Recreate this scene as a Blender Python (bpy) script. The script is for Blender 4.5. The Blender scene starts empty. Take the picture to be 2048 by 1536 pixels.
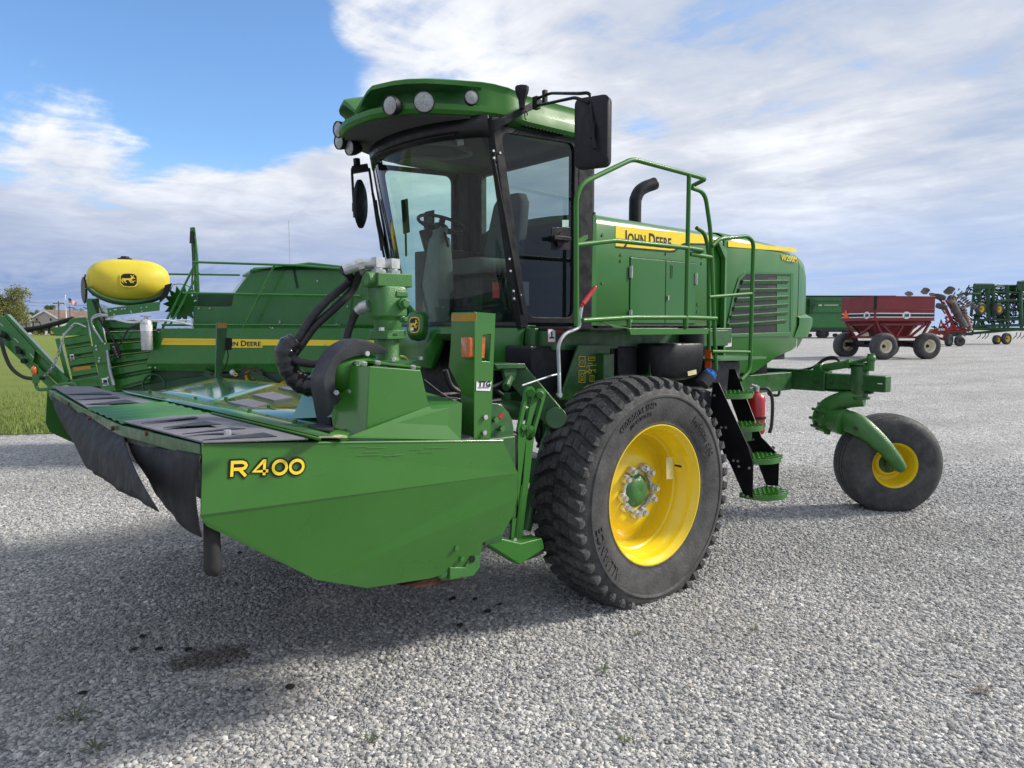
import bpy, bmesh, math, random
import numpy as np
from mathutils import Vector as V, Matrix
rnd = random.Random(11)
rad = math.radians
scene = bpy.context.scene
col = scene.collection

# ------------------------------------------------------------------ survey frame
# X runs towards the rear of the windrower, Y towards its right-hand side, Z up; metres.
FOC, HOR, EYE = 1480.0, 655.0, 1.95
PITCH = math.atan((768 - HOR) / FOC)
AZ = rad(49.953)
FWD = V((math.cos(AZ), math.sin(AZ), 0)); RGT = V((math.sin(AZ), -math.cos(AZ), 0)); UPV = V((0, 0, 1))
LOOK = FWD * math.cos(PITCH) - UPV * math.sin(PITCH); CUP = UPV * math.cos(PITCH) + FWD * math.sin(PITCH)
CAM = V((0, 0, EYE))

def q(px, py, x=None, y=None, z=None, d=None):
    """surveyed point of the photo on a known plane"""
    r = RGT * (px - 1024) + CUP * (768 - py) + LOOK * FOC
    if d is not None: t = d / r.dot(FWD)
    elif x is not None: t = (x - CAM.x) / r.x
    elif y is not None: t = (y - CAM.y) / r.y
    else: t = (z - CAM.z) / r.z
    return CAM + r * t

def qs(pts, **k): return [q(a, b, **k) for a, b in pts]

def ground_z(d):
    """the yard rises gently away from the machine"""
    P = [(0, 0), (9, 0), (14, .08), (34, .55), (60, .78), (110, .9), (300, 1.15), (900, 1.3), (4000, 1.4)]
    for (a, za), (b, zb) in zip(P, P[1:]):
        if d <= b: return za + (zb - za) * max(0, (d - a) / (b - a))
    return P[-1][1]

def sight(px): v = RGT * (px - 1024) + FWD * FOC; return v.normalized()
def gp(r, d): return RGT * r + FWD * d + UPV * ground_z(d)

# ------------------------------------------------------------------ tagging
ROOT = {}
def tag(o, label=None, cat=None, group=None, kind=None):
    if label: o['label'] = label
    if cat: o['category'] = cat
    if group: o['group'] = group
    if kind: o['kind'] = kind
    return o
def thing(name, label, cat, loc, group=None, rz=0):
    o = bpy.data.objects.new(name, None); col.objects.link(o)
    o.empty_display_size = .2
    o.location = loc; o.rotation_euler = (0, 0, rz)
    ROOT[o.name] = Matrix.Translation(V(loc)) @ Matrix.Rotation(rz, 4, 'Z')
    return tag(o, label, cat, group)
def copy_tree(o, parent=None):
    c = o.copy(); col.objects.link(c)
    if parent is not None: c.parent = parent
    for ch in list(o.children): copy_tree(ch, c)
    return c

# ------------------------------------------------------------------ mesh builder
class MB:
    ext = FWD
    def __init__(s): s.v = []; s.f = []; s.m = []; s.k = 0; s.cuts = []
    def cut(s): s.cuts.append((len(s.v), len(s.f))); return s
    def build_each(s, name, mat, parent=None, **kw):
        """one object for every piece started with cut()"""
        C = s.cuts + [(len(s.v), len(s.f))]; out = []
        for (v0, f0), (v1, f1) in zip(C, C[1:]):
            b = MB(); b.v = s.v[v0:v1]; b.f = [tuple(i - v0 for i in f) for f in s.f[f0:f1]]; b.m = s.m[f0:f1]
            if b.v: out.append(b.build(name, mat, parent, **kw))
        return out
    def add(s, vs, fs, mi=None):
        n = len(s.v); s.v += [tuple(p) for p in vs]
        s.f += [tuple(i + n for i in f) for f in fs]; s.m += [s.k if mi is None else mi] * len(fs)
        return s
    def prism(s, pts, vec):
        pts = [V(p) for p in pts]; vec = V(vec); n = len(pts)
        s.add(pts + [p + vec for p in pts],
              [tuple(range(n))[::-1], tuple(range(n, 2 * n))] + [(i, (i + 1) % n, n + (i + 1) % n, n + i) for i in range(n)])
        return s
    def bx(s, x0, x1, y0, y1, z0, z1):
        return s.prism([(x0, y0, z0), (x1, y0, z0), (x1, y1, z0), (x0, y1, z0)], (0, 0, z1 - z0))
    def ob(s, c, ax, ay, az):
        """oriented box: centre and three full edge vectors"""
        c, ax, ay, az = V(c), V(ax), V(ay), V(az)
        b = c - ax / 2 - ay / 2 - az / 2
        return s.prism([b, b + ax, b + ax + ay, b + ay], az)
    def bar(s, p0, p1, w, h, up=(0, 0, 1)):
        p0, p1 = V(p0), V(p1); t = (p1 - p0).normalized()
        side = t.cross(V(up))
        if side.length < 1e-4: side = t.cross(V((1, 0, 0)))
        side.normalize(); u = side.cross(t).normalized()
        b = p0 - side * w / 2 - u * h / 2
        return s.prism([b, b + side * w, b + side * w + u * h, b + u * h], p1 - p0)
    def tube(s, pts, r, n=10, closed=False, caps=True):
        pts = [V(p) for p in pts]; N = len(pts)
        rs = r if isinstance(r, (list, tuple)) else [r] * N
        T = []
        for i in range(N):
            a = pts[(i - 1) % N] if (closed or i > 0) else pts[i]
            b = pts[(i + 1) % N] if (closed or i < N - 1) else pts[i]
            t = (b - a); T.append(t.normalized() if t.length > 1e-9 else V((0, 0, 1)))
        u = T[0].orthogonal().normalized(); vs = []
        for i in range(N):
            if i: u = (u - T[i] * u.dot(T[i])); u = u.normalized() if u.length > 1e-6 else T[i].orthogonal().normalized()
            w = T[i].cross(u)
            for k in range(n):
                a = 2 * math.pi * k / n
                vs.append(pts[i] + (u * math.cos(a) + w * math.sin(a)) * rs[i])
        fs = []
        for i in range(N if closed else N - 1):
            j = (i + 1) % N
            for k in range(n):
                l = (k + 1) % n
                fs.append((i * n + k, i * n + l, j * n + l, j * n + k))
        if caps and not closed:
            fs.append(tuple(range(n))[::-1]); fs.append(tuple((N - 1) * n + k for k in range(n)))
        return s.add(vs, fs)
    def cyl(s, p0, p1, r, n=16, r2=None): return s.tube([p0, p1], [r, r if r2 is None else r2], n)
    def lathe(s, prof, o, ax, n=32, up=None, closed=False):
        """prof: (radius, height along axis)"""
        ax = V(ax).normalized(); o = V(o)
        u = (V(up) - ax * V(up).dot(ax)).normalized() if up is not None else ax.orthogonal().normalized(); w = ax.cross(u)
        vs = []; fs = []; P = len(prof)
        for r, h in prof:
            for k in range(n):
                a = 2 * math.pi * k / n
                vs.append(o + ax * h + (u * math.cos(a) + w * math.sin(a)) * max(r, 1e-4))
        for i in range(P if closed else P - 1):
            j = (i + 1) % P
            for k in range(n):
                l = (k + 1) % n
                fs.append((i * n + k, i * n + l, j * n + l, j * n + k))
        return s.add(vs, fs)
    def ball(s, c, r, n=14, sc=(1, 1, 1), axes=None):
        c = V(c); m = n // 2; vs = []; fs = []
        A = axes or (V((1, 0, 0)), V((0, 1, 0)), V((0, 0, 1)))
        for i in range(m + 1):
            t = math.pi * i / m
            for k in range(n):
                a = 2 * math.pi * k / n
                vs.append(c + A[0] * (r * sc[0] * math.sin(t) * math.cos(a)) + A[1] * (r * sc[1] * math.sin(t) * math.sin(a)) + A[2] * (r * sc[2] * math.cos(t)))
        for i in range(m):
            for k in range(n):
                l = (k + 1) % n
                fs.append((i * n + k, (i + 1) * n + k, (i + 1) * n + l, i * n + l))
        return s.add(vs, fs)
    def grid(s, rows, closed=False):
        """loft between rows of points"""
        n = len(rows[0]); vs = [p for r in rows for p in r]; fs = []
        for i in range(len(rows) - 1):
            for k in range(n if closed else n - 1):
                l = (k + 1) % n
                fs.append((i * n + k, i * n + l, (i + 1) * n + l, (i + 1) * n + k))
        return s.add(vs, fs)
    def solid(s, rows, cap=True):
        """closed-section loft with end caps"""
        n = len(rows[0]); s.grid(rows, True)
        b = len(s.v) - n * len(rows)
        if cap:
            s.f.append(tuple(b + k for k in range(n))[::-1]); s.m.append(s.k)
            s.f.append(tuple(b + (len(rows) - 1) * n + k for k in range(n))); s.m.append(s.k)
        return s
    def sheet(s, pts, t, n=None):
        """flat plate: polygon given a thickness along its normal n"""
        pts = [V(p) for p in pts]
        if n is None:
            n = V((0, 0, 0))
            for a, b in zip(pts, pts[1:] + pts[:1]): n += a.cross(b)
        return s.prism(pts, V(n).normalized() * t)
    def pd(s, pts, d, th):
        """outline at camera-free depth d, extruded backwards by th"""
        return s.prism(qs(pts, d=d), MB.ext * th)
    def td(s, pts, d, w, n=8):
        """round bar of width w (metres) at depth d"""
        return s.tube(qs(pts, d=d), w / 2, n)
    def build(s, name, mat, parent=None, bevel=0, smooth=38, seg=2, solidify=0, recalc=True, off=1):
        me = bpy.data.meshes.new(name)
        vs = s.v
        if parent is not None:
            M = ROOT[parent.name]; Mi = M.inverted(); vs = [tuple(Mi @ V(p)) for p in vs]
        me.from_pydata(vs, [], s.f)
        mats = mat if isinstance(mat, (list, tuple)) else [mat]
        for m in mats: me.materials.append(m)
        if len(mats) > 1: me.polygons.foreach_set('material_index', s.m)
        if recalc:
            bm = bmesh.new(); bm.from_mesh(me); bmesh.ops.recalc_face_normals(bm, faces=bm.faces); bm.to_mesh(me); bm.free()
        me.polygons.foreach_set('use_smooth', [smooth > 0] * len(me.polygons))
        me.update()
        if smooth > 0: me.set_sharp_from_angle(angle=rad(smooth))
        o = bpy.data.objects.new(name, me); col.objects.link(o)
        if parent is not None:
            o.parent = parent; ROOT[o.name] = ROOT[parent.name]
        if solidify:
            m = o.modifiers.new('thickness', 'SOLIDIFY'); m.thickness = solidify; m.offset = off
        if bevel:
            m = o.modifiers.new('edge', 'BEVEL'); m.width = bevel; m.segments = seg; m.limit_method = 'ANGLE'; m.angle_limit = rad(35)
            m.harden_normals = True
        return o

def rounded(pts, r, n=5, closed=False):
    """polyline with its corners rounded"""
    pts = [V(p) for p in pts]; out = []; N = len(pts)
    for i in range(N):
        if not closed and i in (0, N - 1): out.append(pts[i]); continue
        a, b, c = pts[i - 1], pts[i], pts[(i + 1) % N]
        rr = r[i] if isinstance(r, (list, tuple)) else r
        l = min(rr, (a - b).length * .48, (c - b).length * .48)
        p0 = b + (a - b).normalized() * l; p2 = b + (c - b).normalized() * l
        for k in range(n + 1):
            t = k / n
            out.append(p0 * (1 - t) ** 2 + b * 2 * t * (1 - t) + p2 * t * t)
    return out
def spline(pts, n=6):
    """Catmull-Rom"""
    pts = [V(p) for p in pts]; out = []
    P = [pts[0] * 2 - pts[1]] + pts + [pts[-1] * 2 - pts[-2]]
    for i in range(1, len(P) - 2):
        a, b, c, d = P[i - 1:i + 3]
        for k in range(n):
            t = k / n
            out.append(.5 * ((2 * b) + (c - a) * t + (2 * a - 5 * b + 4 * c - d) * t * t + (3 * b - a - 3 * c + d) * t ** 3))
    out.append(pts[-1]); return out

def text_mesh(s, bold=0.0, extrude=.004, sx=1, space=1.0):
    """returns verts (x, y, z), faces of a line of lettering, cap height 1, starting at x=0"""
    cu = bpy.data.curves.new('lettering', 'FONT'); cu.body = s; cu.size = 1.37; cu.offset = bold; cu.extrude = extrude
    cu.space_character = space; cu.resolution_u = 3
    o = bpy.data.objects.new('lettering', cu); col.objects.link(o)
    dg = bpy.context.evaluated_depsgraph_get(); dg.update()
    me = bpy.data.meshes.new_from_object(o.evaluated_get(dg))
    vs = [(v.co.x * sx, v.co.y, v.co.z) for v in me.vertices]; fs = [tuple(p.vertices) for p in me.polygons]
    bpy.data.objects.remove(o); bpy.data.curves.remove(cu); bpy.data.meshes.remove(me)
    if vs:
        x0 = min(v[0] for v in vs); vs = [(v[0] - x0, v[1], v[2]) for v in vs]
    return vs, fs
def text_on(mb, s, org, ux, uy, width=None, height=None, bold=0, depth=.003, space=1.0, lift=0):
    """letters on a plane: org = lower left, ux/uy directions"""
    vs, fs = text_mesh(s, bold, .5, space=space)
    ux = V(ux).normalized(); uy = V(uy).normalized(); n = ux.cross(uy)
    w = max(v[0] for v in vs)
    sy = height; sx = (width / w) if width else sy
    mb.add([V(org) + ux * v[0] * sx + uy * v[1] * sy + n * (lift + (v[2] + .5) * depth) for v in vs], fs)
    return mb
# ------------------------------------------------------------------ materials
class NT:
    def __init__(s, tree): s.t = tree
    def n(s, typ, **kw):
        nd = s.t.nodes.new(typ)
        for k, v in kw.items():
            if k.startswith('i_'):
                key = k[2:]
                sk = nd.inputs[int(key)] if key.isdigit() else nd.inputs[key.replace('_', ' ')]
                if isinstance(v, bpy.types.NodeSocket): s.t.links.new(v, sk)
                else: sk.default_value = v
            else: setattr(nd, k, v)
        return nd
    def l(s, a, b): s.t.links.new(a, b)
    def math(s, op, a, b=None, c=None, clamp=False):
        nd = s.n('ShaderNodeMath', operation=op, use_clamp=clamp)
        for i, v in enumerate((a, b, c)):
            if v is None: continue
            if isinstance(v, bpy.types.NodeSocket): s.l(v, nd.inputs[i])
            else: nd.inputs[i].default_value = v
        return nd.outputs[0]
    def smooth(s, v, a, b, lo=0.0, hi=1.0):
        nd = s.n('ShaderNodeMapRange', interpolation_type='SMOOTHSTEP')
        s.l(v, nd.inputs[0]); nd.inputs[1].default_value = a; nd.inputs[2].default_value = b; nd.inputs[3].default_value = lo; nd.inputs[4].default_value = hi
        return nd.outputs[0]
    def mix(s, f, a, b, typ='MIX'):
        nd = s.n('ShaderNodeMix', data_type='RGBA', blend_type=typ)
        for i, v in ((0, f), (6, a), (7, b)):
            if isinstance(v, bpy.types.NodeSocket): s.l(v, nd.inputs[i])
            else: nd.inputs[i].default_value = v if i == 0 else (*v, 1)[:4]
        return nd.outputs[2]
    def noise(s, vec, scale, detail=3, rough=.5, dist=0.0):
        nd = s.n('ShaderNodeTexNoise')
        if vec is not None: s.l(vec, nd.inputs['Vector'])
        nd.inputs['Scale'].default_value = scale; nd.inputs['Detail'].default_value = detail; nd.inputs['Roughness'].default_value = rough; nd.inputs['Distortion'].default_value = dist
        return nd.outputs[0]
def mat_base(name):
    m = bpy.data.materials.new(name); m.use_nodes = True; m.node_tree.nodes.clear()
    t = NT(m.node_tree); out = t.n('ShaderNodeOutputMaterial'); b = t.n('ShaderNodeBsdfPrincipled'); t.l(b.outputs[0], out.inputs[0])
    return m, t, b, out
def mat(name, c, rough=.5, metal=0, coat=0, var=.12, scale=6, bump=0, bscale=30, spec=.5, rvar=.1, crough=.09, dust=0, dustc=(.3, .28, .25)):
    m, t, b, out = mat_base(name)
    co = t.n('ShaderNodeTexCoord').outputs['Object']
    nz = t.noise(co, scale, 4, .6)
    f = t.smooth(nz, .3, .7)
    lo = tuple(x * (1 - var) for x in c); hi = tuple(min(1, x * (1 + var)) for x in c)
    colr = t.mix(f, lo, hi)
    if dust:
        nd = t.noise(co, 3.1, 6, .7)
        colr = t.mix(t.math('MULTIPLY', t.smooth(nd, .42, .72), dust), colr, dustc)
    t.l(colr, b.inputs['Base Color'])
    rr = t.smooth(t.noise(co, scale * 2.3, 3), .3, .7, max(.02, rough - rvar), min(1, rough + rvar))
    t.l(rr, b.inputs['Roughness'])
    b.inputs['Metallic'].default_value = metal; b.inputs['Coat Weight'].default_value = coat; b.inputs['Coat Roughness'].default_value = crough
    b.inputs['Specular IOR Level'].default_value = spec
    if bump:
        bp = t.n('ShaderNodeBump', i_Strength=bump, i_Distance=.01); t.l(t.noise(co, bscale, 3), bp.inputs['Height']); t.l(bp.outputs[0], b.inputs['Normal'])
        if coat: t.l(bp.outputs[0], b.inputs['Coat Normal'])
    return m
GREEN = (.034, .155, .016)
M = {}
M['green'] = mat('green_machine_paint', GREEN, .3, coat=.5, dust=.05, dustc=(.12, .2, .11), var=.06, scale=1.5, bump=.07, bscale=3, rvar=.05)
M['green_rail'] = mat('satin_green_paint', (.03, .15, .016), .5, coat=.08, spec=.35, var=.06, scale=2, bump=.05, bscale=6, rvar=.05)
M['green_flap'] = mat('reflective_green_flap_paint', (.02, .13, .014), .2, coat=1.0, var=.04, scale=1.2, bump=.04, bscale=4, rvar=.04)
M['green_gloss'] = mat('glossy_green_hood_paint', (.022, .14, .014), .34, coat=.4, var=.05, scale=1.2, bump=.05, bscale=4, rvar=.05, crough=.2)
M['green_frame'] = mat('green_chassis_paint', (.017, .095, .018), .4, coat=.15, var=.15, scale=8, bump=.1, bscale=14, dust=.10)
M['green_cast'] = mat('green_casting_paint', (.04, .16, .03), .42, coat=.2, var=.12, scale=9, bump=.3, bscale=160)
M['green_baler'] = mat('green_baler_paint', (.024, .165, .018), .33, coat=.4, var=.08, scale=2, bump=.06, bscale=4, dust=.04)
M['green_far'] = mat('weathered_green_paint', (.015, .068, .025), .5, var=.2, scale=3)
M['yellow'] = mat('yellow_wheel_paint', (.82, .60, .008), .32, coat=.4, dust=.10, dustc=(.45, .34, .08), var=.05, scale=3, bump=.05, bscale=6, rvar=.06)
M['yellow_tank'] = mat('yellow_tank_plastic', (.64, .52, .035), .5, var=.06, scale=3, bump=.1, bscale=8)
M['yellow_decal'] = mat('yellow_decal', (.88, .66, .03), .35, var=.02)
M['black'] = mat('black_paint', (.006, .006, .008), .42, coat=0, spec=.3, var=.2, bump=.05, bscale=20)
M['black_plastic'] = mat('black_plastic', (.010, .011, .014), .5, spec=.3, var=.15, scale=9, bump=.06, bscale=40, dust=.03, dustc=(.1, .1, .1))
M['dark_plastic'] = mat('dark_grey_plastic', (.03, .031, .037), .5, var=.15, scale=9, bump=.15, bscale=90, dust=.06)
M['rubber'] = mat('hose_rubber', (.014, .014, .016), .55, var=.3, scale=20, bump=.2, bscale=70, dust=.08)
M['mat_rubber'] = mat('rubber_deck_flap', (.16, .158, .18), .75, var=.12, scale=16, bump=.25, bscale=200, dust=.2, dustc=(.14, .13, .13))
M['curtain'] = mat('rubber_curtain', (.022, .022, .024), .7, var=.2, scale=5, bump=.12, bscale=9, spec=.3, dust=.3, dustc=(.07, .062, .05))
M['tyre'] = mat('tyre_rubber', (.046, .046, .047), .75, var=.25, scale=9, bump=.35, bscale=60, dust=.5, dustc=(.13, .126, .12))
M['tread'] = mat('tread_rubber', (.042, .042, .045), .78, var=.5, scale=40, bump=.7, bscale=75, dust=.5, dustc=(.17, .165, .16))
M['steel'] = mat('zinc_plated_steel', (.50, .51, .51), .45, metal=.6, var=.15, scale=30)
M['grey_steel'] = mat('grey_galvanised_tube', (.42, .45, .46), .38, metal=.6, var=.12, scale=12)
M['rust'] = mat('rusty_steel', (.11, .045, .025), .8, var=.5, scale=20, bump=.4, bscale=60)
M['white'] = mat('white_sticker', (.75, .76, .77), .5, var=.04)
M['ink'] = mat('black_ink', (.006, .006, .007), .45, var=.02)
M['red'] = mat('red_paint', (.42, .012, .016), .3, coat=.5, var=.05)
M['red_sticker'] = mat('red_sticker', (.4, .03, .03), .5, var=.05)
M['wagon_red'] = mat('faded_red_wagon_paint', (.20, .02, .024), .5, var=.12, scale=1.1, dust=.18, dustc=(.2, .06, .055))
M['disk_red'] = mat('red_implement_paint', (.26, .015, .015), .45, var=.2, scale=3)
M['cream'] = mat('cream_rim_paint', (.72, .66, .5), .45, var=.08)
M['orange'] = mat('orange_reflector', (.9, .13, .01), .4, var=.03)
M['gold'] = mat('gold_reflective_tape', (.42, .23, .02), .3, var=.06, scale=20)
M['blue_cap'] = mat('blue_filler_cap', (.03, .17, .55), .4, var=.06)
M['seat'] = mat('grey_seat_fabric', (.12, .13, .13), .9, var=.5, scale=260, bump=.5, bscale=300)
M['cab_grey'] = mat('grey_cab_plastic', (.16, .17, .165), .6, var=.08, scale=8)
M['cab_dark'] = mat('dark_cab_trim', (.035, .037, .04), .7, var=.15, scale=8)
M['headliner'] = mat('cab_headliner', (.045, .05, .045), .9, var=.15, scale=60)
M['wrap'] = mat('shiny_black_wrap', (.02, .02, .022), .16, var=.2, bump=1.0, bscale=16)
M['tape'] = mat('light_yellow_green_wire', (.5, .55, .1), .5)
M['siding'] = mat('beige_house_siding', (.36, .33, .29), .8, var=.06, scale=.6)
M['roofing'] = mat('brown_roof_shingles', (.16, .115, .095), .9, var=.25, scale=.8)
M['grey_roof'] = mat('grey_barn_roof', (.32, .32, .33), .7, var=.1)
M['timber'] = mat('weathered_pole_timber', (.16, .13, .11), .9, var=.25, scale=4)
M['bark'] = mat('tree_bark', (.08, .062, .045), .95, var=.3, scale=4)
M['disc_steel'] = mat('dull_disc_steel', (.20, .19, .18), .5, metal=.4, var=.3, scale=5)
M['flag_red'] = mat('flag_red_cloth', (.4, .03, .04), .8); M['flag_blue'] = mat('flag_blue_cloth', (.03, .04, .14), .8)
M['mesh_steel'] = mat('pale_green_tread_plate', (.05, .16, .06), .5, var=.4, scale=120, bump=.8, bscale=120)

def mat_glass(name, tint, gloss=.9):
    m, t, b, out = mat_base(name); t.t.nodes.remove(b)
    tr = t.n('ShaderNodeBsdfTransparent'); tr.inputs[0].default_value = (*tint, 1)
    gl = t.n('ShaderNodeBsdfGlossy'); gl.inputs['Roughness'].default_value = .02; gl.inputs[0].default_value = (gloss, gloss, gloss, 1)
    ge = t.n('ShaderNodeNewGeometry'); dt = t.n('ShaderNodeVectorMath', operation='DOT_PRODUCT'); t.l(ge.outputs['Normal'], dt.inputs[0]); t.l(ge.outputs['Incoming'], dt.inputs[1])
    fr = t.math('ADD', .045, t.math('MULTIPLY', t.math('POWER', t.math('SUBTRACT', 1.0, t.math('ABSOLUTE', dt.outputs['Value']), clamp=True), 4.5), .93), clamp=True)
    co = t.n('ShaderNodeTexCoord').outputs['Object']
    bp = t.n('ShaderNodeBump', i_Strength=.04, i_Distance=.01); t.l(t.noise(co, 2.2, 2), bp.inputs['Height'])
    t.l(bp.outputs[0], gl.inputs['Normal'])
    mx = t.n('ShaderNodeMixShader'); t.l(fr, mx.inputs[0]); t.l(tr.outputs[0], mx.inputs[1]); t.l(gl.outputs[0], mx.inputs[2]); t.l(mx.outputs[0], out.inputs[0])
    return m
M['glass'] = mat_glass('green_tinted_glass', (.70, .86, .80))
M['door_glass'] = mat_glass('smoked_door_glass', (.42, .47, .50))
def mat_lens(name, c, rough=.15):
    m, t, b, out = mat_base(name)
    co = t.n('ShaderNodeTexCoord').outputs['Object']
    vo = t.n('ShaderNodeTexVoronoi', i_Scale=90.0); t.l(co, vo.inputs['Vector'])
    t.l(t.mix(vo.outputs['Distance'], c, tuple(x * .55 for x in c)), b.inputs['Base Color'])
    b.inputs['Roughness'].default_value = rough; b.inputs['Coat Weight'].default_value = 1; b.inputs['Coat Roughness'].default_value = .03
    bp = t.n('ShaderNodeBump', i_Strength=.5, i_Distance=.004); t.l(vo.outputs['Distance'], bp.inputs['Height']); t.l(bp.outputs[0], b.inputs['Normal'])
    return m
M['amber'] = mat_lens('amber_lens', (.75, .16, .01)); M['lamp'] = mat_lens('clear_lamp_lens', (.40, .41, .41), .12)

# ------------------------------------------------------------------ sky and light
world = bpy.data.worlds.new('World'); scene.world = world; world.use_nodes = True
SUN = V((1.0, -.55, .8)).normalized()
t = NT(world.node_tree); t.t.nodes.clear()
wo = t.n('ShaderNodeOutputWorld'); bg = t.n('ShaderNodeBackground'); t.l(bg.outputs[0], wo.inputs[0])
SKY = .085
sky = t.n('ShaderNodeTexSky', sky_type='NISHITA', sun_disc=False, sun_elevation=math.asin(SUN.z), sun_rotation=math.atan2(SUN.x, SUN.y), ozone_density=2.2, dust_density=.4)
dirv = t.n('ShaderNodeTexCoord').outputs['Generated']
nrm = t.n('ShaderNodeVectorMath', operation='NORMALIZE'); t.l(dirv, nrm.inputs[0]); dirv = nrm.outputs[0]
sp = t.n('ShaderNodeSeparateXYZ'); t.l(dirv, sp.inputs[0]); dz = t.math('MAXIMUM', sp.outputs[2], 0.0)
# clouds lie on a flat deck: project the direction on it
den = t.math('ADD', dz, .09)
cx = t.n('ShaderNodeCombineXYZ'); t.l(t.math('DIVIDE', sp.outputs[0], den), cx.inputs[0]); t.l(t.math('DIVIDE', sp.outputs[1], den), cx.inputs[1])
deck = cx.outputs[0]
def blob(px, py, r0, r1):
    d = (q(px, py, d=1.0) - CAM).normalized()
    dt = t.n('ShaderNodeVectorMath', operation='DOT_PRODUCT'); t.l(dirv, dt.inputs[0]); dt.inputs[1].default_value = d
    ang = t.math('ARCCOSINE', t.math('MINIMUM', dt.outputs['Value'], .99999))
    return t.smooth(ang, rad(r0), rad(r1), 1.0, 0.0)
n_big = t.noise(deck, .9, 7, .58, .3)
n_fine = t.noise(deck, 3.2, 7, .6, .4)
st = t.n('ShaderNodeMapping'); t.l(deck, st.inputs[0]); st.inputs['Rotation'].default_value = (0, 0, AZ); st.inputs['Scale'].default_value = (1.6, .5, 1)
n_str = t.noise(st.outputs[0], 1.6, 6, .6, .5)
hole = t.math('MAXIMUM', t.math('MAXIMUM', blob(140, 60, 8, 15), blob(430, 130, 6, 10.5)), t.math('MAXIMUM', t.math('MAXIMUM', blob(600, 190, 1, 6.5), blob(90, 175, 5, 10)), blob(-600, -350, 14, 26)))
hole2 = t.math('MULTIPLY', blob(1290, 270, .3, 3.2), .30)
jag = t.math('ADD', t.math('ADD', t.math('MULTIPLY', t.math('SUBTRACT', n_fine, .5), 1.7), t.math('MULTIPLY', t.math('SUBTRACT', n_big, .5), 1.1)), t.math('MULTIPLY', t.math('SUBTRACT', n_str, .5), 1.5))
cov = t.math('SUBTRACT', t.math('ADD', .95, jag), t.math('MULTIPLY', t.math('ADD', hole, hole2), 1.55))
cov = t.math('ADD', cov, t.smooth(dz, .17, .262, 1.0, 0.0))
wisp = t.math('MULTIPLY', t.math('MAXIMUM', blob(60, 150, 1.5, 6), blob(140, 230, 1.5, 6)), .75)
cov = t.smooth(t.math('ADD', cov, wisp), .12, .86)
# brightness of the cloud deck
br = t.math('ADD', t.math('MULTIPLY', t.math('SUBTRACT', n_fine, .5), .75), t.math('MULTIPLY', t.math('SUBTRACT', n_big, .5), .9))
br = t.math('ADD', br, t.math('MULTIPLY', t.math('SUBTRACT', n_str, .5), .9))
br = t.math('ADD', br, .44)
lit = t.math('ADD', t.math('MULTIPLY', blob(860, 90, 2, 13), .34), t.math('MULTIPLY', blob(1640, 340, 2, 11), .30))
lit = t.math('ADD', lit, t.math('MULTIPLY', blob(280, 320, 2, 13), .2))
dim = t.math('ADD', t.math('MULTIPLY', blob(1850, 200, 3, 17), .16), t.math('MULTIPLY', blob(1450, 150, 2, 12), .10))
br = t.math('SUBTRACT', t.math('ADD', br, lit), dim)
cr = t.n('ShaderNodeValToRGB'); t.l(br, cr.inputs[0])
e = cr.color_ramp.elements
e[0].position = .12; e[0].color = (.34, .41, .54, 1); e[1].position = 1.0; e[1].color = (.90, .90, .91, 1)
x = e.new(.45); x.color = (.50, .53, .60, 1); x = e.new(.72); x.color = (.68, .70, .74, 1)
# dull blue band of far cloud above the horizon
band = t.smooth(dz, .02, .22, 1.0, 0.0)
side = t.n('ShaderNodeVectorMath', operation='DOT_PRODUCT'); t.l(dirv, side.inputs[0]); side.inputs[1].default_value = RGT
bandc = t.mix(t.smooth(side.outputs['Value'], -.5, .5), (.20, .275, .46), (.31, .42, .64))
bandf = t.math('MULTIPLY', band, t.math('ADD', .92, t.math('MULTIPLY', t.math('SUBTRACT', n_str, .5), 1.6)), clamp=True)
cloud = t.mix(bandf, cr.outputs[0], bandc)
skyc = t.mix(1.0, sky.outputs[0], (SKY * 1.22, SKY * 1.5, SKY * 1.78), 'MULTIPLY')
final = t.mix(t.math('MAXIMUM', cov, t.math('MULTIPLY', band, .9)), skyc, cloud)
# ground half of the sphere
low = t.smooth(sp.outputs[2], -.04, -.005, 1.0, 0.0)
t.l(t.mix(low, final, (.20, .20, .19)), bg.inputs[0])
bg.inputs[1].default_value = .95
sun = bpy.data.lights.new('sun', 'SUN'); sun.energy = 3.3; sun.angle = rad(10); sun.color = (1, .935, .83)
so = bpy.data.objects.new('sun', sun); col.objects.link(so); so.rotation_euler = SUN.to_track_quat('Z', 'Y').to_euler(); so.location = (10, -6, 12)

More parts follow.
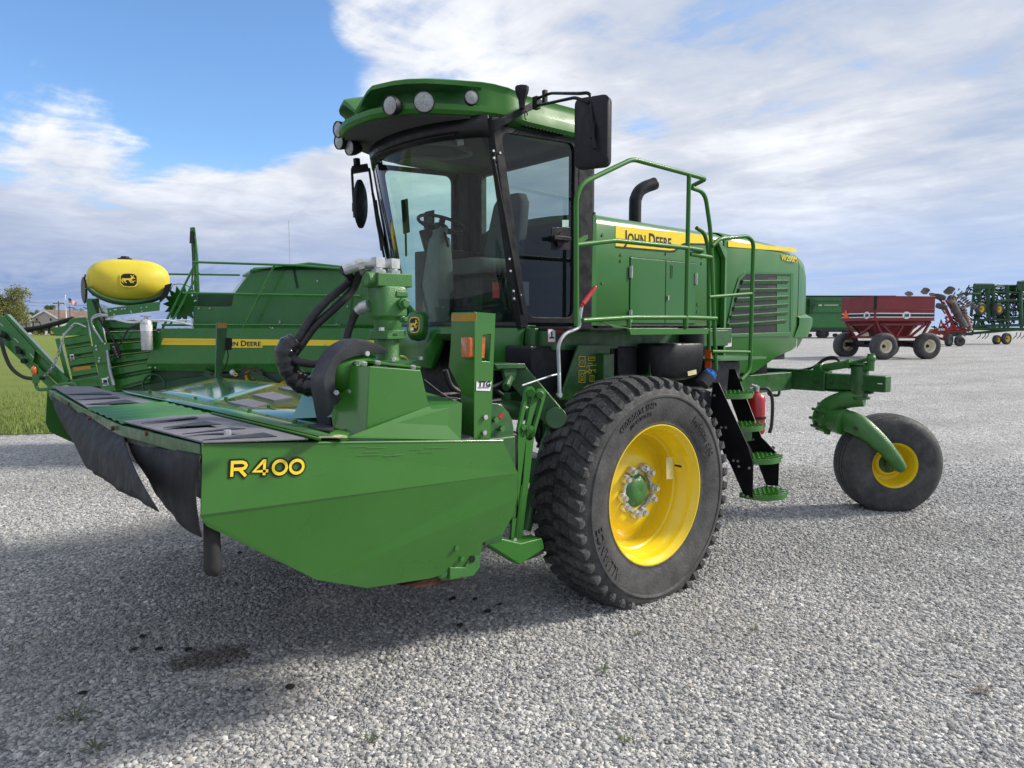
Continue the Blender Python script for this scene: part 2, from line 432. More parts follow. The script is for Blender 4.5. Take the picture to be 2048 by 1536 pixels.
# ------------------------------------------------------------------ gravel yard
STAIN = q(420, 1316, z=0)
def gravel_color(t, fac, pos):
    cr = t.n('ShaderNodeValToRGB'); t.l(fac, cr.inputs[0]); e = cr.color_ramp.elements
    e[0].position = 0; e[0].color = (.16, .162, .17, 1); e[1].position = 1; e[1].color = (.74, .73, .70, 1)
    for p, c in ((.25, (.285, .288, .298)), (.55, (.415, .415, .412)), (.8, (.575, .567, .545)), (.9, (.38, .35, .31))):
        x = e.new(p); x.color = (*c, 1)
    big = t.noise(pos, .55, 4, .6)
    c = t.mix(t.smooth(big, .35, .7, 0, .35), cr.outputs[0], (.23, .225, .215))
    c = t.mix(t.smooth(t.noise(pos, 1.7, 5, .65), .52, .72, 0, .5), c, (.46, .452, .43))
    # faint worn wheel lines where machines drive past
    tv = t.n('ShaderNodeVectorMath', operation='DOT_PRODUCT'); t.l(pos, tv.inputs[0]); tv.inputs[1].default_value = (FWD * .93 - RGT * .36) * 2.2
    tr_ = t.math('SINE', t.math('ADD', tv.outputs['Value'], t.math('MULTIPLY', t.noise(pos, .35, 3), 7.0)))
    c = t.mix(t.smooth(tr_, .3, 1, 0, .28), c, (.24, .235, .225))
    sb = t.n('ShaderNodeVectorMath', operation='SUBTRACT'); t.l(pos, sb.inputs[0]); sb.inputs[1].default_value = STAIN
    # spilt oil: an elongated patch with a ragged rim
    dr = t.n('ShaderNodeVectorMath', operation='DOT_PRODUCT'); t.l(sb.outputs[0], dr.inputs[0]); dr.inputs[1].default_value = (RGT * 4.2 - FWD * .6)
    dd = t.n('ShaderNodeVectorMath', operation='DOT_PRODUCT'); t.l(sb.outputs[0], dd.inputs[0]); dd.inputs[1].default_value = (FWD * 5.5 - RGT * 1.2)
    ln = t.math('SQRT', t.math('ADD', t.math('POWER', dr.outputs['Value'], 2), t.math('POWER', dd.outputs['Value'], 2)))
    ln = t.math('ADD', ln, t.math('MULTIPLY', t.math('SUBTRACT', t.noise(pos, 9, 3), .5), 1.1))
    return t.mix(t.smooth(ln, .6, 1.15, .68, 0), c, (.06, .052, .035))
m, t, b, out = mat_base('crushed_limestone'); M['gravel'] = m
pos = t.n('ShaderNodeNewGeometry').outputs['Position']
vo = t.n('ShaderNodeTexVoronoi', i_Scale=42.0); t.l(pos, vo.inputs['Vector'])
vs_ = t.n('ShaderNodeSeparateXYZ'); t.l(vo.outputs['Color'], vs_.inputs[0])
gc = gravel_color(t, vs_.outputs[0], pos)
edge = t.smooth(vo.outputs['Distance'], .25, .75, 1.12, .75)  # stone rims darkened: shade in the gaps put into the colour
gm = t.n('ShaderNodeMix', data_type='RGBA', blend_type='MULTIPLY'); gm.inputs[0].default_value = 1.0; t.l(gc, gm.inputs[6])
cmb = t.n('ShaderNodeCombineColor'); [t.l(edge, cmb.inputs[i]) for i in range(3)]; t.l(cmb.outputs[0], gm.inputs[7])
hs = t.n('ShaderNodeHueSaturation', i_Value=1.22, i_Saturation=.9); t.l(gm.outputs[2], hs.inputs['Color']); t.l(hs.outputs[0], b.inputs['Base Color']); b.inputs['Roughness'].default_value = .92; b.inputs['Specular IOR Level'].default_value = .25
bp = t.n('ShaderNodeBump', i_Strength=1.0, i_Distance=.02, invert=True); t.l(vo.outputs['Distance'], bp.inputs['Height'])
b2 = t.n('ShaderNodeBump', i_Strength=.6, i_Distance=.12); t.l(t.noise(pos, 6, 5, .7), b2.inputs['Height']); t.l(bp.outputs[0], b2.inputs['Normal']); t.l(b2.outputs[0], b.inputs['Normal'])
m, t, b, out = mat_base('limestone_chips'); M['stone'] = m
oi = t.n('ShaderNodeObjectInfo'); pos = t.n('ShaderNodeNewGeometry').outputs['Position']
t.l(t.mix(0.0, gravel_color(t, oi.outputs['Random'], pos), (0, 0, 0)), b.inputs['Base Color']); b.inputs['Roughness'].default_value = .9; b.inputs['Specular IOR Level'].default_value = .25

ds = [-60, -20, -5, 0, 2, 4, 6, 8, 9, 10, 11.5, 14, 18, 24, 34, 46, 60, 85, 110, 180, 300, 600, 900, 2000, 4000]
rs_ = [-3000, -1200, -500, -220, -110, -60, -30, -15, -8, -4, 0, 4, 8, 15, 30, 60, 110, 220, 500, 1200, 3000]
mb = MB(); mb.grid([[gp(r, d) for r in rs_] for d in ds])
tag(mb.build('gravel_yard', M['gravel']), kind='structure')

# lawn on the left, behind the machines
m, t, b, out = mat_base('mown_lawn'); M['lawn'] = m
pos = t.n('ShaderNodeNewGeometry').outputs['Position']
c = t.mix(t.smooth(t.noise(pos, 30, 5, .7), .3, .7), (.125, .18, .032), (.235, .30, .075))
stp = t.n('ShaderNodeVectorMath', operation='DOT_PRODUCT'); t.l(pos, stp.inputs[0]); stp.inputs[1].default_value = FWD * 3.4 + RGT * .3
c = t.mix(t.math('MULTIPLY', t.smooth(t.math('SINE', t.math('ADD', stp.outputs['Value'], t.math('MULTIPLY', t.noise(pos, .6, 3), 3.0))), -1, 1), .45), c, (.23, .27, .085))
c = t.mix(t.smooth(t.noise(pos, 1.4, 5), .45, .7, 0, .35), c, (.17, .16, .06))
t.l(c, b.inputs['Base Color']); b.inputs['Roughness'].default_value = .95; b.inputs['Specular IOR Level'].default_value = .1
bp = t.n('ShaderNodeBump', i_Strength=.9, i_Distance=.05); t.l(t.noise(pos, 45, 5, .8), bp.inputs['Height']); t.l(bp.outputs[0], b.inputs['Normal'])
def near_edge(r): return 13.3 + .35 * math.sin(r * .9) + .15 * math.sin(r * 3.1) + max(0, r + 5.5) * .55
rows = []
for r in [-200, -90, -50, -30, -22, -17, -14, -12, -11, -10, -9, -8, -7, -6, -5, -4, -3, -1, 2, 5]:
    a = near_edge(r); pts = []
    for k in range(14):
        d = a + (108 - a) * (k / 13) ** 2
        p = gp(r, d); p.z += .05 * min(1, k * .7) + .01; pts.append(p)
    rows.append(pts)
mb = MB(); mb.grid(rows); tag(mb.build('lawn', M['lawn']), kind='structure')
# short grass blades standing along the near rim and over the nearest metres of the lawn
rng = np.random.default_rng(5)
mb = MB()
for i in range(9000):
    r = rng.uniform(-13.5, -5.5); d = near_edge(r) + abs(rng.normal(0, 2.6)) - .1
    p = gp(r, d); p.z += .03
    a = rng.uniform(0, 6.28); w = V((math.cos(a), math.sin(a), 0)) * .010; h = rng.uniform(.05, .13)
    ln = V((rng.normal(0, .03), rng.normal(0, .03), h))
    mb.add([p - w, p + w, p + ln], [(0, 1, 2)])
gb = mat('grass_blades', (.16, .215, .05), .8, var=.4, scale=3)
tag(mb.build('grass', gb, recalc=False), 'short mown grass at the edge of the gravel', 'grass', kind='stuff')

# loose stones on the near part of the yard: one scattered layer
gr = []
mb = MB()
nd_ = 26
dl = [1.3 + (11.5 - 1.3) * (i / nd_) for i in range(nd_ + 1)]
mb.grid([[gp((k / 16 - .5) * 2 * (.78 * d + 1.9), d) + V((0, 0, .001)) for k in range(17)] for d in dl])
st_o = mb.build('gravel_stones', M['stone'])
tag(st_o, 'loose grey limestone chips covering the yard in the foreground', 'gravel', kind='stuff')
at = st_o.data.attributes.new('dens', 'FLOAT', 'POINT')
at.data.foreach_set('value', [float(np.clip((11.0 - V(v.co).dot(FWD)) / 4.5, 0, 1) * np.clip((.78 * V(v.co).dot(FWD) + 1.9 - abs(V(v.co).dot(RGT))) / 1.4, 0, 1)) for v in st_o.data.vertices])
ng = bpy.data.node_groups.new('scatter_stones', 'GeometryNodeTree')
ng.interface.new_socket('Geometry', in_out='INPUT', socket_type='NodeSocketGeometry'); ng.interface.new_socket('Geometry', in_out='OUTPUT', socket_type='NodeSocketGeometry')
g = NT(ng); gi = g.n('NodeGroupInput'); go = g.n('NodeGroupOutput')
na = g.n('GeometryNodeInputNamedAttribute', data_type='FLOAT'); na.inputs['Name'].default_value = 'dens'
dist = g.n('GeometryNodeDistributePointsOnFaces'); g.l(gi.outputs[0], dist.inputs['Mesh'])
g.l(g.math('MULTIPLY', na.outputs[0], 3500.0), dist.inputs['Density'])
var = g.n('GeometryNodeJoinGeometry')
for k in range(4):
    ico = g.n('GeometryNodeMeshIcoSphere', i_Radius=.0094); ico.inputs['Subdivisions'].default_value = 2
    p_ = g.n('GeometryNodeInputPosition'); add = g.n('ShaderNodeVectorMath', operation='ADD'); g.l(p_.outputs[0], add.inputs[0]); add.inputs[1].default_value = (k * 3.7, k, 0)
    vo = g.n('ShaderNodeTexVoronoi', i_Scale=95.0); g.l(add.outputs[0], vo.inputs['Vector'])
    nz = g.n('ShaderNodeTexNoise', i_Scale=85.0); g.l(add.outputs[0], nz.inputs['Vector'])
    f = g.math('ADD', .28, g.math('MULTIPLY', nz.outputs[0], 1.42))
    sc = g.n('ShaderNodeVectorMath', operation='SCALE'); g.l(p_.outputs[0], sc.inputs[0]); g.l(f, sc.inputs['Scale'])
    sp_ = g.n('GeometryNodeSetPosition'); g.l(ico.outputs[0], sp_.inputs['Geometry']); g.l(sc.outputs[0], sp_.inputs['Position'])
    tr = g.n('GeometryNodeTransform'); g.l(sp_.outputs[0], tr.inputs['Geometry']); tr.inputs['Scale'].default_value = ((1.25, .95, .7), (1.5, .8, .62), (1.0, 1.0, .8), (1.35, 1.1, .5))[k]
    sm_ = g.n('GeometryNodeSetShadeSmooth'); g.l(tr.outputs[0], sm_.inputs[0]); sm_.inputs['Shade Smooth'].default_value = False
    mt = g.n('GeometryNodeSetMaterial'); g.l(sm_.outputs[0], mt.inputs[0]); mt.inputs['Material'].default_value = M['stone']
    g2i = g.n('GeometryNodeGeometryToInstance'); g.l(mt.outputs[0], g2i.inputs[0]); g.l(g2i.outputs[0], var.inputs[0])
iop = g.n('GeometryNodeInstanceOnPoints'); g.l(dist.outputs['Points'], iop.inputs['Points']); g.l(var.outputs[0], iop.inputs['Instance']); iop.inputs['Pick Instance'].default_value = True
rr = g.n('FunctionNodeRandomValue', data_type='FLOAT_VECTOR'); rr.inputs[0].default_value = (-.5, -.5, 0); rr.inputs[1].default_value = (.5, .5, 6.28)
g.l(rr.outputs[0], iop.inputs['Rotation'])
rs2 = g.n('FunctionNodeRandomValue', data_type='FLOAT'); rs2.inputs[2].default_value = 0.0; rs2.inputs[3].default_value = 1.0; rs2.inputs['Seed'].default_value = 3
g.l(g.math('ADD', .5, g.math('MULTIPLY', g.math('POWER', rs2.outputs[1], 3.2), 1.3)), iop.inputs['Scale'])
g.l(iop.outputs[0], go.inputs[0])
md = st_o.modifiers.new('stones', 'NODES'); md.node_group = ng

# camera
cam = bpy.data.cameras.new('camera'); co_ = bpy.data.objects.new('camera', cam); col.objects.link(co_)
cam.sensor_width = 36; cam.lens = 36 * FOC / 2048; cam.clip_end = 9000; cam.clip_start = .05
co_.location = CAM; co_.matrix_world = Matrix.Translation(CAM) @ Matrix((RGT, CUP, -LOOK)).transposed().to_4x4()
scene.camera = co_
scene.render.resolution_x, scene.render.resolution_y = 1024, 768
scene.view_settings.view_transform = 'Standard'; scene.view_settings.look = 'None'
scene.view_settings.exposure = .56; scene.view_settings.gamma = 1
scene.cycles.max_bounces = 8; scene.cycles.transparent_max_bounces = 16
scene.cycles.use_denoising = True
# ================================================================== windrower
WX, WY, WZ = 4.155, 5.05, .755
wr = thing('self_propelled_windrower', 'big green and yellow self-propelled windrower with glass cab parked on the gravel', 'windrower', (WX, WY, 0))
NB = M['black']; GR = M['green_rail']; GF = M['green_frame']
def mirY(pts): return [V((p[0], 2 * WY - p[1], p[2])) for p in pts]
def ring(mb, outer, inner, vec):
    """flat frame between two outlines, extruded"""
    vec = V(vec); o = [V(p) for p in outer]; i = [V(p) for p in inner]
    mb.solid([o, i, [p + vec for p in i], [p + vec for p in o], o], cap=False)
    return mb
def bolts(mb, pts, axis, r=.011, h=.01):
    for p in pts: mb.cut(); mb.cyl(V(p), V(p) + V(axis) * h, r, 6)

# ---------------------------------------------------------------- drive wheel
def drive_wheel():
    yo = 3.29; W = .48; yc = yo + W / 2; c = V((WX, yc, WZ)); ax = V((0, -1, 0))
    R = .85
    mb = MB()
    rim = [(.0, .0), (.17, .0), (.23, .004), (.27, -.012), (.33, -.055), (.385, -.088), (.402, -.085), (.406, -.06), (.413, -.03), (.416, .015), (.430, .025), (.432, .06), (.444, .07), (.447, .105), (.460, .115), (.462, .15), (.472, .17), (.488, .185), (.500, .205), (.508, .205), (.508, .19), (.49, .17), (.46, .0), (.45, -.2), (.508, -.205)]
    mb.lathe(rim, c, ax, 72)
    wheel = mb.build('wheel', M['yellow'], wr, smooth=50)
    # carcass
    mb = MB()
    prof = [(.497, .188), (.515, .208), (.525, .205), (.54, .214), (.60, .232), (.655, .24), (.70, .241), (.706, .241), (.709, .248), (.722, .248), (.726, .240), (.732, .239), (.765, .228), (.79, .214), (.806, .192), (.815, .14), (.818, .07), (.82, 0)]
    prof = prof + [(r, -h) for r, h in prof[-2::-1]]
    mb.lathe(prof, c, ax, 96)
    def ground(vs):
        out = []
        for p in vs:
            p = V(p)
            if p.z < .10: # flattened, slightly bulging foot
                k = max(0, min(1, (.10 - p.z) / .1)); p.y += (-.018 if p.y < yc else .018) * k * (1 if abs(p.y - yc) > .15 else 0); p.z = max(p.z, -.004 + .0 * k)
            out.append(tuple(p))
        return out
    mb.v = ground(mb.v)
    tyre = mb.build('tyre', M['tyre'], wheel, smooth=60)
    # tread lugs
    mb = MB()
    def surf(a, t, h):
        """point on the tread: angle, across (-1..1), height over the carcass"""
        tt = abs(t); y = t * .232
        r0 = .82 if tt < .3 else .82 - .028 * ((tt - .3) / .7) ** 2.2
        rr = r0 + h
        return V((WX + math.sin(a) * rr, yc - y, WZ + math.cos(a) * rr))
    N = 46; pitch = 2 * math.pi / N
    def lug(a0, a1, t0, t1, w0, w1, h, sgn, top=.8):
        """block from t0 to t1, centre angle a0->a1, angular widths w0,w1"""
        b = []
        for (a, t, w) in ((a0, t0, w0), (a1, t1, w1)):
            b.append([surf(a - w / 2, t * sgn, -.012), surf(a - w / 2 * top, t * sgn, h), surf(a + w / 2 * top, t * sgn, h), surf(a + w / 2, t * sgn, -.012)])
        mb.solid(b)
    for i in range(N):
        for sgn in (1, -1):
            a = i * pitch + (pitch / 2 if sgn < 0 else 0); sk = .36 * pitch
            def A(t): return a + sk * (1 - t) * 1.55 + .16 * pitch * math.sin(t * 5)
            jit = rnd.uniform(-.02, .02) * pitch
            h = .027
            lug(A(.05) + jit, A(.30), .05, .30, pitch * .70, pitch * .74, h, sgn)
            lug(A(.335), A(.60), .335, .60, pitch * .72, pitch * .70, h, sgn)
            lug(A(.63), A(.99), .63, .99, pitch * .68, pitch * .60, h, sgn)
            # shoulder buttress running down the sidewall
            x0 = A(.99)
            rows = []
            for r_, hh, w in ((.822, .234, .58), (.805, .240, .52), (.785, .239, .40), (.768, .233, .30)):
                rows.append([V((WX + math.sin(x0 + s * pitch * w / 2) * (r_ - (.02 if e else 0)), yc - sgn * (hh - (.045 if e else 0)), WZ + math.cos(x0 + s * pitch * w / 2) * (r_ - (.02 if e else 0)))) for s, e in ((-1, 1), (-.85, 0), (.85, 0), (1, 1))])
            mb.solid(rows)
    mb.v = ground(mb.v)
    mb.build('tread', M['tread'], wheel, smooth=25)
    # raised lettering on the sidewall
    mb = MB()
    def arc_text(s, r, ang, h, sx=1.0, bold=.02, flip=False):
        vs, fs = text_mesh(s, bold, .5, space=1.08)
        w = max(v[0] for v in vs); out = []
        for x, y, z in vs:
            rr = r + (y - .5) * h
            a = ang + (x - w / 2) * h * sx / r
            hgt = float(np.interp(rr, [p[0] for p in [(.515, .208), (.54, .214), (.60, .232), (.655, .24), (.70, .241)]], [.208, .214, .232, .24, .241]))
            out.append(V((WX + math.sin(a) * rr, yc - hgt - (z + .5) * .008 + .001, WZ + math.cos(a) * rr)))
        mb.add(out, fs)
    mb.cut(); arc_text('480/80R34 IND', .668, rad(-24), .042, 1.05)
    mb.cut(); arc_text('(18.4R34 IND)', .615, rad(-22), .026, 1.0)
    mb.cut(); arc_text('ALLIANCE', .655, rad(-120), .066, 1.0)
    mb.cut(); arc_text('Multiuse 550', .640, rad(52), .045, 1.1)
    mb.v = ground(mb.v)
    mb.build_each('lettering', M['tread'], wheel)
    # hub and clamps
    mb = MB(); mb.lathe([(.0, .042), (.004, .042), (.01, .045), (.05, .044), (.080, .040), (.100, .028), (.110, .012), (.122, .010), (.122, -.02)], c, ax, 36)
    mb.build('hub_cap', M['green_cast'], wheel, smooth=50)
    mb = MB(); pc = .174
    for k in range(10):
        if k % 2 == 0: mb.cut()
        a = rad(-22 + 36 * k + (5 if k % 2 else -5)); p = c + V((math.sin(a) * pc, 0, math.cos(a) * pc))
        mb.lathe([(.034, 0), (.034, .04), (.028, .05), (.014, .05)], p, ax, 16)
        mb.cyl(p + ax * .03, p + ax * .072, .019, 6)
        if k % 2 == 0:
            a2 = rad(-22 + 36 * (k + 1) + 5); p2 = c + V((math.sin(a2) * pc, 0, math.cos(a2) * pc)); am = (a + a2) / 2
            i0 = c + V((math.sin(a) * .136, 0, math.cos(a) * .136)); i1 = c + V((math.sin(a2) * .136, 0, math.cos(a2) * .136)); im = c + V((math.sin(am) * .140, 0, math.cos(am) * .140))
            o0 = c + V((math.sin(a + .1) * .168, 0, math.cos(a + .1) * .168)); o1 = c + V((math.sin(a2 - .1) * .168, 0, math.cos(a2 - .1) * .168)); om = c + V((math.sin(am) * .156, 0, math.cos(am) * .156))
            mb.prism([p, o0, om, o1, p2, i1, im, i0], ax * .026)
    mb.build_each('wheel_clamp', M['steel'], wheel, smooth=40)
    mb = MB(); mb.sheet([c + V((x, -.105, z)) for x, z in ((.215, .235), (.29, .225), (.30, .06), (.225, .07))], .003, (0, -1, 0))
    o = mb.build('sticker', mat('yellow_paper_sticker', (.62, .5, .2), .5), wheel)
    mb = MB(); mb.cyl(c + V((.33, -.10, .16)), c + V((.345, -.15, .155)), .008, 8); mb.build('valve_stem', M['ink'], wheel)
    return wheel
nearw = drive_wheel()
fw_ = copy_tree(nearw, wr)
fw_.rotation_euler.z = math.pi

# ---------------------------------------------------------------- castor wheel behind
CN = V((math.cos(rad(229)), math.sin(rad(229)), 0))     # outward axle direction
CR = V((-CN.y, CN.x, 0))                                # rolling direction
def castor():
    oc = V((8.05, 3.29, .495)); W = .40; c = oc - CN * (W / 2)
    mb = MB()
    mb.lathe([(.0, .03), (.10, .03), (.135, .02), (.15, -.01), (.185, -.01), (.195, .05), (.205, .11), (.212, .12), (.212, .15), (.225, .165), (.238, .18), (.243, .175), (.225, .1), (.21, -.1), (.24, -.18)], c, CN, 48)
    wheel = mb.build('castor_wheel', M['yellow'], wr, smooth=50)
    mb = MB()
    pr = [(.232, .165), (.25, .185), (.30, .198), (.36, .203), (.42, .2), (.465, .188), (.495, .168), (.515, .14)]
    top = []
    for k in range(5):
        a = .135 - k * .054
        top += [(.522 + .012 * (1 - abs(a) / .14), a), (.524 + .012 * (1 - abs(a) / .14), a - .038), (.494 + .012 * (1 - abs(a) / .14), a - .0395), (.494 + .012 * (1 - abs(a) / .14), a - .0525)]
    pr2 = pr + top[:-2] + [(r, -h) for r, h in pr[::-1]]
    mb.lathe(pr2, c, CN, 72)
    vs = []
    for p in mb.v:
        p = V(p); k = max(0, min(1, (.06 - p.z) / .06)); s = (p - c).dot(CN); p += CN * (.012 * k * (1 if s > 0 else -1)); p.z = max(p.z, -.003); vs.append(tuple(p))
    mb.v = vs
    mb.build('tyre', M['tyre'], wheel, smooth=45)
    mb = MB(); mb.lathe([(.0, .10), (.055, .10), (.06, .09), (.06, .045), (.10, .04), (.105, .03), (.105, .02)], c, CN, 24)
    for k in range(6):
        a = k * math.pi / 3 + .3; p = c + (CR * math.cos(a) + UPV * math.sin(a)) * .085 + CN * .04
        mb.cyl(p, p + CN * .022, .011, 6)
    mb.build('hub_cap', GF, wheel, smooth=40)
    # arm from hub up to the knuckle, running outside the tyre
    hub = oc + CN * .055
    K = V((7.9, 3.64, 1.2))
    arm = [hub, oc + CN * .06 - CR * -.0 + V((0, 0, .09)) + CR * .06]
    P = [q(1806, 938, x=hub.x - .005), q(1795, 925, x=7.98), q(1765, 890, x=7.88), q(1728, 858, x=7.80), q(1697, 842, x=7.80), q(1672, 838, x=7.84)]
    P = spline(P, 5); n = len(P)
    mb = MB(); rows = []
    for i, p in enumerate(P):
        t = i / (n - 1); hh = .052 + .085 * min(1, t * 1.5) - .03 * max(0, t - .75) * 4 * .5; ww = .05 + .03 * t
        tg = (P[min(n - 1, i + 1)] - P[max(0, i - 1)]).normalized(); side = CN.copy(); side = (side - tg * side.dot(tg)).normalized(); u = side.cross(tg)
        rows.append([p + u * hh * math.cos(a) * (.5 if 0 else 1) * .85 + side * ww * math.sin(a) for a in [2 * math.pi * k / 16 for k in range(16)]])
    mb.solid(rows)
    mb.cyl(hub - CN * .05, hub + CN * .035, .052, 20); mb.cyl(hub + CN * .035, hub + CN * .05, .036, 20)
    mb.build('castor_arm', M['green_cast'], wr, smooth=45)
    mb = MB(); pts = [V((math.cos(a) * .024, 0, math.sin(a) * .017)) for a in [2 * math.pi * k / 14 for k in range(14)]]
    c0 = q(1714, 858, x=7.725); tg = (q(1728, 866, x=7.76) - c0).normalized(); u2 = CN.cross(tg)
    mb.prism([c0 + tg * p.x * 1.7 + u2 * p.z + CN * .0 for p in pts], CN * .012)
    mb.build('arm_opening', M['ink'], wr)
    # casting with clamp rings
    mb = MB()
    a0 = q(1728, 797, x=7.9); a1 = q(1690, 800, x=7.86); a2 = q(1655, 815, x=7.84); a3 = q(1642, 835, x=7.85)
    pp = spline([a0, a1, a2, a3], 5); mb.tube(pp, [.085 + .015 * math.sin(i / len(pp) * 3) for i in range(len(pp))], 14)
    k0 = q(1640, 832, x=7.86); k1 = q(1692, 845, x=7.80); ax = (k1 - k0).normalized()
    L = (k1 - k0).length
    mb.lathe([(.0, 0), (.10, 0), (.13, .02), (.135, .05), (.118, .06), (.118, .1), (.145, .11), (.145, .15), (.125, .16), (.125, L - .06), (.14, L - .05), (.14, L), (.09, L + .01), (0, L + .01)], k0 - ax * .02, ax, 22)
    for k in range(9):
        a = k * 2 * math.pi / 9; u = ax.orthogonal().normalized(); w = ax.cross(u); r = u * math.cos(a) + w * math.sin(a)
        mb.cyl(k0 + r * .145 - ax * .02, k0 + r * .145 + ax * .15, .016, 8); mb.ob(k0 + r * .14 + ax * .13, ax * .05, r * .07, ax.cross(r) * .045)
    mb.build('castor_knuckle', M['green_cast'], wr, smooth=35)
castor()
# rear axle beam with king pin
mb = MB()
bz = 1.365
mb.bx(7.81, 7.99, 3.98, 5.05, bz - .115, bz + .115)
mb.bx(7.83, 7.97, 3.34, 3.98, bz - .085, bz + .085); mb.bx(7.85, 7.95, 3.5, 3.98, bz - .115, bz - .088)
ab = mb.build('rear_axle_beam', GF, wr, bevel=.014)
mb = MB()
for py_ in (4.9, 4.5, 4.08, 3.93, 3.8): mb.cut(); mb.lathe([(.0, .03), (.022, .03), (.022, .012), (.035, .012), (.035, 0)], (7.81 if py_ > 3.98 else 7.83, py_ if py_ > 3.98 else py_ - .02, bz + .015), (-1, 0, 0), 10)
mb.build_each('bolt', GF, ab)
mb = MB(); mb.sheet([(7.808, 4.63, bz - .02), (7.808, 4.55, bz - .02), (7.808, 4.55, bz + .035), (7.808, 4.63, bz + .035)], .002, (-1, 0, 0)); mb.build('sticker', M['white'], ab)
mb = MB(); mb.sheet([(7.828, 3.42, bz + .0), (7.828, 3.37, bz + .0), (7.828, 3.37, bz + .01), (7.828, 3.42, bz + .01)], .002, (-1, 0, 0)); mb.build('sticker', M['white'], ab)
mb = MB(); K = V((7.9, 3.64, 0))
mb.lathe([(0, 1.58), (.10, 1.58), (.105, 1.555), (.075, 1.55), (.09, 1.53), (.09, 1.45), (.098, 1.42), (.098, 1.36), (.09, 1.33), (.088, 1.22), (.11, 1.215), (.11, 1.19), (0, 1.19)], K, (0, 0, 1), 24)
mb.build('king_pin', GF, wr, smooth=40)
mb = MB(); mb.tube(rounded([(7.82, 4.66, bz - .1), (7.82, 4.66, bz - .2), (7.82, 4.52, bz - .2), (7.82, 4.52, bz - .1)], .04), .016, 8); mb.build('tie_down_loop', GF, ab)
# steering ram
mb = MB(); c0 = q(1640, 737, x=7.9); c1 = q(1700, 727, x=7.88); c2 = q(1742, 717, x=7.86)
ax = (c1 - c0).normalized()
mb.lathe([(0, -.05), (.055, -.05), (.062, -.02), (.062, .04), (.044, .05), (.044, (c1 - c0).length - .03), (.055, (c1 - c0).length - .02), (.055, (c1 - c0).length + .02), (.0, (c1 - c0).length + .02)], c0, ax, 18)
mb.cyl(c1, c2, .021, 12); mb.ball(c2, .05, 12); mb.cyl(c2 - UPV * .13, c2 + UPV * .05, .038, 14)
mb.bar(c2 - UPV * .10, V((7.9, 3.64, c2.z - .09)), .10, .05)
mb.build('steering_ram', M['green_cast'], wr, smooth=40)
for dy in (0, .05):
    mb = MB(); mb.tube(spline([q(1590, 742, x=7.85), q(1625, 735, x=7.88), q(1650, 720 - dy * 60, x=7.9), q(1672, 718 - dy * 60, x=7.9), q(1682, 728, x=7.9)], 6), .013, 8); mb.build('hose', M['rubber'], wr)

# ---------------------------------------------------------------- chassis under the cab and hood
mb = MB()
mb.cut(); mb.bx(3.55, 6.6, 4.45, 5.65, 1.22, 1.90); mb.cut(); mb.bx(6.6, 7.7, 4.6, 5.5, 1.35, 1.9)
mb.build_each('chassis_core', M['black_plastic'], wr, bevel=.02)
mb = MB()
mb.bx(3.62, 7.75, 4.33, 4.45, 1.25, 1.45); mb.bx(3.62, 7.75, 5.65, 5.77, 1.25, 1.45)
mb.bx(3.72, 6.3, 4.16, 4.30, 1.80, 1.945); mb.bx(3.72, 6.3, 5.80, 5.94, 1.80, 1.945)
mb.bar((4.15, 3.85, .76), (4.15, 6.25, .76), .22, .22)
for s in (0, 1):
    f = (lambda y: y) if not s else (lambda y: 2 * WY - y)
    mb.cyl((WX, f(3.72), WZ), (WX, f(4.0), WZ), .2, 20); mb.bar((WX - .1, f(4.02), .7), (3.95, f(4.4), 1.35), .28, .14); mb.bar((WX + .05, f(3.95), .6), (WX + .05, f(3.95), 1.75), .2, .12, (1, 0, 0))
mb.build('chassis_frame', GF, wr, bevel=.008)
# final drive casing plate with pictograms
mb = MB(); g4 = [(1157, 690), (1221, 690), (1215, 800), (1120, 800)]
mb.sheet(qs(g4, y=3.93), .02, (0, 1, 0)); pl = mb.build('fender_plate', GF, wr, bevel=.004)
mb = MB()
def boxline(x0, y0, x1, y1, w=.0035):
    a = qs([(x0, y0), (x1, y0), (x1, y1), (x0, y1)], y=3.926)
    for i in range(4): mb.bar(a[i], a[(i + 1) % 4], w, .002, (0, 1, 0))
for bx_ in ((1158, 713, 1170, 733), (1198, 710, 1210, 731), (1158, 741, 1170, 765), (1196, 743, 1207, 763), (1177, 714, 1190, 721), (1180, 751, 1188, 763)): boxline(*bx_)
def ringpx(cx, cy, r, w=.004):
    c = q(cx, cy, y=3.926); rr = r * (c.dot(FWD)) / FOC
    mb.tube([c + V((math.cos(a) * rr, 0, math.sin(a) * rr)) for a in [k * .5236 for k in range(12)]], w / 2, 4, closed=True)
for c_ in ((1164, 724, 4), (1204, 721, 4.5), (1204, 722, 2), (1164, 750, 4), (1180, 743, 4), (1191, 742, 3)): ringpx(*c_)
for a, b in (((1172, 736), (1176, 731)), ((1176, 731), (1196, 731)), ((1196, 731), (1196, 739)), ((1196, 739), (1180, 741)), ((1178, 731), (1178, 741)), ((1172, 741), (1180, 746)), ((1166, 748), (1178, 742)), ((1184, 726), (1184, 731)), ((1192, 727), (1192, 731)), ((1161, 756), (1167, 762)), ((1167, 756), (1161, 762)), ((1198, 748), (1205, 748)), ((1198, 753), (1205, 753)), ((1184, 753), (1184, 762)), ((1179, 717), (1188, 717)), ((1176, 727), (1184, 726))):
    mb.bar(q(*a, y=3.926), q(*b, y=3.926), .0035, .002, (0, 1, 0))
mb.build('pictogram', M['yellow_decal'], pl)
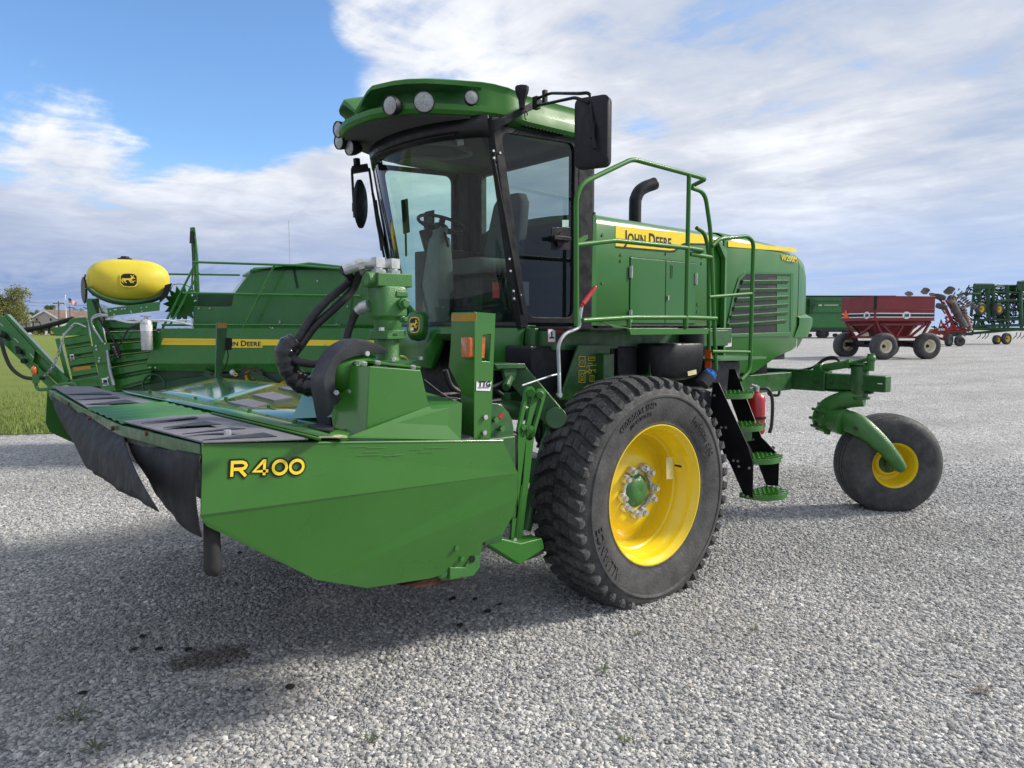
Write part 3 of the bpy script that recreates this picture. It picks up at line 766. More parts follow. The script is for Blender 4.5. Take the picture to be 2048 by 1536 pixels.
# black side panels and fuel tank
mb = MB(); mb.cut(); mb.prism(qs([(1060, 692), (1160, 692), (1140, 760), (1095, 800), (1062, 740)], y=4.02), (0, .3, 0)); mb.cut(); mb.prism(qs([(1222, 690), (1300, 690), (1300, 800), (1222, 800)], y=4.02), (0, .3, 0))
mb.cut(); mb.prism(qs([(1236, 692), (1276, 692), (1276, 790), (1236, 790)], y=3.99), (0, .1, 0))
mb.build_each('side_panel', M['black_plastic'], wr, bevel=.02)
mb = MB(); mb.prism(qs([(1300, 690), (1313, 690), (1313, 770), (1300, 770)], y=3.88), (0, .12, 0)); mb.build('tank_bracket', GF, wr, bevel=.003)
mb = MB()
rows = []
for z_, i in ((1.50, .09), (1.53, .03), (1.58, .0), (1.70, -.01), (1.80, -.01), (1.815, .0), (1.82, .03)):
    y0, y1, x0, x1 = 3.82 + i, 4.4, 4.72 + i, 5.42 - i
    rows.append(rounded([(x0, y0, z_), (x1, y0, z_), (x1, y1, z_), (x0, y1, z_)], .14, 5, closed=True))
mb.solid(rows)
mb.solid([[V((5.36 + .115 * math.cos(a), 3.95 + .115 * math.sin(a), z_)) for a in [k * .3927 for k in range(16)]] for z_ in (1.78, 1.955)])
ft = mb.build('fuel_tank', M['black_plastic'], wr, smooth=40)
mb = MB(); p = q(1416, 700, y=3.86); mb.prism([p + V((0, -.03, 0)), p + V((0, .03, 0)), p + V((0, .03, -.16)), p + V((0, -.03, -.16))], (.012, 0, 0)); mb.build('reflector', M['orange'], ft)
mb = MB(); rows = []
for z_, i in ((1.20, .02), (1.23, 0), (1.42, 0), (1.44, .02)): rows.append(rounded([(5.08 + i, 3.62 + i, z_), (5.36 - i, 3.62 + i, z_), (5.36 - i, 3.9 - i, z_), (5.08 + i, 3.9 - i, z_)], .04, 4, closed=True))
mb.solid(rows); f0 = q(1404, 768, y=3.6); f1 = q(1417, 752, y=3.58); mb.cyl(f0, f1, .06, 14)
dt = mb.build('fluid_reservoir', M['dark_plastic'], wr, smooth=40)
mb = MB(); ax = (f1 - f0).normalized(); mb.lathe([(.048, 0), (.056, .006), (.056, .02), (.042, .03), (.042, .048), (0, .052)], f1, ax, 12)
for k in range(6):
    a = k * 1.047; u = ax.orthogonal().normalized(); w = ax.cross(u); r = u * math.cos(a) + w * math.sin(a); mb.bar(f1 + r * .048, f1 + r * .048 + ax * .04, .016, .012)
mb.build('filler_cap', M['blue_cap'], dt, smooth=30)
mb = MB(); mb.sheet(qs([(1375, 743), (1392, 739), (1393, 748), (1376, 752)], y=3.6), .002, (0, -1, 0)); mb.build('sticker', mat('pale_yellow_sticker', (.6, .58, .3), .5), dt)
# ---------------------------------------------------------------- cab
CY, CH = 5.12, .82
def bow(t, b): return b * max(0, 1 - t * t) ** .75
def wsx(t, s): return 3.70 - .29 * s - bow(t, .30)
def wsp(t, s, o=0): return V((wsx(t, s) - o, CY + CH * t, 1.975 + 1.46 * s))
TT = [math.sin(rad(-90 + 180 * k / 28)) for k in range(29)]
mb = MB(); mb.grid([[wsp(t, s / 10) for t in TT] for s in range(11)])
ws = mb.build('windscreen', M['glass'], wr, smooth=60)
mb = MB(); mb.sheet([wsp(-.80, .93, .005), wsp(-.74, .93, .005), wsp(-.74, .895, .005), wsp(-.80, .895, .005)], .001, (-1, -.4, 0)); mb.build('sticker', M['cab_grey'], ws)
# seals above and below
mb = MB()
mb.cut(); mb.grid([[wsp(t, s, .012) for t in TT] for s in (.925, 1.03)]); mb.cut(); mb.grid([[wsp(t, s, .012) for t in TT] for s in (-.03, .012)])
mb.build_each('windscreen_seal', M['ink'], wr, smooth=60, solidify=.02, off=0)
mb = MB(); mb.tube([wsp(t, .945, .05) + V((0, 0, -.015 * (1 - abs(t)))) for t in TT[6:20]], .012, 8); mb.build('wiper_rail', NB, wr)
def door_loop(inset, y, mirror=False):
    P = [V((3.715, y, 1.985)), V((4.275, y, 1.985)), V((4.285, y, 3.45)), V((3.435, y, 3.41))]
    c = sum(P, V((0, 0, 0))) / 4; out = []
    for i in range(4):
        a, b, d = P[i - 1], P[i], P[(i + 1) % 4]
        e0 = (b - a).normalized(); e1 = (d - b).normalized(); n0 = V((-e0.z, 0, e0.x)); n1 = V((-e1.z, 0, e1.x))
        bis = (n0 + n1); bis = bis / max(.3, bis.dot(n0)); out.append(b + bis * inset)
    return rounded(out, .085 if inset > .02 else .03, 5, closed=True)
for s in (0, 1):
    y = 4.3 if not s else 5.94; sg = -1 if not s else 1
    mb = MB(); ring(mb, door_loop(.0, y), door_loop(.042, y), (0, sg * .03, 0)); dr = mb.build('cab_door', NB, wr, bevel=.004)
    mb = MB(); mb.add(door_loop(.036, y + sg * .01), [tuple(range(len(door_loop(.036, y))))]); mb.build('door_glass', M['door_glass'] if not s else M['glass'], dr)
    if not s:
        mb = MB(); c = q(1122, 478, y=4.262)
        mb.ob(c, (.15, 0, .0), (0, .03, 0), (0, 0, .045)); mb.prism([c + V((-.03, 0, -.06)), c + V((.03, 0, -.06)), c + V((.05, 0, 0)), c + V((0, 0, .06)), c + V((-.05, 0, 0))], (0, .012, 0)); mb.ob(c + V((-.02, -.03, .0)), (.18, 0, 0), (0, .03, 0), (0, 0, .028))
        mb.sheet(qs([(1103, 455), (1142, 455), (1142, 500), (1103, 500)], y=4.29), .004, (0, -1, 0))
        mb.build('door_handle', NB, dr, bevel=.004)
        mb = MB()
        for px, py in ((990, 308), (1028, 590)):
            mb.cut(); p = q(px, py, y=4.27); mb.ob(p, (.03, 0, -.01), (0, .03, 0), (0, 0, .11)); mb.ob(p + V((.035, -.005, .0)), (.06, 0, 0), (0, .02, 0), (0, 0, .05))
        mb.build_each('hinge', NB, dr, bevel=.003)
        mb = MB(); bolts(mb, [q(*p, y=4.252) for p in ((986, 302), (987, 316), (999, 306), (989, 330), (1026, 582), (1027, 597), (1040, 590), (1018, 518), (1020, 542))], (0, -1, 0), .009); mb.build_each('hinge_bolt', M['steel'], dr)
        mb = MB(); mb.sheet(qs([(1124, 440), (1137, 440), (1137, 454), (1124, 454)], y=4.286), .002, (0, -1, 0)); mb.build('sticker', mat('pale_green_sticker', (.35, .5, .45), .5), dr)
# pillars
mb = MB()
for s in (-1, 1):
    mb.cut(); a0, a1 = V((3.70, CY + CH * s, 1.95)), V((3.415, CY + CH * s, 3.46))
    mb.bar(a0 + V((0, s * .012, 0)), a1 + V((0, s * .012, 0)), .075, .075, (0, 1, 0)); mb.tube([a0 + V((-.02, s * .05, .1)), a1 + V((-.02, s * .05, -.3))], .014, 8)
    mb.cut(); mb.bar((4.37, CY + s * (CH - .03), 1.93), (4.37, CY + s * (CH - .03), 3.45), .17, .12, (0, 1, 0))
mb.build_each('cab_pillar', NB, wr, bevel=.012)
mb = MB(); ring(mb, [(4.44, 4.36, 1.93), (4.44, 5.88, 1.93), (4.44, 5.88, 3.46), (4.44, 4.36, 3.46)], [(4.44, 4.5, 2.85), (4.44, 5.74, 2.85), (4.44, 5.74, 3.40), (4.44, 4.5, 3.40)], (.06, 0, 0))
mb.build('cab_rear_wall', M['cab_dark'], wr)
mb = MB(); mb.cut(); mb.cyl((4.47, 4.39, 1.95), (4.47, 4.39, 3.42), .085, 18); mb.cut(); mb.cyl((4.47, 5.85, 1.95), (4.47, 5.85, 3.42), .085, 18); mb.build_each('rear_corner_post', M['black_plastic'], wr, smooth=50)
mb = MB(); mb.add([(4.468, 4.49, 2.84), (4.468, 5.75, 2.84), (4.468, 5.75, 3.41), (4.468, 4.49, 3.41)], [(0, 1, 2, 3)]); mb.build('rear_window', M['glass'], wr)
# floor and sill
mb = MB()
fl = [wsp(t, 0) for t in TT] + [V((4.5, 5.94, 1.975)), V((4.5, 4.3, 1.975))]
mb.prism([p - V((0, 0, .10)) for p in fl], (0, 0, .085)); mb.build('cab_floor', M['cab_dark'], wr)
# ---- interior
mb = MB(); sx = 3.98
mb.solid([rounded([(sx - .26, CY - .26 + i, z_), (sx + .24, CY - .26 + i, z_), (sx + .24, CY + .26 - i, z_), (sx - .26, CY + .26 - i, z_)], .07, 4, closed=True) for z_, i in ((2.40, .02), (2.42, 0), (2.50, 0), (2.53, .03))])
rows = []
for k in range(9):
    tt = k / 8; w = .25 - .06 * tt - (.05 if k == 8 else 0); z_ = 2.50 + .62 * tt; xc = sx + .20 + .12 * tt
    rows.append(rounded([(xc - .05, CY - w, z_), (xc + .07, CY - w, z_), (xc + .07, CY + w, z_), (xc - .05, CY + w, z_)], .04, 3, closed=True))
mb.solid(rows)
st = mb.build('operator_seat', M['seat'], wr, smooth=45)
mb = MB(); mb.bx(sx - .18, sx + .2, CY - .2, CY + .2, 1.98, 2.38); mb.build('seat_pedestal', M['cab_dark'], st, bevel=.02)
mb = MB()
mb.solid([rounded([(sx - .30, 5.32, z_), (sx + .25, 5.32, z_), (sx + .25, 5.66, z_), (sx - .38, 5.66, z_)], .05, 3, closed=True) for z_ in (1.98, 2.5, 2.62)]); mb.bar((sx - .32, 5.45, 2.62), (sx - .38, 5.45, 2.80), .05, .12); mb.ob((sx - .36, 5.42, 2.88), (.03, .0, .02), (0, .14, 0), (0, 0, .14))
mb.build('control_console', M['cab_dark'], wr, bevel=.015)
mb = MB(); cx = 3.52
for rows in ([((cx - .05), .10, 1.98), ((cx - .03), .10, 2.22), (cx - .02, .12, 2.26), (cx + .0, .085, 2.62), (cx + .0, .075, 2.68), (cx + .0, .055, 2.70), (cx + .02, .05, 2.78)],):
    mb.solid([rounded([(a - w * .8, CY - w, z_), (a + w * .8, CY - w, z_), (a + w * .8, CY + w, z_), (a - w * .8, CY + w, z_)], w * .3, 3, closed=True) for a, w, z_ in rows])
sc_ = mb.build('steering_column', M['cab_grey'], wr, smooth=35)
mb = MB(); c = V((cx + .02, CY, 2.80)); ax = V((.30, 0, 1)).normalized(); u = V((0, 1, 0)); w = ax.cross(u)
mb.tube([c + (u * math.cos(a) + w * math.sin(a)) * .195 for a in [k * math.pi / 16 for k in range(32)]], .014, 8, closed=True)
for k in range(3):
    a = k * 2.094 + .5; mb.bar(c - ax * .03, c + (u * math.cos(a) + w * math.sin(a)) * .19, .05, .016, ax)
mb.lathe([(0, .0), (.055, -.005), (.05, -.05), (0, -.05)], c, ax, 14)
mb.bar(c + V((0, -.03, -.05)), c + V((-.06, -.18, -.2)), .015, .015)
mb.build('steering_wheel', M['ink'], sc_, smooth=40)
mb = MB(); mb.bar((3.62, 4.5, 2.3), (3.62, 4.5, 2.18), .012, .06); mb.build('red_tag', M['red_sticker'], wr)
mb = MB(); mb.tube(rounded([(4.2, 4.55, 2.45), (4.0, 4.5, 2.62), (3.9, 4.5, 2.64)], .04), .012, 6); mb.ball((3.88, 4.5, 2.62), .026, 8); mb.build('hand_lever', M['cab_dark'], wr); mb = MB(); mb.tube([(3.95, 4.55, 2.0), (3.9, 4.52, 2.2)], .008, 6); mb.ball((3.9, 4.52, 2.21), .022, 8)
mb.build('hand_lever', M['cab_dark'], wr)
mb = MB(); mb.ob((3.62, 5.80, 2.95), (.06, .0, .02), (0, .03, 0), (-.02, 0, .30)); mb.bar((3.62, 5.80, 2.8), (3.66, 5.86, 2.6), .02, .02); mb.build('cab_monitor', M['cab_dark'], wr, bevel=.006)
mb = MB(); mb.tube(spline([(3.25, 5.1, 3.42), (3.5, 4.9, 3.40), (3.75, 5.0, 3.38), (3.7, 5.3, 3.39), (3.5, 5.5, 3.41)], 6), .02, 8); mb.build('air_hose', M['cab_grey'], wr)
for dy in (0, .07, .14):
    mb = MB(); mb.tube(spline([(3.9, 4.62 + dy, 2.38), (3.85, 4.6 + dy, 2.2), (3.95, 4.58 + dy, 2.1), (4.05, 4.6 + dy, 1.99)], 5), .008, 6); mb.build('seat_cable', M['rubber'], wr)
mb = MB(); mb.cyl((3.72, 5.42, 2.62), (3.70, 5.40, 2.74), .012, 8); mb.ball((3.70, 5.40, 2.77), .032, 10, (1, .8, 1.3)); mb.build('joystick', M['ink'], wr)
mb = MB()
for k in range(8): mb.cut(); mb.ob((3.78 + .05 * (k % 4), 5.38 + .07 * (k // 4), 2.625), (.025, 0, 0), (0, .03, 0), (0, 0, .014))
mb.build_each('console_button', M['cab_grey'], wr)
mb = MB(); mb.sheet([(3.80, 4.318, 2.12), (3.80, 4.318, 2.30), (3.72, 4.318, 2.30), (3.72, 4.318, 2.12)], .002, (0, 1, 0)); mb.build('pocket', M['cab_grey'], wr)
# ---- roof
def plan(dy):
    P = [(0, 2.75), (.2, 2.765), (.4, 2.83), (.5, 2.89), (.6, 2.99), (.7, 3.15), (.8, 3.34), (.87, 3.50)]
    return float(np.interp(abs(dy), [p[0] for p in P], [p[1] for p in P]))
S = []
for dy in (-.87, -.84, -.8, -.75, -.7, -.65, -.6, -.55, -.5, -.45, -.4, -.34, -.28, -.22, -.16, -.1, -.05, 0): S.append((plan(dy), dy))
S = [(4.56, -.90), (4.45, -.90), (4.1, -.90), (3.85, -.90), (3.70, -.90), (3.60, -.895), (3.53, -.885)] + S
S = S + [(x, -dy) for x, dy in S[-2::-1]]
rows = []
for x, dy in S:
    p = V((x, CY + dy, 0)); c = V((3.85, CY + dy * .35, 0)); n = (c - p); n.z = 0; n = n.normalized()
    if x > 3.55: n = V((0, -1 if dy > 0 else 1, 0))
    f = max(0, min(1, (.80 - abs(dy)) / .12)) * max(0, min(1, (abs(dy) - .02) / .1)); notch = max(0, 1 - abs(dy) / .2); fr = max(0, min(1, (3.7 - x) / .3))
    zb = 3.425 + .03 * fr; zt = 3.67 + .05 * fr - .13 * notch
    zm = 3.53 + .01 * fr
    prof = [(.34, zb + .03), (.10, zb + .005), (.02, zb + .02), (.0, zb + .045), (.0 + .005, zm), (.01 + .11 * f, zm + .012), (.02 + .13 * f, zt - .065), (.005 + .02 * (1 - f), zt - .045), (.015, zt - .012), (.04, zt), (.22, zt + .05 + .05 * notch), (.5, zt + .085 + .1 * notch)]
    rows.append([p + n * a + V((0, 0, z_)) for a, z_ in prof])
mb = MB(); mb.grid(rows)
mb.add([r[-1] for r in rows], [tuple(range(len(rows)))])
nseg = len(rows[0]) - 1
for i in range(len(rows) - 1):
    if max(abs(S[i][1]), abs(S[i + 1][1])) < .79 and min(abs(S[i][1]), abs(S[i + 1][1])) > .04:
        for k in (5, 6): mb.m[i * nseg + k] = 1
roof = mb.build('cab_roof', [M['green_rail'], M['green_frame']], wr, smooth=40)
mb = MB(); mb.add([V((x if x > 3.4 else x + .05, CY + dy * .985, 3.455)) for x, dy in S], [tuple(range(len(S)))]); mb.build('headliner', M['headliner'], roof, solidify=.03)
mb = MB()
for k in range(12): mb.cut(); mb.bar((3.66 + k * .035, 4.19, 3.428), (3.67 + k * .035, 4.26, 3.432), .012, .008)
mb.build_each('vent_slot', M['ink'], roof)
# grab bar and antenna
mb = MB(); mb.tube(rounded([(2.97, 5.5, 3.68), (2.97, 5.5, 3.74), (3.02, 5.75, 3.74), (3.02, 5.75, 3.68)], .03), .012, 6); mb.build('grab_bar', GR, roof)
mb = MB(); p = q(1044, 192, y=4.12); mb.lathe([(.02, -.09), (.026, -.03), (.03, -.02), (.045, .02), (.05, .04), (.05, .065), (0, .07)], p, (0, 0, 1), 8); mb.build('beacon_socket', M['black_plastic'], roof)
def work_light(p, dirn, r=.062, white=False):
    dirn = V(dirn).normalized(); mb = MB()
    mb.lathe([(0, -.10), (r * .6, -.095), (r * .95, -.05), (r * 1.08, -.01), (r * 1.08, .012), (r, .012)], p, dirn, 22)
    o = mb.build('work_light', M['black_plastic'], roof, smooth=45)
    mb = MB(); mb.lathe([(0, .018), (r * .6, .015), (r, .006)], p, dirn, 22); mb.build('lens', M['lamp'], o, smooth=60)
work_light(q(781, 211, x=2.79), (-1, -.3, -.12), .063)
work_light(q(848, 204, x=2.86), (-.6, -.85, -.05), .068)
work_light(q(943, 195, x=3.12), (-.5, -.9, -.0), .047)
for px, py, x_ in ((677, 259, 2.86), (679, 283, 2.88), (700, 295, 2.94)): work_light(q(px, py, x=x_), (-1, -.1, -.1), .06)
# ---- mirrors
mb = MB()
pb = qs([(985, 240), (1000, 236), (1068, 203), (1070, 216), (1052, 225), (990, 262)], y=4.22); mb.prism(pb, (0, .03, 0)); mb.build('mirror_bracket', NB, wr, bevel=.004)
m0 = q(1186, 266, x=3.42)
mb = MB()
ax = V((-.93, -.36, .05)).normalized(); sd = V((ax.y, -ax.x, 0)).normalized(); u = ax.cross(sd)
pts = rounded([m0 + sd * a + V((0, 0, b_)) for a, b_ in ((-.115, -.215), (.115, -.215), (.115, .215), (-.115, .215))], .045, 5, closed=True)
mb.solid([[m0 + (p - m0) * .93 + ax * .035 for p in pts], [p + ax * .025 for p in pts], [p - ax * .02 for p in pts], [m0 + (p - m0) * .95 - ax * .028 for p in pts]])
mi = mb.build('mirror', M['black_plastic'], wr, smooth=40)
mb = MB(); mb.sheet([m0 + (p - m0) * .9 - ax * .029 for p in pts], .003, -ax); mb.build('mirror_glass', M['steel'], mi)
b0 = q(1073, 206, y=4.15); mb = MB()
mb.ob(b0, (.04, 0, 0), (0, .05, 0), (0, 0, .09)); mb.ob(b0 + V((.0, -.09, .02)), (.03, 0, 0), (0, .03, 0), (0, 0, .10))
top = q(1180, 185, x=3.40); mb.tube(rounded([b0 + V((0, 0, .03)), b0 + V((0, -.15, .035)), q(1160, 187, x=3.36), top, q(1184, 245, x=3.37), q(1189, 298, x=3.37)], .06), .011, 8)
mb.tube(rounded([b0 + V((0, 0, -.02)), q(1150, 195, x=3.36), q(1178, 205, x=3.38)], .04), .011, 8)
mb.ob(q(1186, 262, x=3.375), ax * .03, sd * .03, (0, 0, .09)); mb.tube([q(1052, 222, y=4.1) + V((.012 * math.cos(a), 0, -.03 + .03 * math.sin(a))) for a in [k * .5 for k in range(11)]], .005, 6)
mb.build('mirror_arm', NB, mi, bevel=.002)
f0 = q(720, 408, x=3.05)
mb = MB(); pts = [V((0, .10 * math.cos(a), .20 * math.sin(a))) for a in [2 * math.pi * k / 20 for k in range(20)]]
e1 = (FWD * .97 + RGT * .25).normalized()
mb.solid([[f0 + e1 * p.y * s_ + UPV * p.z * s_ + RGT * o_ for p in pts] for s_, o_ in ((.8, .03), (1, .012), (1, -.008), (.9, -.016))])
m2 = mb.build('mirror', M['black_plastic'], wr, smooth=40)
mb = MB(); mb.tube(rounded([q(735, 336, x=3.2), q(704, 336, x=3.08), q(704, 345, x=3.06), q(709, 435, x=3.05)], .02), .011, 8); mb.bar(q(705, 340, x=3.08), q(736, 335, x=3.2), .05, .06); mb.cyl(q(713, 318, x=3.1), q(714, 330, x=3.1), .03, 8); mb.ob(q(711, 415, x=3.05), RGT * .05, FWD * .04, UPV * .07)
mb.build('mirror_arm', NB, m2)
# wiper on the far pillar
mb = MB(); mb.tube([wsp(.86, .93, .05), wsp(.82, .6, .07), wsp(.70, .22, .06)], .011, 6); mb.tube([wsp(.90, .75, .05), wsp(.86, .45, .07)], .016, 6); mb.build('wiper', NB, wr)
# ---- nose below the windscreen
def nsp(t, z_, o=0): return V((3.73 - bow(t, .36) - o, CY + .85 * t, z_))
mb = MB(); rows = []
TN = [-1.0 + 2 * k / 40 for k in range(41)]
for t in TN:
    dy = abs(t); top = 1.955; lo = 1.70 if dy > .93 else 1.62
    arch = 0
    if -.72 < t < -.10: arch = max(0, min(1, (min(t + .72, -.10 - t)) / .14))
    lo = lo + .235 * arch if arch else lo
    if t > .55: lo = 1.7
    rows.append([nsp(t, top + .0, -.10), nsp(t, top + .0, -.02), nsp(t, top - .02, .005), nsp(t, top - .045, .022), nsp(t, lo + (top - lo) * .45, .035), nsp(t, lo + .01, .0), nsp(t, lo, -.04)])
mb.grid(rows)
mb.grid([[V((3.72, 4.27, 1.955)), V((3.72, 4.27, 1.70))], [V((3.8, 4.265, 1.94)), V((3.8, 4.265, 1.72))]])
no = mb.build('nose_panel', M['green_gloss'], wr, smooth=40, solidify=.012)
mb = MB(); ec = q(829, 650, x=3.215); en = V((-.80, -.6, .1)).normalized(); ex = V((-en.y, en.x, 0)).normalized() * -1
ex = V((.6, -.8, 0)); ez = en.cross(ex).normalized(); ez = ez if ez.z > 0 else -ez
def badge(c, n, ux, uz, w, h, parent, base, pod=True):
    sh = [(-.5, .3), (-.36, .46), (0, .5), (.36, .46), (.5, .3), (.5, -.25), (.36, -.45), (0, -.5), (-.36, -.45), (-.5, -.25)]
    def lay(k, o, m_, nm):
        mb = MB(); mb.prism([c + ux * a * w * k + uz * b_ * h * k + n * o for a, b_ in sh], n * .003); return mb.build(nm, m_, parent)
    if pod:
        mb = MB(); mb.solid([[c + ux * a * w * k + uz * (b_ * h * k) + n * o for a, b_ in sh] for k, o in ((1.9, -.09), (1.7, -.02), (1.35, 0), (1.0, .002))]); pd = mb.build('badge_pod', base, parent, smooth=45)
    lay(1.0, .003, M['yellow_decal'], 'badge_border'); lay(.86, .006, M['ink'], 'badge_field')
    deer = [(-.40, -.02), (-.30, -.07), (-.22, -.02), (-.10, .0), (.06, -.02), (.16, .04), (.20, .10), (.29, .07), (.31, .10), (.24, .16), (.20, .17), (.27, .27), (.22, .28), (.16, .19), (.13, .28), (.08, .27), (.11, .17), (.08, .10), (-.08, .09), (-.24, .08), (-.30, .11), (-.33, .07), (-.31, .02)]
    legs = [[(.10, .0), (.20, -.06), (.33, -.02), (.32, -.05), (.19, -.11), (.04, -.04)], [(.04, -.02), (.12, -.13), (.24, -.14), (.23, -.17), (.09, -.17), (-.02, -.03)], [(-.28, .02), (-.36, -.10), (-.27, -.20), (-.24, -.19), (-.31, -.10), (-.20, -.02)], [(-.22, .0), (-.24, -.10), (-.14, -.19), (-.11, -.17), (-.19, -.09), (-.12, 0)]]
    mb = MB()
    for P in [deer] + legs: mb.prism([c + ux * a * w * 1.15 + uz * b_ * h * 1.15 + n * .009 for a, b_ in P], n * .002)
    mb.build('leaping_deer', M['yellow_decal'], parent)
badge(ec, en, ex, ez, .085, .13, no, M['green_gloss'])
# ---------------------------------------------------------------- engine hood
YS = 4.30
def hood_sec(x, ys, zb, zt, sh=.10, yc=WY):
    h = yc - ys
    half = [(ys + .01, zb), (ys, zb + .02), (ys, zt - sh), (ys + .022, zt - sh * .42), (ys + .075, zt - sh * .12), (ys + .15, zt), (yc - h * .3, zt + .025), (yc, zt + .03)]
    pts = half + [(2 * yc - y, z_) for y, z_ in half[-2::-1]]
    return [V((x, y, z_)) for y, z_ in pts]
mb = MB()
mb.grid([hood_sec(x, YS, 1.965, zt) for x, zt in ((4.505, 2.90), (4.53, 2.905), (5.2, 2.895), (6.0, 2.885), (6.322, 2.88))])
mb.add(hood_sec(4.505, YS, 1.965, 2.90), [tuple(range(15))[::-1]])
hood = mb.build('engine_hood', M['green_gloss'], wr, smooth=45)
mb = MB()
hs = [q(1178, 640, y=4.32), q(1178, 470, y=4.32), q(1190, 432, y=4.36)]
mb.prism([(4.455, 4.285, 1.965), (4.515, 4.285, 1.965), (4.515, 4.285, 2.84), (4.50, 4.285, 2.90), (4.47, 4.285, 2.86)], (0, .05, 0)); mb.build('hood_edge', M['green_gloss'], hood, bevel=.004)
mb = MB(); mb.bx(4.6, 7.6, 4.34, 5.76, 1.6, 2.82); mb.build('engine_bay', M['ink'], hood)
# access doors with a shadow gap
dd = 4.296
for (x0, x1) in ((4.952, 5.428), (5.438, 5.882)):
    mb = MB(); mb.bx(x0, x1, dd - .004, YS + .004, 1.99, 2.555); dr = mb.build('access_door', M['green_gloss'], hood, bevel=.002)
    if x0 > 5.4:
        mb = MB(); mb.bx(5.452, 5.468, dd - .02, dd - .004, 2.20, 2.24); mb.build('latch', M['steel'], dr)
        mb = MB(); ring(mb, [(5.50, dd - .008, 2.40), (5.53, dd - .008, 2.40), (5.53, dd - .008, 2.52), (5.50, dd - .008, 2.52)], [(5.507, dd - .008, 2.407), (5.523, dd - .008, 2.407), (5.523, dd - .008, 2.513), (5.507, dd - .008, 2.513)], (0, .004, 0)); mb.build('door_handle', M['green_frame'], dr)
    mb = MB()
    hx = x0 if x0 < 5.2 else x1
    for hz in ((2.43, 2.05) if x0 < 5.2 else (2.41,)): mb.cut(); mb.bx(hx - .018, hx + .018, dd - .012, dd - .004, hz - .05, hz + .05); mb.cyl((hx, dd - .014, hz - .055), (hx, dd - .014, hz + .055), .008, 8)
    mb.build_each('hinge', M['steel'], dr)
mb = MB(); ring(mb, [(4.944, dd + .002, 1.975), (5.89, dd + .002, 1.975), (5.89, dd + .002, 2.563), (4.944, dd + .002, 2.563)], [(4.952, dd + .002, 1.99), (5.882, dd + .002, 1.99), (5.882, dd + .002, 2.555), (4.952, dd + .002, 2.555)], (0, .003, 0)); mb.bx(5.428, 5.438, dd + .001, dd + .004, 1.98, 2.56)
mb.build('door_gap', M['ink'], hood)
mb = MB(); bolts(mb, [(4.60, YS - .008, 2.72), (4.60, YS - .008, 2.32), (4.60, YS - .008, 2.0), (4.83, YS - .008, 2.57), (4.83, YS - .008, 2.52), (4.83, YS - .008, 2.03), (5.44, YS - .008, 2.62), (5.98, YS - .008, 2.62), (5.98, YS - .008, 2.56), (5.93, YS - .008, 2.17), (5.93, YS - .008, 2.1), (6.1, YS - .008, 2.5)], (0, 1, 0), .013, .01)
mb.build_each('bolt', M['green_cast'], hood)
# stripe with the maker's lettering
sy = YS - .0015
mb = MB(); mb.sheet(qs([(1231, 451), (1412, 471), (1411, 487), (1366, 486), (1348, 500), (1340, 501), (1231, 492)], y=sy), .0015, (0, -1, 0)); stripe = mb.build('yellow_stripe', M['yellow_decal'], hood)
mb = MB(); mb.sheet(qs([(1231, 492), (1340, 501), (1348, 500), (1366, 486), (1411, 487), (1411, 490), (1368, 489.5), (1350, 504), (1340, 505), (1231, 495.5)], y=sy), .0012, (0, -1, 0)); mb.build('stripe_lower_line', M['ink'], hood)  # black line along the lower edge of the stripe
mb = MB(); mb.sheet(qs([(1414, 472), (1440, 484), (1440, 489), (1414, 488)], y=sy), .0015, (0, -1, 0)); mb.build('yellow_stripe', M['yellow_decal'], hood)
p0 = q(1248, 486, y=sy - .003); p1 = q(1344, 495, y=sy - .003)
mb = MB(); text_on(mb, 'J', p0 + V((0, 0, .0)), (1, 0, 0), (0, 0, 1), height=.125, bold=.03, depth=.001)
vs, fs = text_mesh('JOHN DEERE', .03, .5); 
mb = MB()
def caps_text(mb, org, ux, uy, h, wtot):
    """capitals: first letter of each word taller"""
    parts = [('J', 1), ('OHN', .8), (' ', 0), ('D', 1), ('EERE', .8)]; x = 0; L = []
    for s_, k in parts:
        if s_ == ' ': x += .38; continue
        vs, fs = text_mesh(s_, .035, .5, space=1.05); w = max(v[0] for v in vs) * k * 1.0
        L.append((vs, fs, x, k)); x += w + .11
    sc = wtot / x; ux = V(ux); uy = V(uy); n = ux.cross(uy)
    for vs, fs, x0, k in L:
        mb.add([V(org) + ux * (x0 + v[0] * k) * sc + uy * v[1] * k * h + n * .001 * (v[2] + .5) for v in vs], fs)
caps_text(mb, (p0.x, sy - .0025, 2.672), (1, 0, 0), (0, 0, 1), .115, p1.x - p0.x)
mb.build('lettering', M['ink'], stripe)
# ---- rear cowl
def cz(x): # lower edge of the cowl
    return float(np.interp(x, [6.33, 6.9, 7.2, 7.45, 7.75, 8.0, 8.2], [1.50, 1.47, 1.50, 1.68, 1.70, 1.86, 1.95]))
rows = []
for x, ys, zt, sh in ((6.338, 4.30, 2.895, .10), (6.36, 4.29, 2.90, .10), (6.9, 4.285, 2.875, .11), (7.4, 4.29, 2.845, .12), (7.70, 4.305, 2.81, .14), (7.80, 4.315, 2.79, .15)):
    rows.append(hood_sec(x, ys, cz(x), zt, sh))
mb = MB(); mb.grid(rows); cowl = mb.build('rear_cowl', M['green_gloss'], wr, smooth=45)
rows = []
for x, ys, zt, sh, zb in ((7.812, 4.315, 2.788, .15, 1.70), (7.90, 4.318, 2.77, .17, 1.76), (7.99, 4.33, 2.73, .21, 1.84), (8.06, 4.36, 2.65, .25, 1.9), (8.11, 4.43, 2.50, .27, 1.95), (8.13, 4.60, 2.32, .22, 1.98)):
    rows.append(hood_sec(x, ys, zb, zt, sh))
mb = MB(); mb.grid(rows); mb.add(rows[-1], [tuple(range(15))])
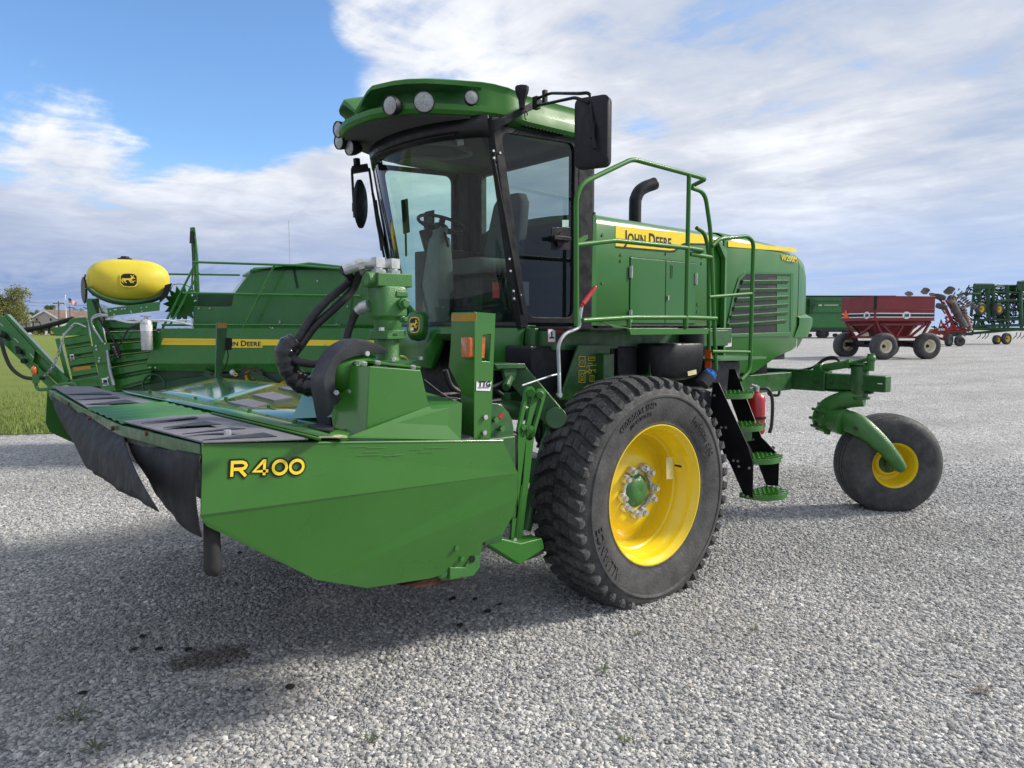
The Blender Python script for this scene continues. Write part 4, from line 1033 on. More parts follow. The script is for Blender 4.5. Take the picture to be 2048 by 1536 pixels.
# bumper lip
lip = []
for y, x in ((4.30, 7.82), (4.295, 8.03), (4.32, 8.15), (4.43, 8.20), (5.05, 8.22), (5.67, 8.20), (5.78, 8.15), (5.8, 7.98), (5.8, 7.82)):
    lip.append([V((x - .12, y + (.06 if y < WY else -.06) * (1 if abs(y - WY) > .55 else 0), 2.12)), V((x, y, 2.06)), V((x + .0, y, 1.98)), V((x - .10, y, 1.84)), V((x - .2, y + (.06 if y < WY else -.06) * (1 if abs(y - WY) > .55 else 0), 1.84))])
mb.grid(lip)
mb.build('tail_panel', M['green_gloss'], cowl, smooth=40)
mb = MB(); mb.sheet(qs([(1456, 482), (1592, 497), (1593.5, 504), (1456, 493.5)], y=4.2835), .0015, (0, -1, 0)); mb.build('yellow_stripe', M['yellow_decal'], cowl)
p = q(1562, 520, y=4.285)
mb = MB(); text_on(mb, 'W200M', (p.x, 4.283, p.z + .0), (1, 0, -.03), (0, 0, 1), width=q(1594, 522, y=4.283).x - p.x, height=.064, bold=.012, depth=.0015); mb.build('lettering', M['yellow_decal'], cowl)
p = q(1450, 694, y=4.285); mb = MB(); mb.sheet([p, p + V((.11, 0, .005)), p + V((.11, 0, .105)), p + V((0, 0, .10))], .0015, (0, -1, 0)); sk = mb.build('dealer_sticker', M['white'], cowl)
mb = MB(); text_on(mb, 'TTG', p + V((.012, -.002, .065)), (1, 0, .03), (0, 0, 1), width=.085, height=.026, bold=.05, depth=.001); mb.build('lettering', M['ink'], sk)
mb = MB(); 
for k in range(3): mb.cut(); mb.ob(p + V((.055, -.002, .05 - .015 * k)), (.085, 0, .002), (0, .001, 0), (0, 0, .004))
mb.build_each('small_print', M['cab_grey'], sk)
# engine air grille: recess, slats and frame
gy = 4.284
gl = qs([(1452, 668), (1470, 590), (1480, 560), (1492, 548), (1580, 549), (1580, 664)], y=gy)
mb = MB(); mb.sheet([p + V((0, -.001, 0)) for p in gl], .002, (0, -1, 0)); gr = mb.build('grille', M['ink'], cowl)
go_ = qs([(1448, 674), (1466, 590), (1477, 555), (1490, 543), (1586, 546), (1584, 672)], y=gy)
mb = MB(); ring(mb, [p + V((0, -.006, 0)) for p in go_], [p + V((0, -.006, 0)) for p in gl], (0, .008, 0)); mb.build('grille_frame', M['green_gloss'], gr, bevel=.003)
mb = MB(); sl = [(1482, 565, 1573, 564), (1475, 582, 1573, 580), (1470, 600, 1573, 595), (1465, 618, 1573, 611), (1459, 635, 1572, 627), (1454, 652, 1569, 643)]
for a, b_, c_, d_ in sl:
    mb.cut(); p0, p1 = q(a, b_, y=gy), q(c_, d_, y=gy)
    mb.solid([[p + V((0, -.002, .024)), p + V((0, -.026, .022)), p + V((0, -.028, .014)), p + V((0, -.010, -.020)), p + V((0, -.002, -.020))] for p in (p0, p1)])
mb.build_each('grille_slat', M['green_frame'], gr, smooth=20)
mb = MB()
for y0_ in (555, 572): 
    mb.cut(); mb.sheet(qs([(1535, y0_), (1560, y0_), (1560, y0_ + 7), (1535, y0_ + 7)], y=gy - .003), .001, (0, -1, 0))
mb.build_each('radiator_panel', M['cab_dark'], gr)
mb = MB(); mb.sheet(qs([(1553, 552), (1580, 553), (1578, 664), (1553, 664)], y=gy - .004), .003, (0, -1, 0)); mb.build('grille_blank', M['green_gloss'], gr)
# raised fins at the hood joint
for px, x_ in ((1425, 6.20),):
    mb = MB(); mb.prism([V((6.17, 4.30, 2.80)), V((6.33, 4.30, 2.70)), V((6.335, 4.30, 1.6)), V((6.30, 4.30, 1.6)), V((6.28, 4.29, 2.62)), V((6.17, 4.29, 2.76))], (0, -.05, 0)); mb.build('joint_trim', M['green'], hood, bevel=.006)
# exhaust
mb = MB(); e0 = q(1270, 440, y=4.95); zx = e0.x
ed = V((.92, -.25, .0)).normalized()
pp = [V((zx, 4.95, 2.7)), V((zx, 4.95, 3.16)), V((zx, 4.95, 3.24)) + ed * .01, V((zx, 4.95, 3.31)) + ed * .05, V((zx, 4.95, 3.355)) + ed * .12, V((zx, 4.95, 3.385)) + ed * .2, V((zx, 4.95, 3.40)) + ed * .235]
mb.tube(spline(pp, 4), .062, 20, caps=False); mb.build('exhaust_stack', M['black_plastic'], wr, smooth=50, solidify=.005, off=-1)
mb = MB(); mb.lathe([(.0, 0), (.085, 0), (.08, .03), (.066, .035)], (zx, 4.95, 2.90), (0, 0, 1), 20); mb.build('exhaust_collar', M['black_plastic'], wr)
# ---------------------------------------------------------------- walkway, rails and ladder
mb = MB(); mb.bx(4.14, 5.13, 3.60, 4.29, 1.925, 1.94); wk = mb.build('walkway', M['mesh_steel'], wr)
mb = MB(); mb.prism(qs([(1258, 657), (1417, 657), (1417, 668), (1262, 670)], y=3.595), (0, .012, 0)); mb.prism(qs([(1200, 641), (1218, 648), (1258, 656), (1262, 670), (1258, 671)], y=3.75), (0, .01, 0)); mb.build('toe_plate', GR, wk, bevel=.002)
mb = MB(); mb.bx(3.76, 4.14, 3.62, 4.29, 1.93, 1.945); mb.build('door_step', NB, wk)
mb = MB(); mb.bx(3.76, 6.0, 4.0, 4.3, 1.78, 1.925); mb.build('walkway_support', GF, wk, bevel=.006)
p = q(1095, 685, y=3.998); mb = MB(); mb.sheet([p, p + V((.17, 0, 0)), p + V((.17, 0, .10)), p + V((0, 0, .10))], .0015, (0, -1, 0)); sg = mb.build('warning_sign', M['red_sticker'], wk)
mb = MB(); mb.sheet([p + V((.005, -.002, .005)), p + V((.075, -.002, .005)), p + V((.075, -.002, .095)), p + V((.005, -.002, .095))], .001, (0, -1, 0)); mb.build('pictogram', M['white'], sg)
mb = MB(); mb.ob(p + V((.04, -.0035, .035)), (.05, 0, .0), (0, .001, 0), (0, 0, .012)); mb.ob(p + V((.04, -.0035, .055)), (.014, 0, 0), (0, .001, 0), (0, 0, .05)); mb.build('figure', M['ink'], sg)
mb = MB(); mb.sheet([p + V((.08, -.002, .005)), p + V((.165, -.002, .005)), p + V((.165, -.002, .07)), p + V((.08, -.002, .07))], .001, (0, -1, 0)); mb.build('text_panel', M['cab_dark'], sg)
RY = 3.60; rr = .0175
def rail(pts, r=rr, fil=.09, y=RY, mbx=None):
    mbx = mbx or MB(); mbx.tube(rounded(qs(pts, y=y), fil, 6), r, 12); return mbx
mb = MB()
top_end = q(1410, 357, y=RY)
P = qs([(1153, 652), (1152, 372), (1265, 318), (1380, 349)], y=RY)
loop = rounded(P + [q(1412, 358, y=RY), q(1386, 371, y=RY + .18)], [0, .13, .06, .03, .05, 0], 6)
mb.tube(loop, rr, 12)
mb.tube(qs([(1378, 350), (1372, 655)], y=RY), rr, 12)
mb.tube(rounded(qs([(1152, 490), (1230, 481), (1376, 496), (1408, 501)], y=RY) + [q(1386, 506, y=RY + .18)], .05, 6), rr, 12)
mb.tube(rounded(qs([(1165, 641), (1262, 635), (1376, 635), (1432, 637)], y=RY), .05, 5), rr, 12)
mb.tube(qs([(1258, 635), (1258, 655)], y=RY), rr, 10); mb.tube(qs([(1371, 635), (1371, 655)], y=RY), rr * 1.2, 10)
mb.prism(qs([(1155, 480), (1172, 470), (1176, 470), (1176, 477), (1160, 489)], y=RY - .01), (0, .02, 0))
mb.build('walkway_rail', GR, wr, smooth=50)
mb = MB(); L2 = 3.62
mb.tube(rounded(qs([(1384, 376), (1410, 385), (1421, 460), (1432, 740)], y=L2), .09, 5), rr, 12); mb.tube(qs([(1380, 508), (1424, 515)], y=L2), rr, 10)
mb.tube(rounded(qs([(1393, 456), (1409, 465), (1417, 500), (1418, 740)], y=L2 + .25), .06, 5), rr, 12)
mb.build('handrail', GR, wr, smooth=50)
mb = MB(); L3 = 3.60
mb.tube(rounded(qs([(1424, 492), (1438, 478), (1495, 472), (1507, 484), (1504, 590), (1500, 742), (1482, 760)], y=L3), [0, .1, .12, .05, .05, .12, 0], 6), rr, 12)
mb.tube(qs([(1418, 594), (1505, 587)], y=L3), rr * .8, 10); mb.tube(qs([(1424, 703), (1500, 704)], y=L3), rr * .8, 10)
mb.build('handrail', GR, wr, smooth=50)
# ladder plates and treads
lad = []
for X, P in ((5.2, [(1425, 765), (1437, 765), (1497, 895), (1506, 928), (1505, 996), (1487, 990), (1458, 924), (1447, 908), (1420, 830)]), (5.62, [(1459, 738), (1471, 738), (1524, 874), (1554, 905), (1559, 922), (1557, 972), (1533, 970), (1516, 925), (1480, 850), (1455, 780)])):
    mb = MB(); mb.prism(qs(P, x=X), (.008 if X < 5.5 else -.008, 0, 0)); lad.append(mb.build('ladder_side', NB, wr, bevel=.002))
    mb = MB(); bolts(mb, qs([(1421, 791), (1429, 791), (1443, 855), (1452, 855), (1467, 921), (1476, 922), (1478, 933), (1499, 936), (1487, 990), (1496, 993)] if X < 5.5 else [(1507, 879), (1553, 924)], x=X - (.002 if X < 5.5 else .012)), (-1, 0, 0), .011, .006); mb.build_each('bolt', M['steel'], lad[-1])
treads = [(1437, 788, 1492, 789), (1460, 853, 1515, 850), (1493, 918, 1539, 914), (1505, 990, 1562, 984)]
for a, b_, c_, d_ in treads:
    p = q(a, b_, x=5.21); z0 = p.z; y0 = p.y + .02; mb = MB()
    arc = [(5.21 + .40 * k / 10, y0 - .05 - .12 * math.sin(math.pi * k / 10) ** .6) for k in range(11)]
    band = [V((5.21, y0 + .10, 0))] + [V((x_, y_, 0)) for x_, y_ in arc] + [V((5.61, y0 + .10, 0))]
    cc = V((5.41, y0 + .03, 0)); inn = [cc + (p_ - cc) * .88 for p_ in band]
    rows = [[p_ + V((0, 0, z_)) for p_ in L] for L, z_ in ((band, z0 - .04), (inn, z0 - .04), (inn, z0), (band, z0), (band, z0 - .04))]
    mb.solid([list(x_) for x_ in rows], cap=False)
    for k in range(6):
        x_ = 5.25 + .064 * k; yy = y0 - .05 - .11 * math.sin(math.pi * (k + .6) / 6.2) ** .6
        mb.bar((x_, y0 + .09, z0 - .008), (x_ + .03, yy, z0 - .008), .022, .022); 
        for j in range(4): mb.ob((x_ + .006 * j, y0 + .07 - j * .04, z0 + .006), (.02, 0, 0), (0, .012, 0), (0, 0, .012))
    mb.build('ladder_tread', M['green'], wr)
mb = MB(); mb.ob(q(1482, 874, x=5.4), (.3, 0, 0), (0, .02, 0), (0, 0, .09)); mb.build('ladder_brace', GF, wr, bevel=.003)
mb = MB(); mb.prism(qs([(1424, 722), (1481, 722), (1481, 790), (1424, 790)], y=3.95), (0, .35, 0)); mb.build('battery_box', M['dark_plastic'], wr, bevel=.015)
mb = MB(); mb.bx(5.48, 6.25, 3.75, 4.3, 1.66, 1.68); mb.build('rear_step', M['mesh_steel'], wr)
# lever
mb = MB(); LY = 3.62
mb.tube(rounded(qs([(1163, 615), (1160, 632), (1160, 655), (1128, 668), (1116, 690), (1118, 745), (1119, 792)], y=LY), [0, .03, .04, .08, .05, 0, 0], 6), .013, 10); mb.lathe([(0, -.01), (.018, -.01), (.018, .012), (0, .012)], q(1119, 790, y=LY), (0, 1, 0), 12)
lv = mb.build('lock_lever', M['grey_steel'], wr, smooth=50)
mb = MB(); mb.tube(qs([(1166, 606), (1163, 615)], y=LY), .014, 8); mb.tube([q(1190, 575, y=LY), q(1165, 608, y=LY)], [.015, .02], 10); mb.ball(q(1190, 575, y=LY), .015, 8); mb.build('lever_grip', M['red'], lv, smooth=50)
mb = MB(); mb.tube(rounded(qs([(1044, 771), (1100, 752), (1117, 748)], y=3.66), .03), .007, 8); mb.build('lever_rod', M['grey_steel'], lv)
# lift linkage in front of the axle
def slot_link(mb, pts, w, y, th, slot=None):
    """flat link with rounded ends; optional slot between two points"""
    a, b_ = [q(*p, y=y) for p in pts]; t = (b_ - a).normalized(); n = V((0, 1, 0)); s_ = t.cross(n)
    def stad(a, b_, r): 
        out = []
        for k in range(9): an = math.pi / 2 + math.pi * k / 8; out.append(a + t * math.cos(an) * r + s_ * math.sin(an) * r)
        for k in range(9): an = -math.pi / 2 + math.pi * k / 8; out.append(b_ + t * math.cos(an) * r + s_ * math.sin(an) * r)
        return out
    o = stad(a, b_, w)
    if slot:
        i = stad(q(*slot[0], y=y), q(*slot[1], y=y), w * .42); ring(mb, o, i, (0, th, 0))
    else: mb.prism(o, (0, th, 0))
mb = MB()
slot_link(mb, ((1061, 786), (1046, 862)), .042, 3.50, .02, ((1059, 798), (1048, 855))); slot_link(mb, ((1082, 790), (1060, 868)), .042, 3.50, .02, ((1079, 802), (1064, 855)))
slot_link(mb, ((1046, 858), (1030, 1084)), .034, 3.50, .02); slot_link(mb, ((1062, 862), (1036, 1080)), .034, 3.50, .02)
mb.cyl(q(1062, 786, y=3.48), q(1062, 786, y=3.60), .025, 12); mb.cyl(q(1080, 790, y=3.47), q(1080, 790, y=3.6), .022, 12)
mb.build('lift_link', GR, wr, smooth=40)
mb = MB(); bolts(mb, [q(1081, 787, y=3.49), q(1028, 1080, y=3.49)], (0, -1, 0), .016, .012); mb.build_each('bolt', M['steel'], wr)
mb = MB(); mb.tube([q(1050, 1060, y=3.8), q(1095, 880, y=3.8)], .045, 12); mb.tube([q(1075, 975, y=3.8), q(1110, 850, y=3.8)], .06, 12); mb.build('lift_ram', GF, wr)
mb = MB(); mb.prism(qs([(968, 1085), (1004, 1077), (1043, 1086), (1085, 1076), (1090, 1098), (1040, 1130)], y=3.42), (0, .12, 0)); mb.bar(q(1040, 1100, y=3.5), q(1075, 1090, y=4.1), .10, .13); mb.build('lift_arm', GR, wr, bevel=.01)
mb = MB(); mb.bar(q(1030, 742, y=4.0), q(1112, 838, y=3.8), .10, .16); mb.cyl(q(1112, 836, y=3.66), q(1112, 836, y=3.9), .075, 18); mb.cyl(q(960, 815, y=4.05), q(1115, 828, y=4.05), .07, 14)
mb.build('lift_frame', GF, wr, bevel=.006)
mb = MB(); mb.prism(qs([(989, 728), (1050, 727), (1053, 735), (1046, 737), (995, 738)], y=3.9), (0, .2, 0)); mb.prism(qs([(1006, 737), (1036, 737), (1030, 762), (1012, 762)], y=3.92), (0, .03, 0)); c = q(1020, 757, y=3.9); mb.cyl(c, c + V((-.12, -.1, -.05)), .028, 10); mb.build('coupler_bracket', GF, wr, bevel=.004)
mb = MB(); mb.tube(spline(qs([(1012, 762), (995, 770), (970, 778), (935, 790)], y=3.9), 6), .014, 8); mb.build('hose', M['rubber'], wr)
for pts, r in (([(1085, 835), (1073, 860), (1075, 880), (1085, 890)], .014), ([(1070, 830), (1082, 850), (1080, 880), (1075, 895)], .012), ([(880, 790), (930, 785), (985, 780), (1005, 790)], .016), ([(870, 800), (920, 800), (960, 805), (1000, 800)], .016), ([(890, 740), (905, 775), (950, 795)], .02)):
    mb = MB(); mb.tube(spline(qs(pts, y=3.95), 6), r, 8); mb.build('hose', M['rubber'], wr)
# ================================================================== mower-conditioner header
hd = thing('mower_header', 'wide green rotary mower header with black curtains, mounted ahead of the windrower', 'header', (1.7, 4.95, .75))
YN, YF = 2.95, 6.96
# near end sheet with pressed creases
def E(px, py, y=YN): return q(px, py, y=y)
top0, top1 = E(405, 889), E(1006, 882); r1, r2, r3 = E(1036, 946, 2.955), E(1026, 1030, 2.985), E(1006, 1067, 3.0); br, b2, b3 = E(966, 1085, 3.015), E(955, 1128, 3.04), E(860, 1157, 3.05)
bb, b4, b5, b6 = E(735, 1176, 3.05), E(634, 1160, 3.03), E(413, 1052, 2.965), E(402, 1036, 2.955)
mid0, mid1 = E(402, 1030, 2.945), E(1035, 938, 2.945); c2 = E(1034, 997, 2.965)
mb = MB(); P = [top0, top1, r1, c2, r2, r3, br, b2, b3, bb, b4, b5, b6, mid0]
mb.add(P, [(0, 1, 2, 13), (13, 2, 3, 10, 11, 12), (3, 4, 5, 6, 7, 8, 9, 10)])
es = mb.build('end_sheet', M['green'], hd, solidify=.008, smooth=0, off=-1, recalc=True)
mb = MB(); mb.tube([top0 + V((0, .004, 0)), top1 + V((0, .004, 0))], .007, 8); mb.build('folded_edge', M['green'], es, smooth=60)
mb = MB(); bolts(mb, [E(911, 1096, 3.02), E(922, 1117, 3.03)], (0, -1, 0), .014, .014); mb.build_each('bolt', M['green_cast'], es)
# model lettering: yellow with a black outline
p0, p1 = E(459, 953, 2.945), E(606, 945, 2.945)
ux = (E(606, 948, 2.947) - E(459, 955, 2.947)).normalized(); uy = V((0, 0, 1)); uy = (uy - ux * uy.dot(ux)).normalized()
hgt = (E(470, 924, 2.946) - E(470, 953, 2.946)).length
def glyph(ch):
    """wide block capitals as centre lines in a 1.25 x 1 box"""
    if ch == 'R': return [([(.1, 0), (.1, .9), (.78, .9), (1.0, .82), (1.08, .68), (1.0, .54), (.78, .46), (.22, .46)], 0), ([(.62, .44), (1.08, 0)], 1)]
    if ch == '4': return [([(1.15, .27), (.10, .27), (.78, .92), (.86, .92), (.86, 0)], 0)]
    return [([(.62 + .50 * math.cos(a), .47 + .43 * math.sin(a)) for a in [k * math.pi / 18 for k in range(36)]], 2)]
def ribbon(mb, pts, w, closed, lift, ext):
    P = [V((a, b_, 0)) for a, b_ in pts]; N = len(P); Lf = []; Rt = []
    if not closed:
        P[0] = P[0] + (P[0] - P[1]).normalized() * ext; P[-1] = P[-1] + (P[-1] - P[-2]).normalized() * ext
    for i in range(N):
        t0 = (P[i] - P[i - 1]).normalized() if (i or closed) else (P[1] - P[0]).normalized()
        t1 = (P[(i + 1) % N] - P[i]).normalized() if (i < N - 1 or closed) else t0
        n0, n1 = V((-t0.y, t0.x, 0)), V((-t1.y, t1.x, 0)); b_ = n0 + n1; b_ = b_ / max(.55, b_.dot(n0)); 
        Lf.append(P[i] + b_ * w / 2); Rt.append(P[i] - b_ * w / 2)
    vs = []; 
    for a, b_ in zip(Lf, Rt): vs += [a, b_]
    fs = [(2 * i, 2 * i + 1, 2 * ((i + 1) % N) + 1, 2 * ((i + 1) % N)) for i in range(N if closed else N - 1)]
    return vs, fs
nrm_ = ux.cross(uy)
org = V((E(459, 954).x, 2.9445, E(459, 954).z))
sc_ = (E(606, 948).x - E(459, 954).x) / 5.35; syc_ = (E(470, 922).z - E(470, 955).z) / 1.05
for nm, wd, ext, m_, lf in (('lettering_outline', .43, .10, M['ink'], .0), ('lettering', .21, 0, M['yellow_decal'], .0022)):
    mb = MB(); x = 0
    for ch, adv in (('R', 1.52), ('4', 1.38), ('0', 1.28), ('0', 1.28)):
        for k, (pts, typ) in enumerate(glyph(ch)):
            vs, fs = ribbon(mb, pts, wd, typ == 2, 0, ext)
            mb.add([org + ux * (x + v.x) * sc_ * 1.0 + uy * (v.y + .03) * syc_ + nrm_ * (lf + .0004 * k) for v in vs], fs)
        x += adv
    mb.build(nm, m_, es, recalc=False, smooth=0)
mb = MB()
for k in range(9):
    px, py = rnd.uniform(690, 860), rnd.uniform(892, 912); w_ = rnd.uniform(12, 50); mb.cut(); a, b_ = E(px, py, 2.9475), E(px + w_, py - w_ * .03, 2.9475); mb.bar(a, b_, .0012, .0015, (0, 1, 0))
mb.build_each('scuff_mark', mat('pale_scuff', (.12, .24, .10), .7), es)
# far end sheet
mb = MB(); mb.prism([q(a, b_, y=YF) for a, b_ in ((95, 776), (91, 845), (99, 864), (192, 906), (320, 900), (320, 790))], (0, .012, 0)); mb.build('end_sheet', GR, hd, bevel=.004)
# body under the deck
mb = MB(); mb.prism([V((1.15, YN + .2, 1.40)), V((2.35, YN + .2, 1.30)), V((2.35, YN + .2, .90)), V((1.75, YN + .2, .82)), V((1.35, YN + .2, .95))], (0, YF - YN - .3, 0)); mb.build('cutter_bar_housing', M['black_plastic'], hd)
# ---- deck
def D(px, py, z): return q(px, py, z=z)
n0, fb, fa, ff = D(405, 888, 1.498), D(246, 851, 1.468), D(169, 816, 1.456), D(98, 777, 1.452)
mb = MB(); 
A = [D(97, 777, 1.450), D(169, 817, 1.452), D(246, 852, 1.464), D(405, 890, 1.494), D(640, 879, 1.462), D(700, 876, 1.45), D(634, 852, 1.478), D(430, 807, 1.478), D(313, 783, 1.476), D(243, 783, 1.46)]
mb.prism([p - V((0, 0, .02)) for p in A], (0, 0, .014)); deck_o = mb.build('deck_sheet', GR, hd)
mb = MB()
for P in ([D(430, 807, 1.487), D(564, 767, 1.532), D(436, 755, 1.528), D(313, 783, 1.478)], [D(430, 807, 1.487), D(634, 852, 1.482), D(690, 860, 1.48), D(700, 800, 1.50), D(640, 772, 1.53), D(564, 767, 1.532)]):
    mb.cut(); 
    if len(P) == 4:
        rows = []
        for i in range(9):
            s_ = i / 8; a = P[0].lerp(P[1], s_); b_ = P[3].lerp(P[2], s_); rows.append([a.lerp(b_, k / 8) + V((0, 0, .018 * math.sin(math.pi * s_) * math.sin(math.pi * k / 8))) for k in range(9)])
        mb.grid(rows)
    else: mb.add(P, [tuple(range(6))])
hp = mb.build_each('hood_flap', M['green_flap'], hd, solidify=.004, off=-1, smooth=60)
def onpanel(px, py): # second flap is nearly flat
    a, b_, c_ = D(430, 807, 1.487), D(634, 852, 1.482), D(564, 767, 1.532); n = (b_ - a).cross(c_ - a); r = q(px, py, d=1.0) - CAM
    return CAM + r * ((a - CAM).dot(n) / r.dot(n))
mb = MB()
for P in ([(455, 805), (495, 799), (537, 809), (506, 817)], [(505, 791), (545, 785), (586, 796), (548, 802)], [(556, 776), (594, 773), (625, 778), (618, 790)]):
    mb.cut(); L = [onpanel(*p) + V((0, 0, .004)) for p in P]; mb.sheet(L, .002, (0, 0, 1))
mb.build_each('grip_patch', M['mat_rubber'], hp[1])
mb = MB(); bolts(mb, [onpanel(538, 817) , onpanel(648, 849), onpanel(470, 803)] + [D(300, 787, 1.48), D(392, 800, 1.485), D(452, 801, 1.49), D(500, 826, 1.485), D(590, 848, 1.482)], (0, 0, 1), .012, .022); mb.build_each('bolt', M['green_cast'], deck_o)
# folded hinge strip along the flaps
mb = MB(); L = [D(243, 782, 1.470), D(313, 784, 1.480), D(428, 808, 1.490), D(634, 853, 1.484), D(700, 868, 1.472)]; L2_ = [D(255, 787, 1.464), D(350, 806, 1.474), D(424, 822, 1.484), D(636, 874, 1.476), D(692, 877, 1.462)]
mb.grid([L, L2_]); mb.build('deck_band', M['green'], hd, solidify=.006, smooth=20)
mb = MB(); mb.grid([[D(421, 827, 1.50), D(640, 880, 1.488)], [D(424, 834, 1.47), D(640, 883, 1.456)]]); mb.build('deck_step', GR, hd, solidify=.01)
# ridged middle sheet
mb = MB(); a0, a1, a2, a3 = D(171, 817, 1.464), D(246, 849, 1.475), D(432, 833, 1.486), D(330, 806, 1.478)
rows = []
for i in range(37):
    s_ = i / 36; z_ = .008 * (1 if (i % 6) in (1, 2) else (.5 if (i % 6) in (0, 3) else 0))
    rows.append([a0.lerp(a1, s_) + V((0, 0, z_)), a3.lerp(a2, s_) + V((0, 0, z_))])
mb.grid(rows); mb.build('ribbed_sheet', M['green_rail'], hd, smooth=10, solidify=.003)
# rubber deck mats with darker wedge patches
def rub(P, tri, nz):
    mb = MB(); L = [D(*p) for p in P]; mb.sheet(L, .008, (0, 0, 1)); o = mb.build('deck_mat', M['mat_rubber'], hd, bevel=.003)
    n = (L[1] - L[0]).cross(L[2] - L[0]).normalized(); n = n if n.z > 0 else -n
    def onm(px, py):
        r = q(px, py, d=1.0) - CAM; return CAM + r * ((L[0] + n * .008 - CAM).dot(n) / r.dot(n))
    mb = MB()
    for t_ in tri: mb.cut(); mb.sheet([onm(*p) + V((0, 0, .003)) for p in t_], .003, (0, 0, 1))
    mb.build_each('wedge_patch', M['rubber'], o)
    return onm
Z5 = lambda L: [(60 + a * .3418, 720 + b_ * .3418) for a, b_ in L]
onm = rub([(246, 845, 1.478), (362, 833, 1.484), (421, 831, 1.490), (618, 880, 1.476), (405, 887, 1.503)], [Z5(L) for L in ([(780, 402), (1020, 362), (1120, 382)], [(650, 376), (960, 336), (985, 343)], [(890, 440), (1180, 402), (1262, 408)], [(1010, 476), (1370, 432), (1445, 455)])], 0)
rub([(104, 774, 1.456), (185, 775, 1.458), (306, 806, 1.466), (172, 815, 1.464)], [Z5(L) for L in ([(200, 205), (430, 190), (482, 204)], [(262, 236), (500, 216), (528, 226)], [(325, 264), (560, 236), (640, 256)])], 0)
# front bar in three runs, with bolts
mb = MB()
runs = [(D(405, 891, 1.49), D(246, 853, 1.462)), (D(246, 853, 1.462), D(169, 818, 1.45)), (D(169, 818, 1.45), D(97, 779, 1.446))]
for a, b_ in runs: mb.cut(); mb.bar(a + V((-.004, 0, -.022)), b_ + V((-.004, 0, -.022)), .012, .055)
fbars = mb.build_each('front_bar', GF, hd, bevel=.003)
mb = MB(); bolts(mb, [D(393, 890, 1.47) + V((-.012, 0, 0)), D(347, 879, 1.465) + V((-.012, 0, 0)), D(312, 867, 1.47) + V((-.012, 0, 0)), D(304, 866, 1.47) + V((-.012, 0, 0)), D(268, 858, 1.455) + V((-.012, 0, 0)), D(238, 856, 1.44) + V((-.02, 0, 0)), D(190, 836, 1.432) + V((-.02, 0, 0)), D(148, 807, 1.435) + V((-.02, 0, 0)), D(116, 788, 1.435) + V((-.02, 0, 0))], (-1, 0, .1), .013, .016); mb.build_each('bolt', M['rust'], fbars[0])
mb = MB()
for a, b_ in runs: mb.cut(); mb.bar(a + V((.004, .01, -.058)), b_ + V((.004, -.01, -.058)), .008, .03)
mb.build_each('curtain_strip', mat('dusty_clamp_strip', (.13, .125, .10), .8, var=.3, scale=14), hd)
# curtains
def curtain(top, bot, wave, x_top, x_bot, seed):
    n = 24; m_ = 10; T = [q(a, b_, x=x_top) for a, b_ in top]; B = [q(a, b_, x=xx) for (a, b_), xx in zip(bot, x_bot)]
    def res(L):
        seg = [0]
        for a, b_ in zip(L, L[1:]): seg.append(seg[-1] + (b_ - a).length)
        out = []
        for k in range(n + 1):
            s_ = seg[-1] * k / n; i = max(j for j in range(len(seg) - 1) if seg[j] <= s_ + 1e-9); out.append(L[i].lerp(L[i + 1], (s_ - seg[i]) / (seg[i + 1] - seg[i])))
        return out
    T, B = res(T), res(B); rows = []
    for j in range(m_ + 1):
        s_ = j / m_; rows.append([T[k].lerp(B[k], s_) + V((-.05 * math.sin(math.pi * s_) * .4 + wave * s_ * math.sin(k * .55 + seed + s_ * 1.2) + wave * .5 * s_ * math.sin(k * 1.3 + seed * 2), 0, 0)) for k in range(n + 1)])
    mb = MB(); mb.grid(rows); return mb.build('curtain', M['curtain'], hd, smooth=70, solidify=.005)
curtain([(402, 912), (330, 892), (256, 868)], [(402, 1074), (372, 1056), (335, 1018), (290, 945)], .004, .90, [.90, .88, .86, .86], 1)
curtain([(246, 862), (200, 842), (156, 824)], [(322, 1023), (285, 1004), (240, 980), (192, 948)], .005, .885, [.70, .74, .78, .80], 2.3)
curtain([(170, 836), (135, 812), (102, 790)], [(196, 950), (176, 936), (166, 915), (150, 880)], .004, .90, [.82, .84, .86, .88], 4)
mb = MB(); c0 = E(428, 1050, 3.0)
rows = []
for j in range(9):
    z_ = c0.z + .06 - .25 * j / 8; r_ = .024 + .007 * j / 8; rows.append([V((c0.x + math.cos(a) * r_, c0.y + .03 + math.sin(a) * r_, z_ + .02 * math.sin(a) * j / 8)) for a in [rad(100 + 250 * k / 16) for k in range(17)]])
mb.grid(rows); mb.build('corner_flap', M['curtain'], hd, smooth=60, solidify=.005)
# cutter bar end at the rear lower corner
mb = MB(); mb.prism([E(a, b_, 3.03) for a, b_ in ((948, 1098), (964, 1085), (960, 1135), (947, 1152), (900, 1160), (900, 1135), (930, 1135))], (0, .02, 0)); mb.prism([E(a, b_, 3.06) for a, b_ in ((878, 1140), (888, 1134), (920, 1136), (920, 1158), (885, 1162), (873, 1150))], (0, .05, 0)); mb.cyl(E(885, 1147, 3.05), E(885, 1147, 3.12), .025, 14)
mb.build('skid_bracket', M['green_cast'], hd, bevel=.004)
mb = MB(); mb.prism([E(a, b_, 3.075) for a, b_ in ((800, 1172), (890, 1150), (935, 1157), (880, 1170), (840, 1176))], (0, .5, 0)); mb.build('skid_shoe', M['rust'], hd, bevel=.004)
mb = MB(); bolts(mb, [E(944, 1118, 3.028)], (0, -1, 0), .02, .004); mb.build('bolt', M['ink'], hd)
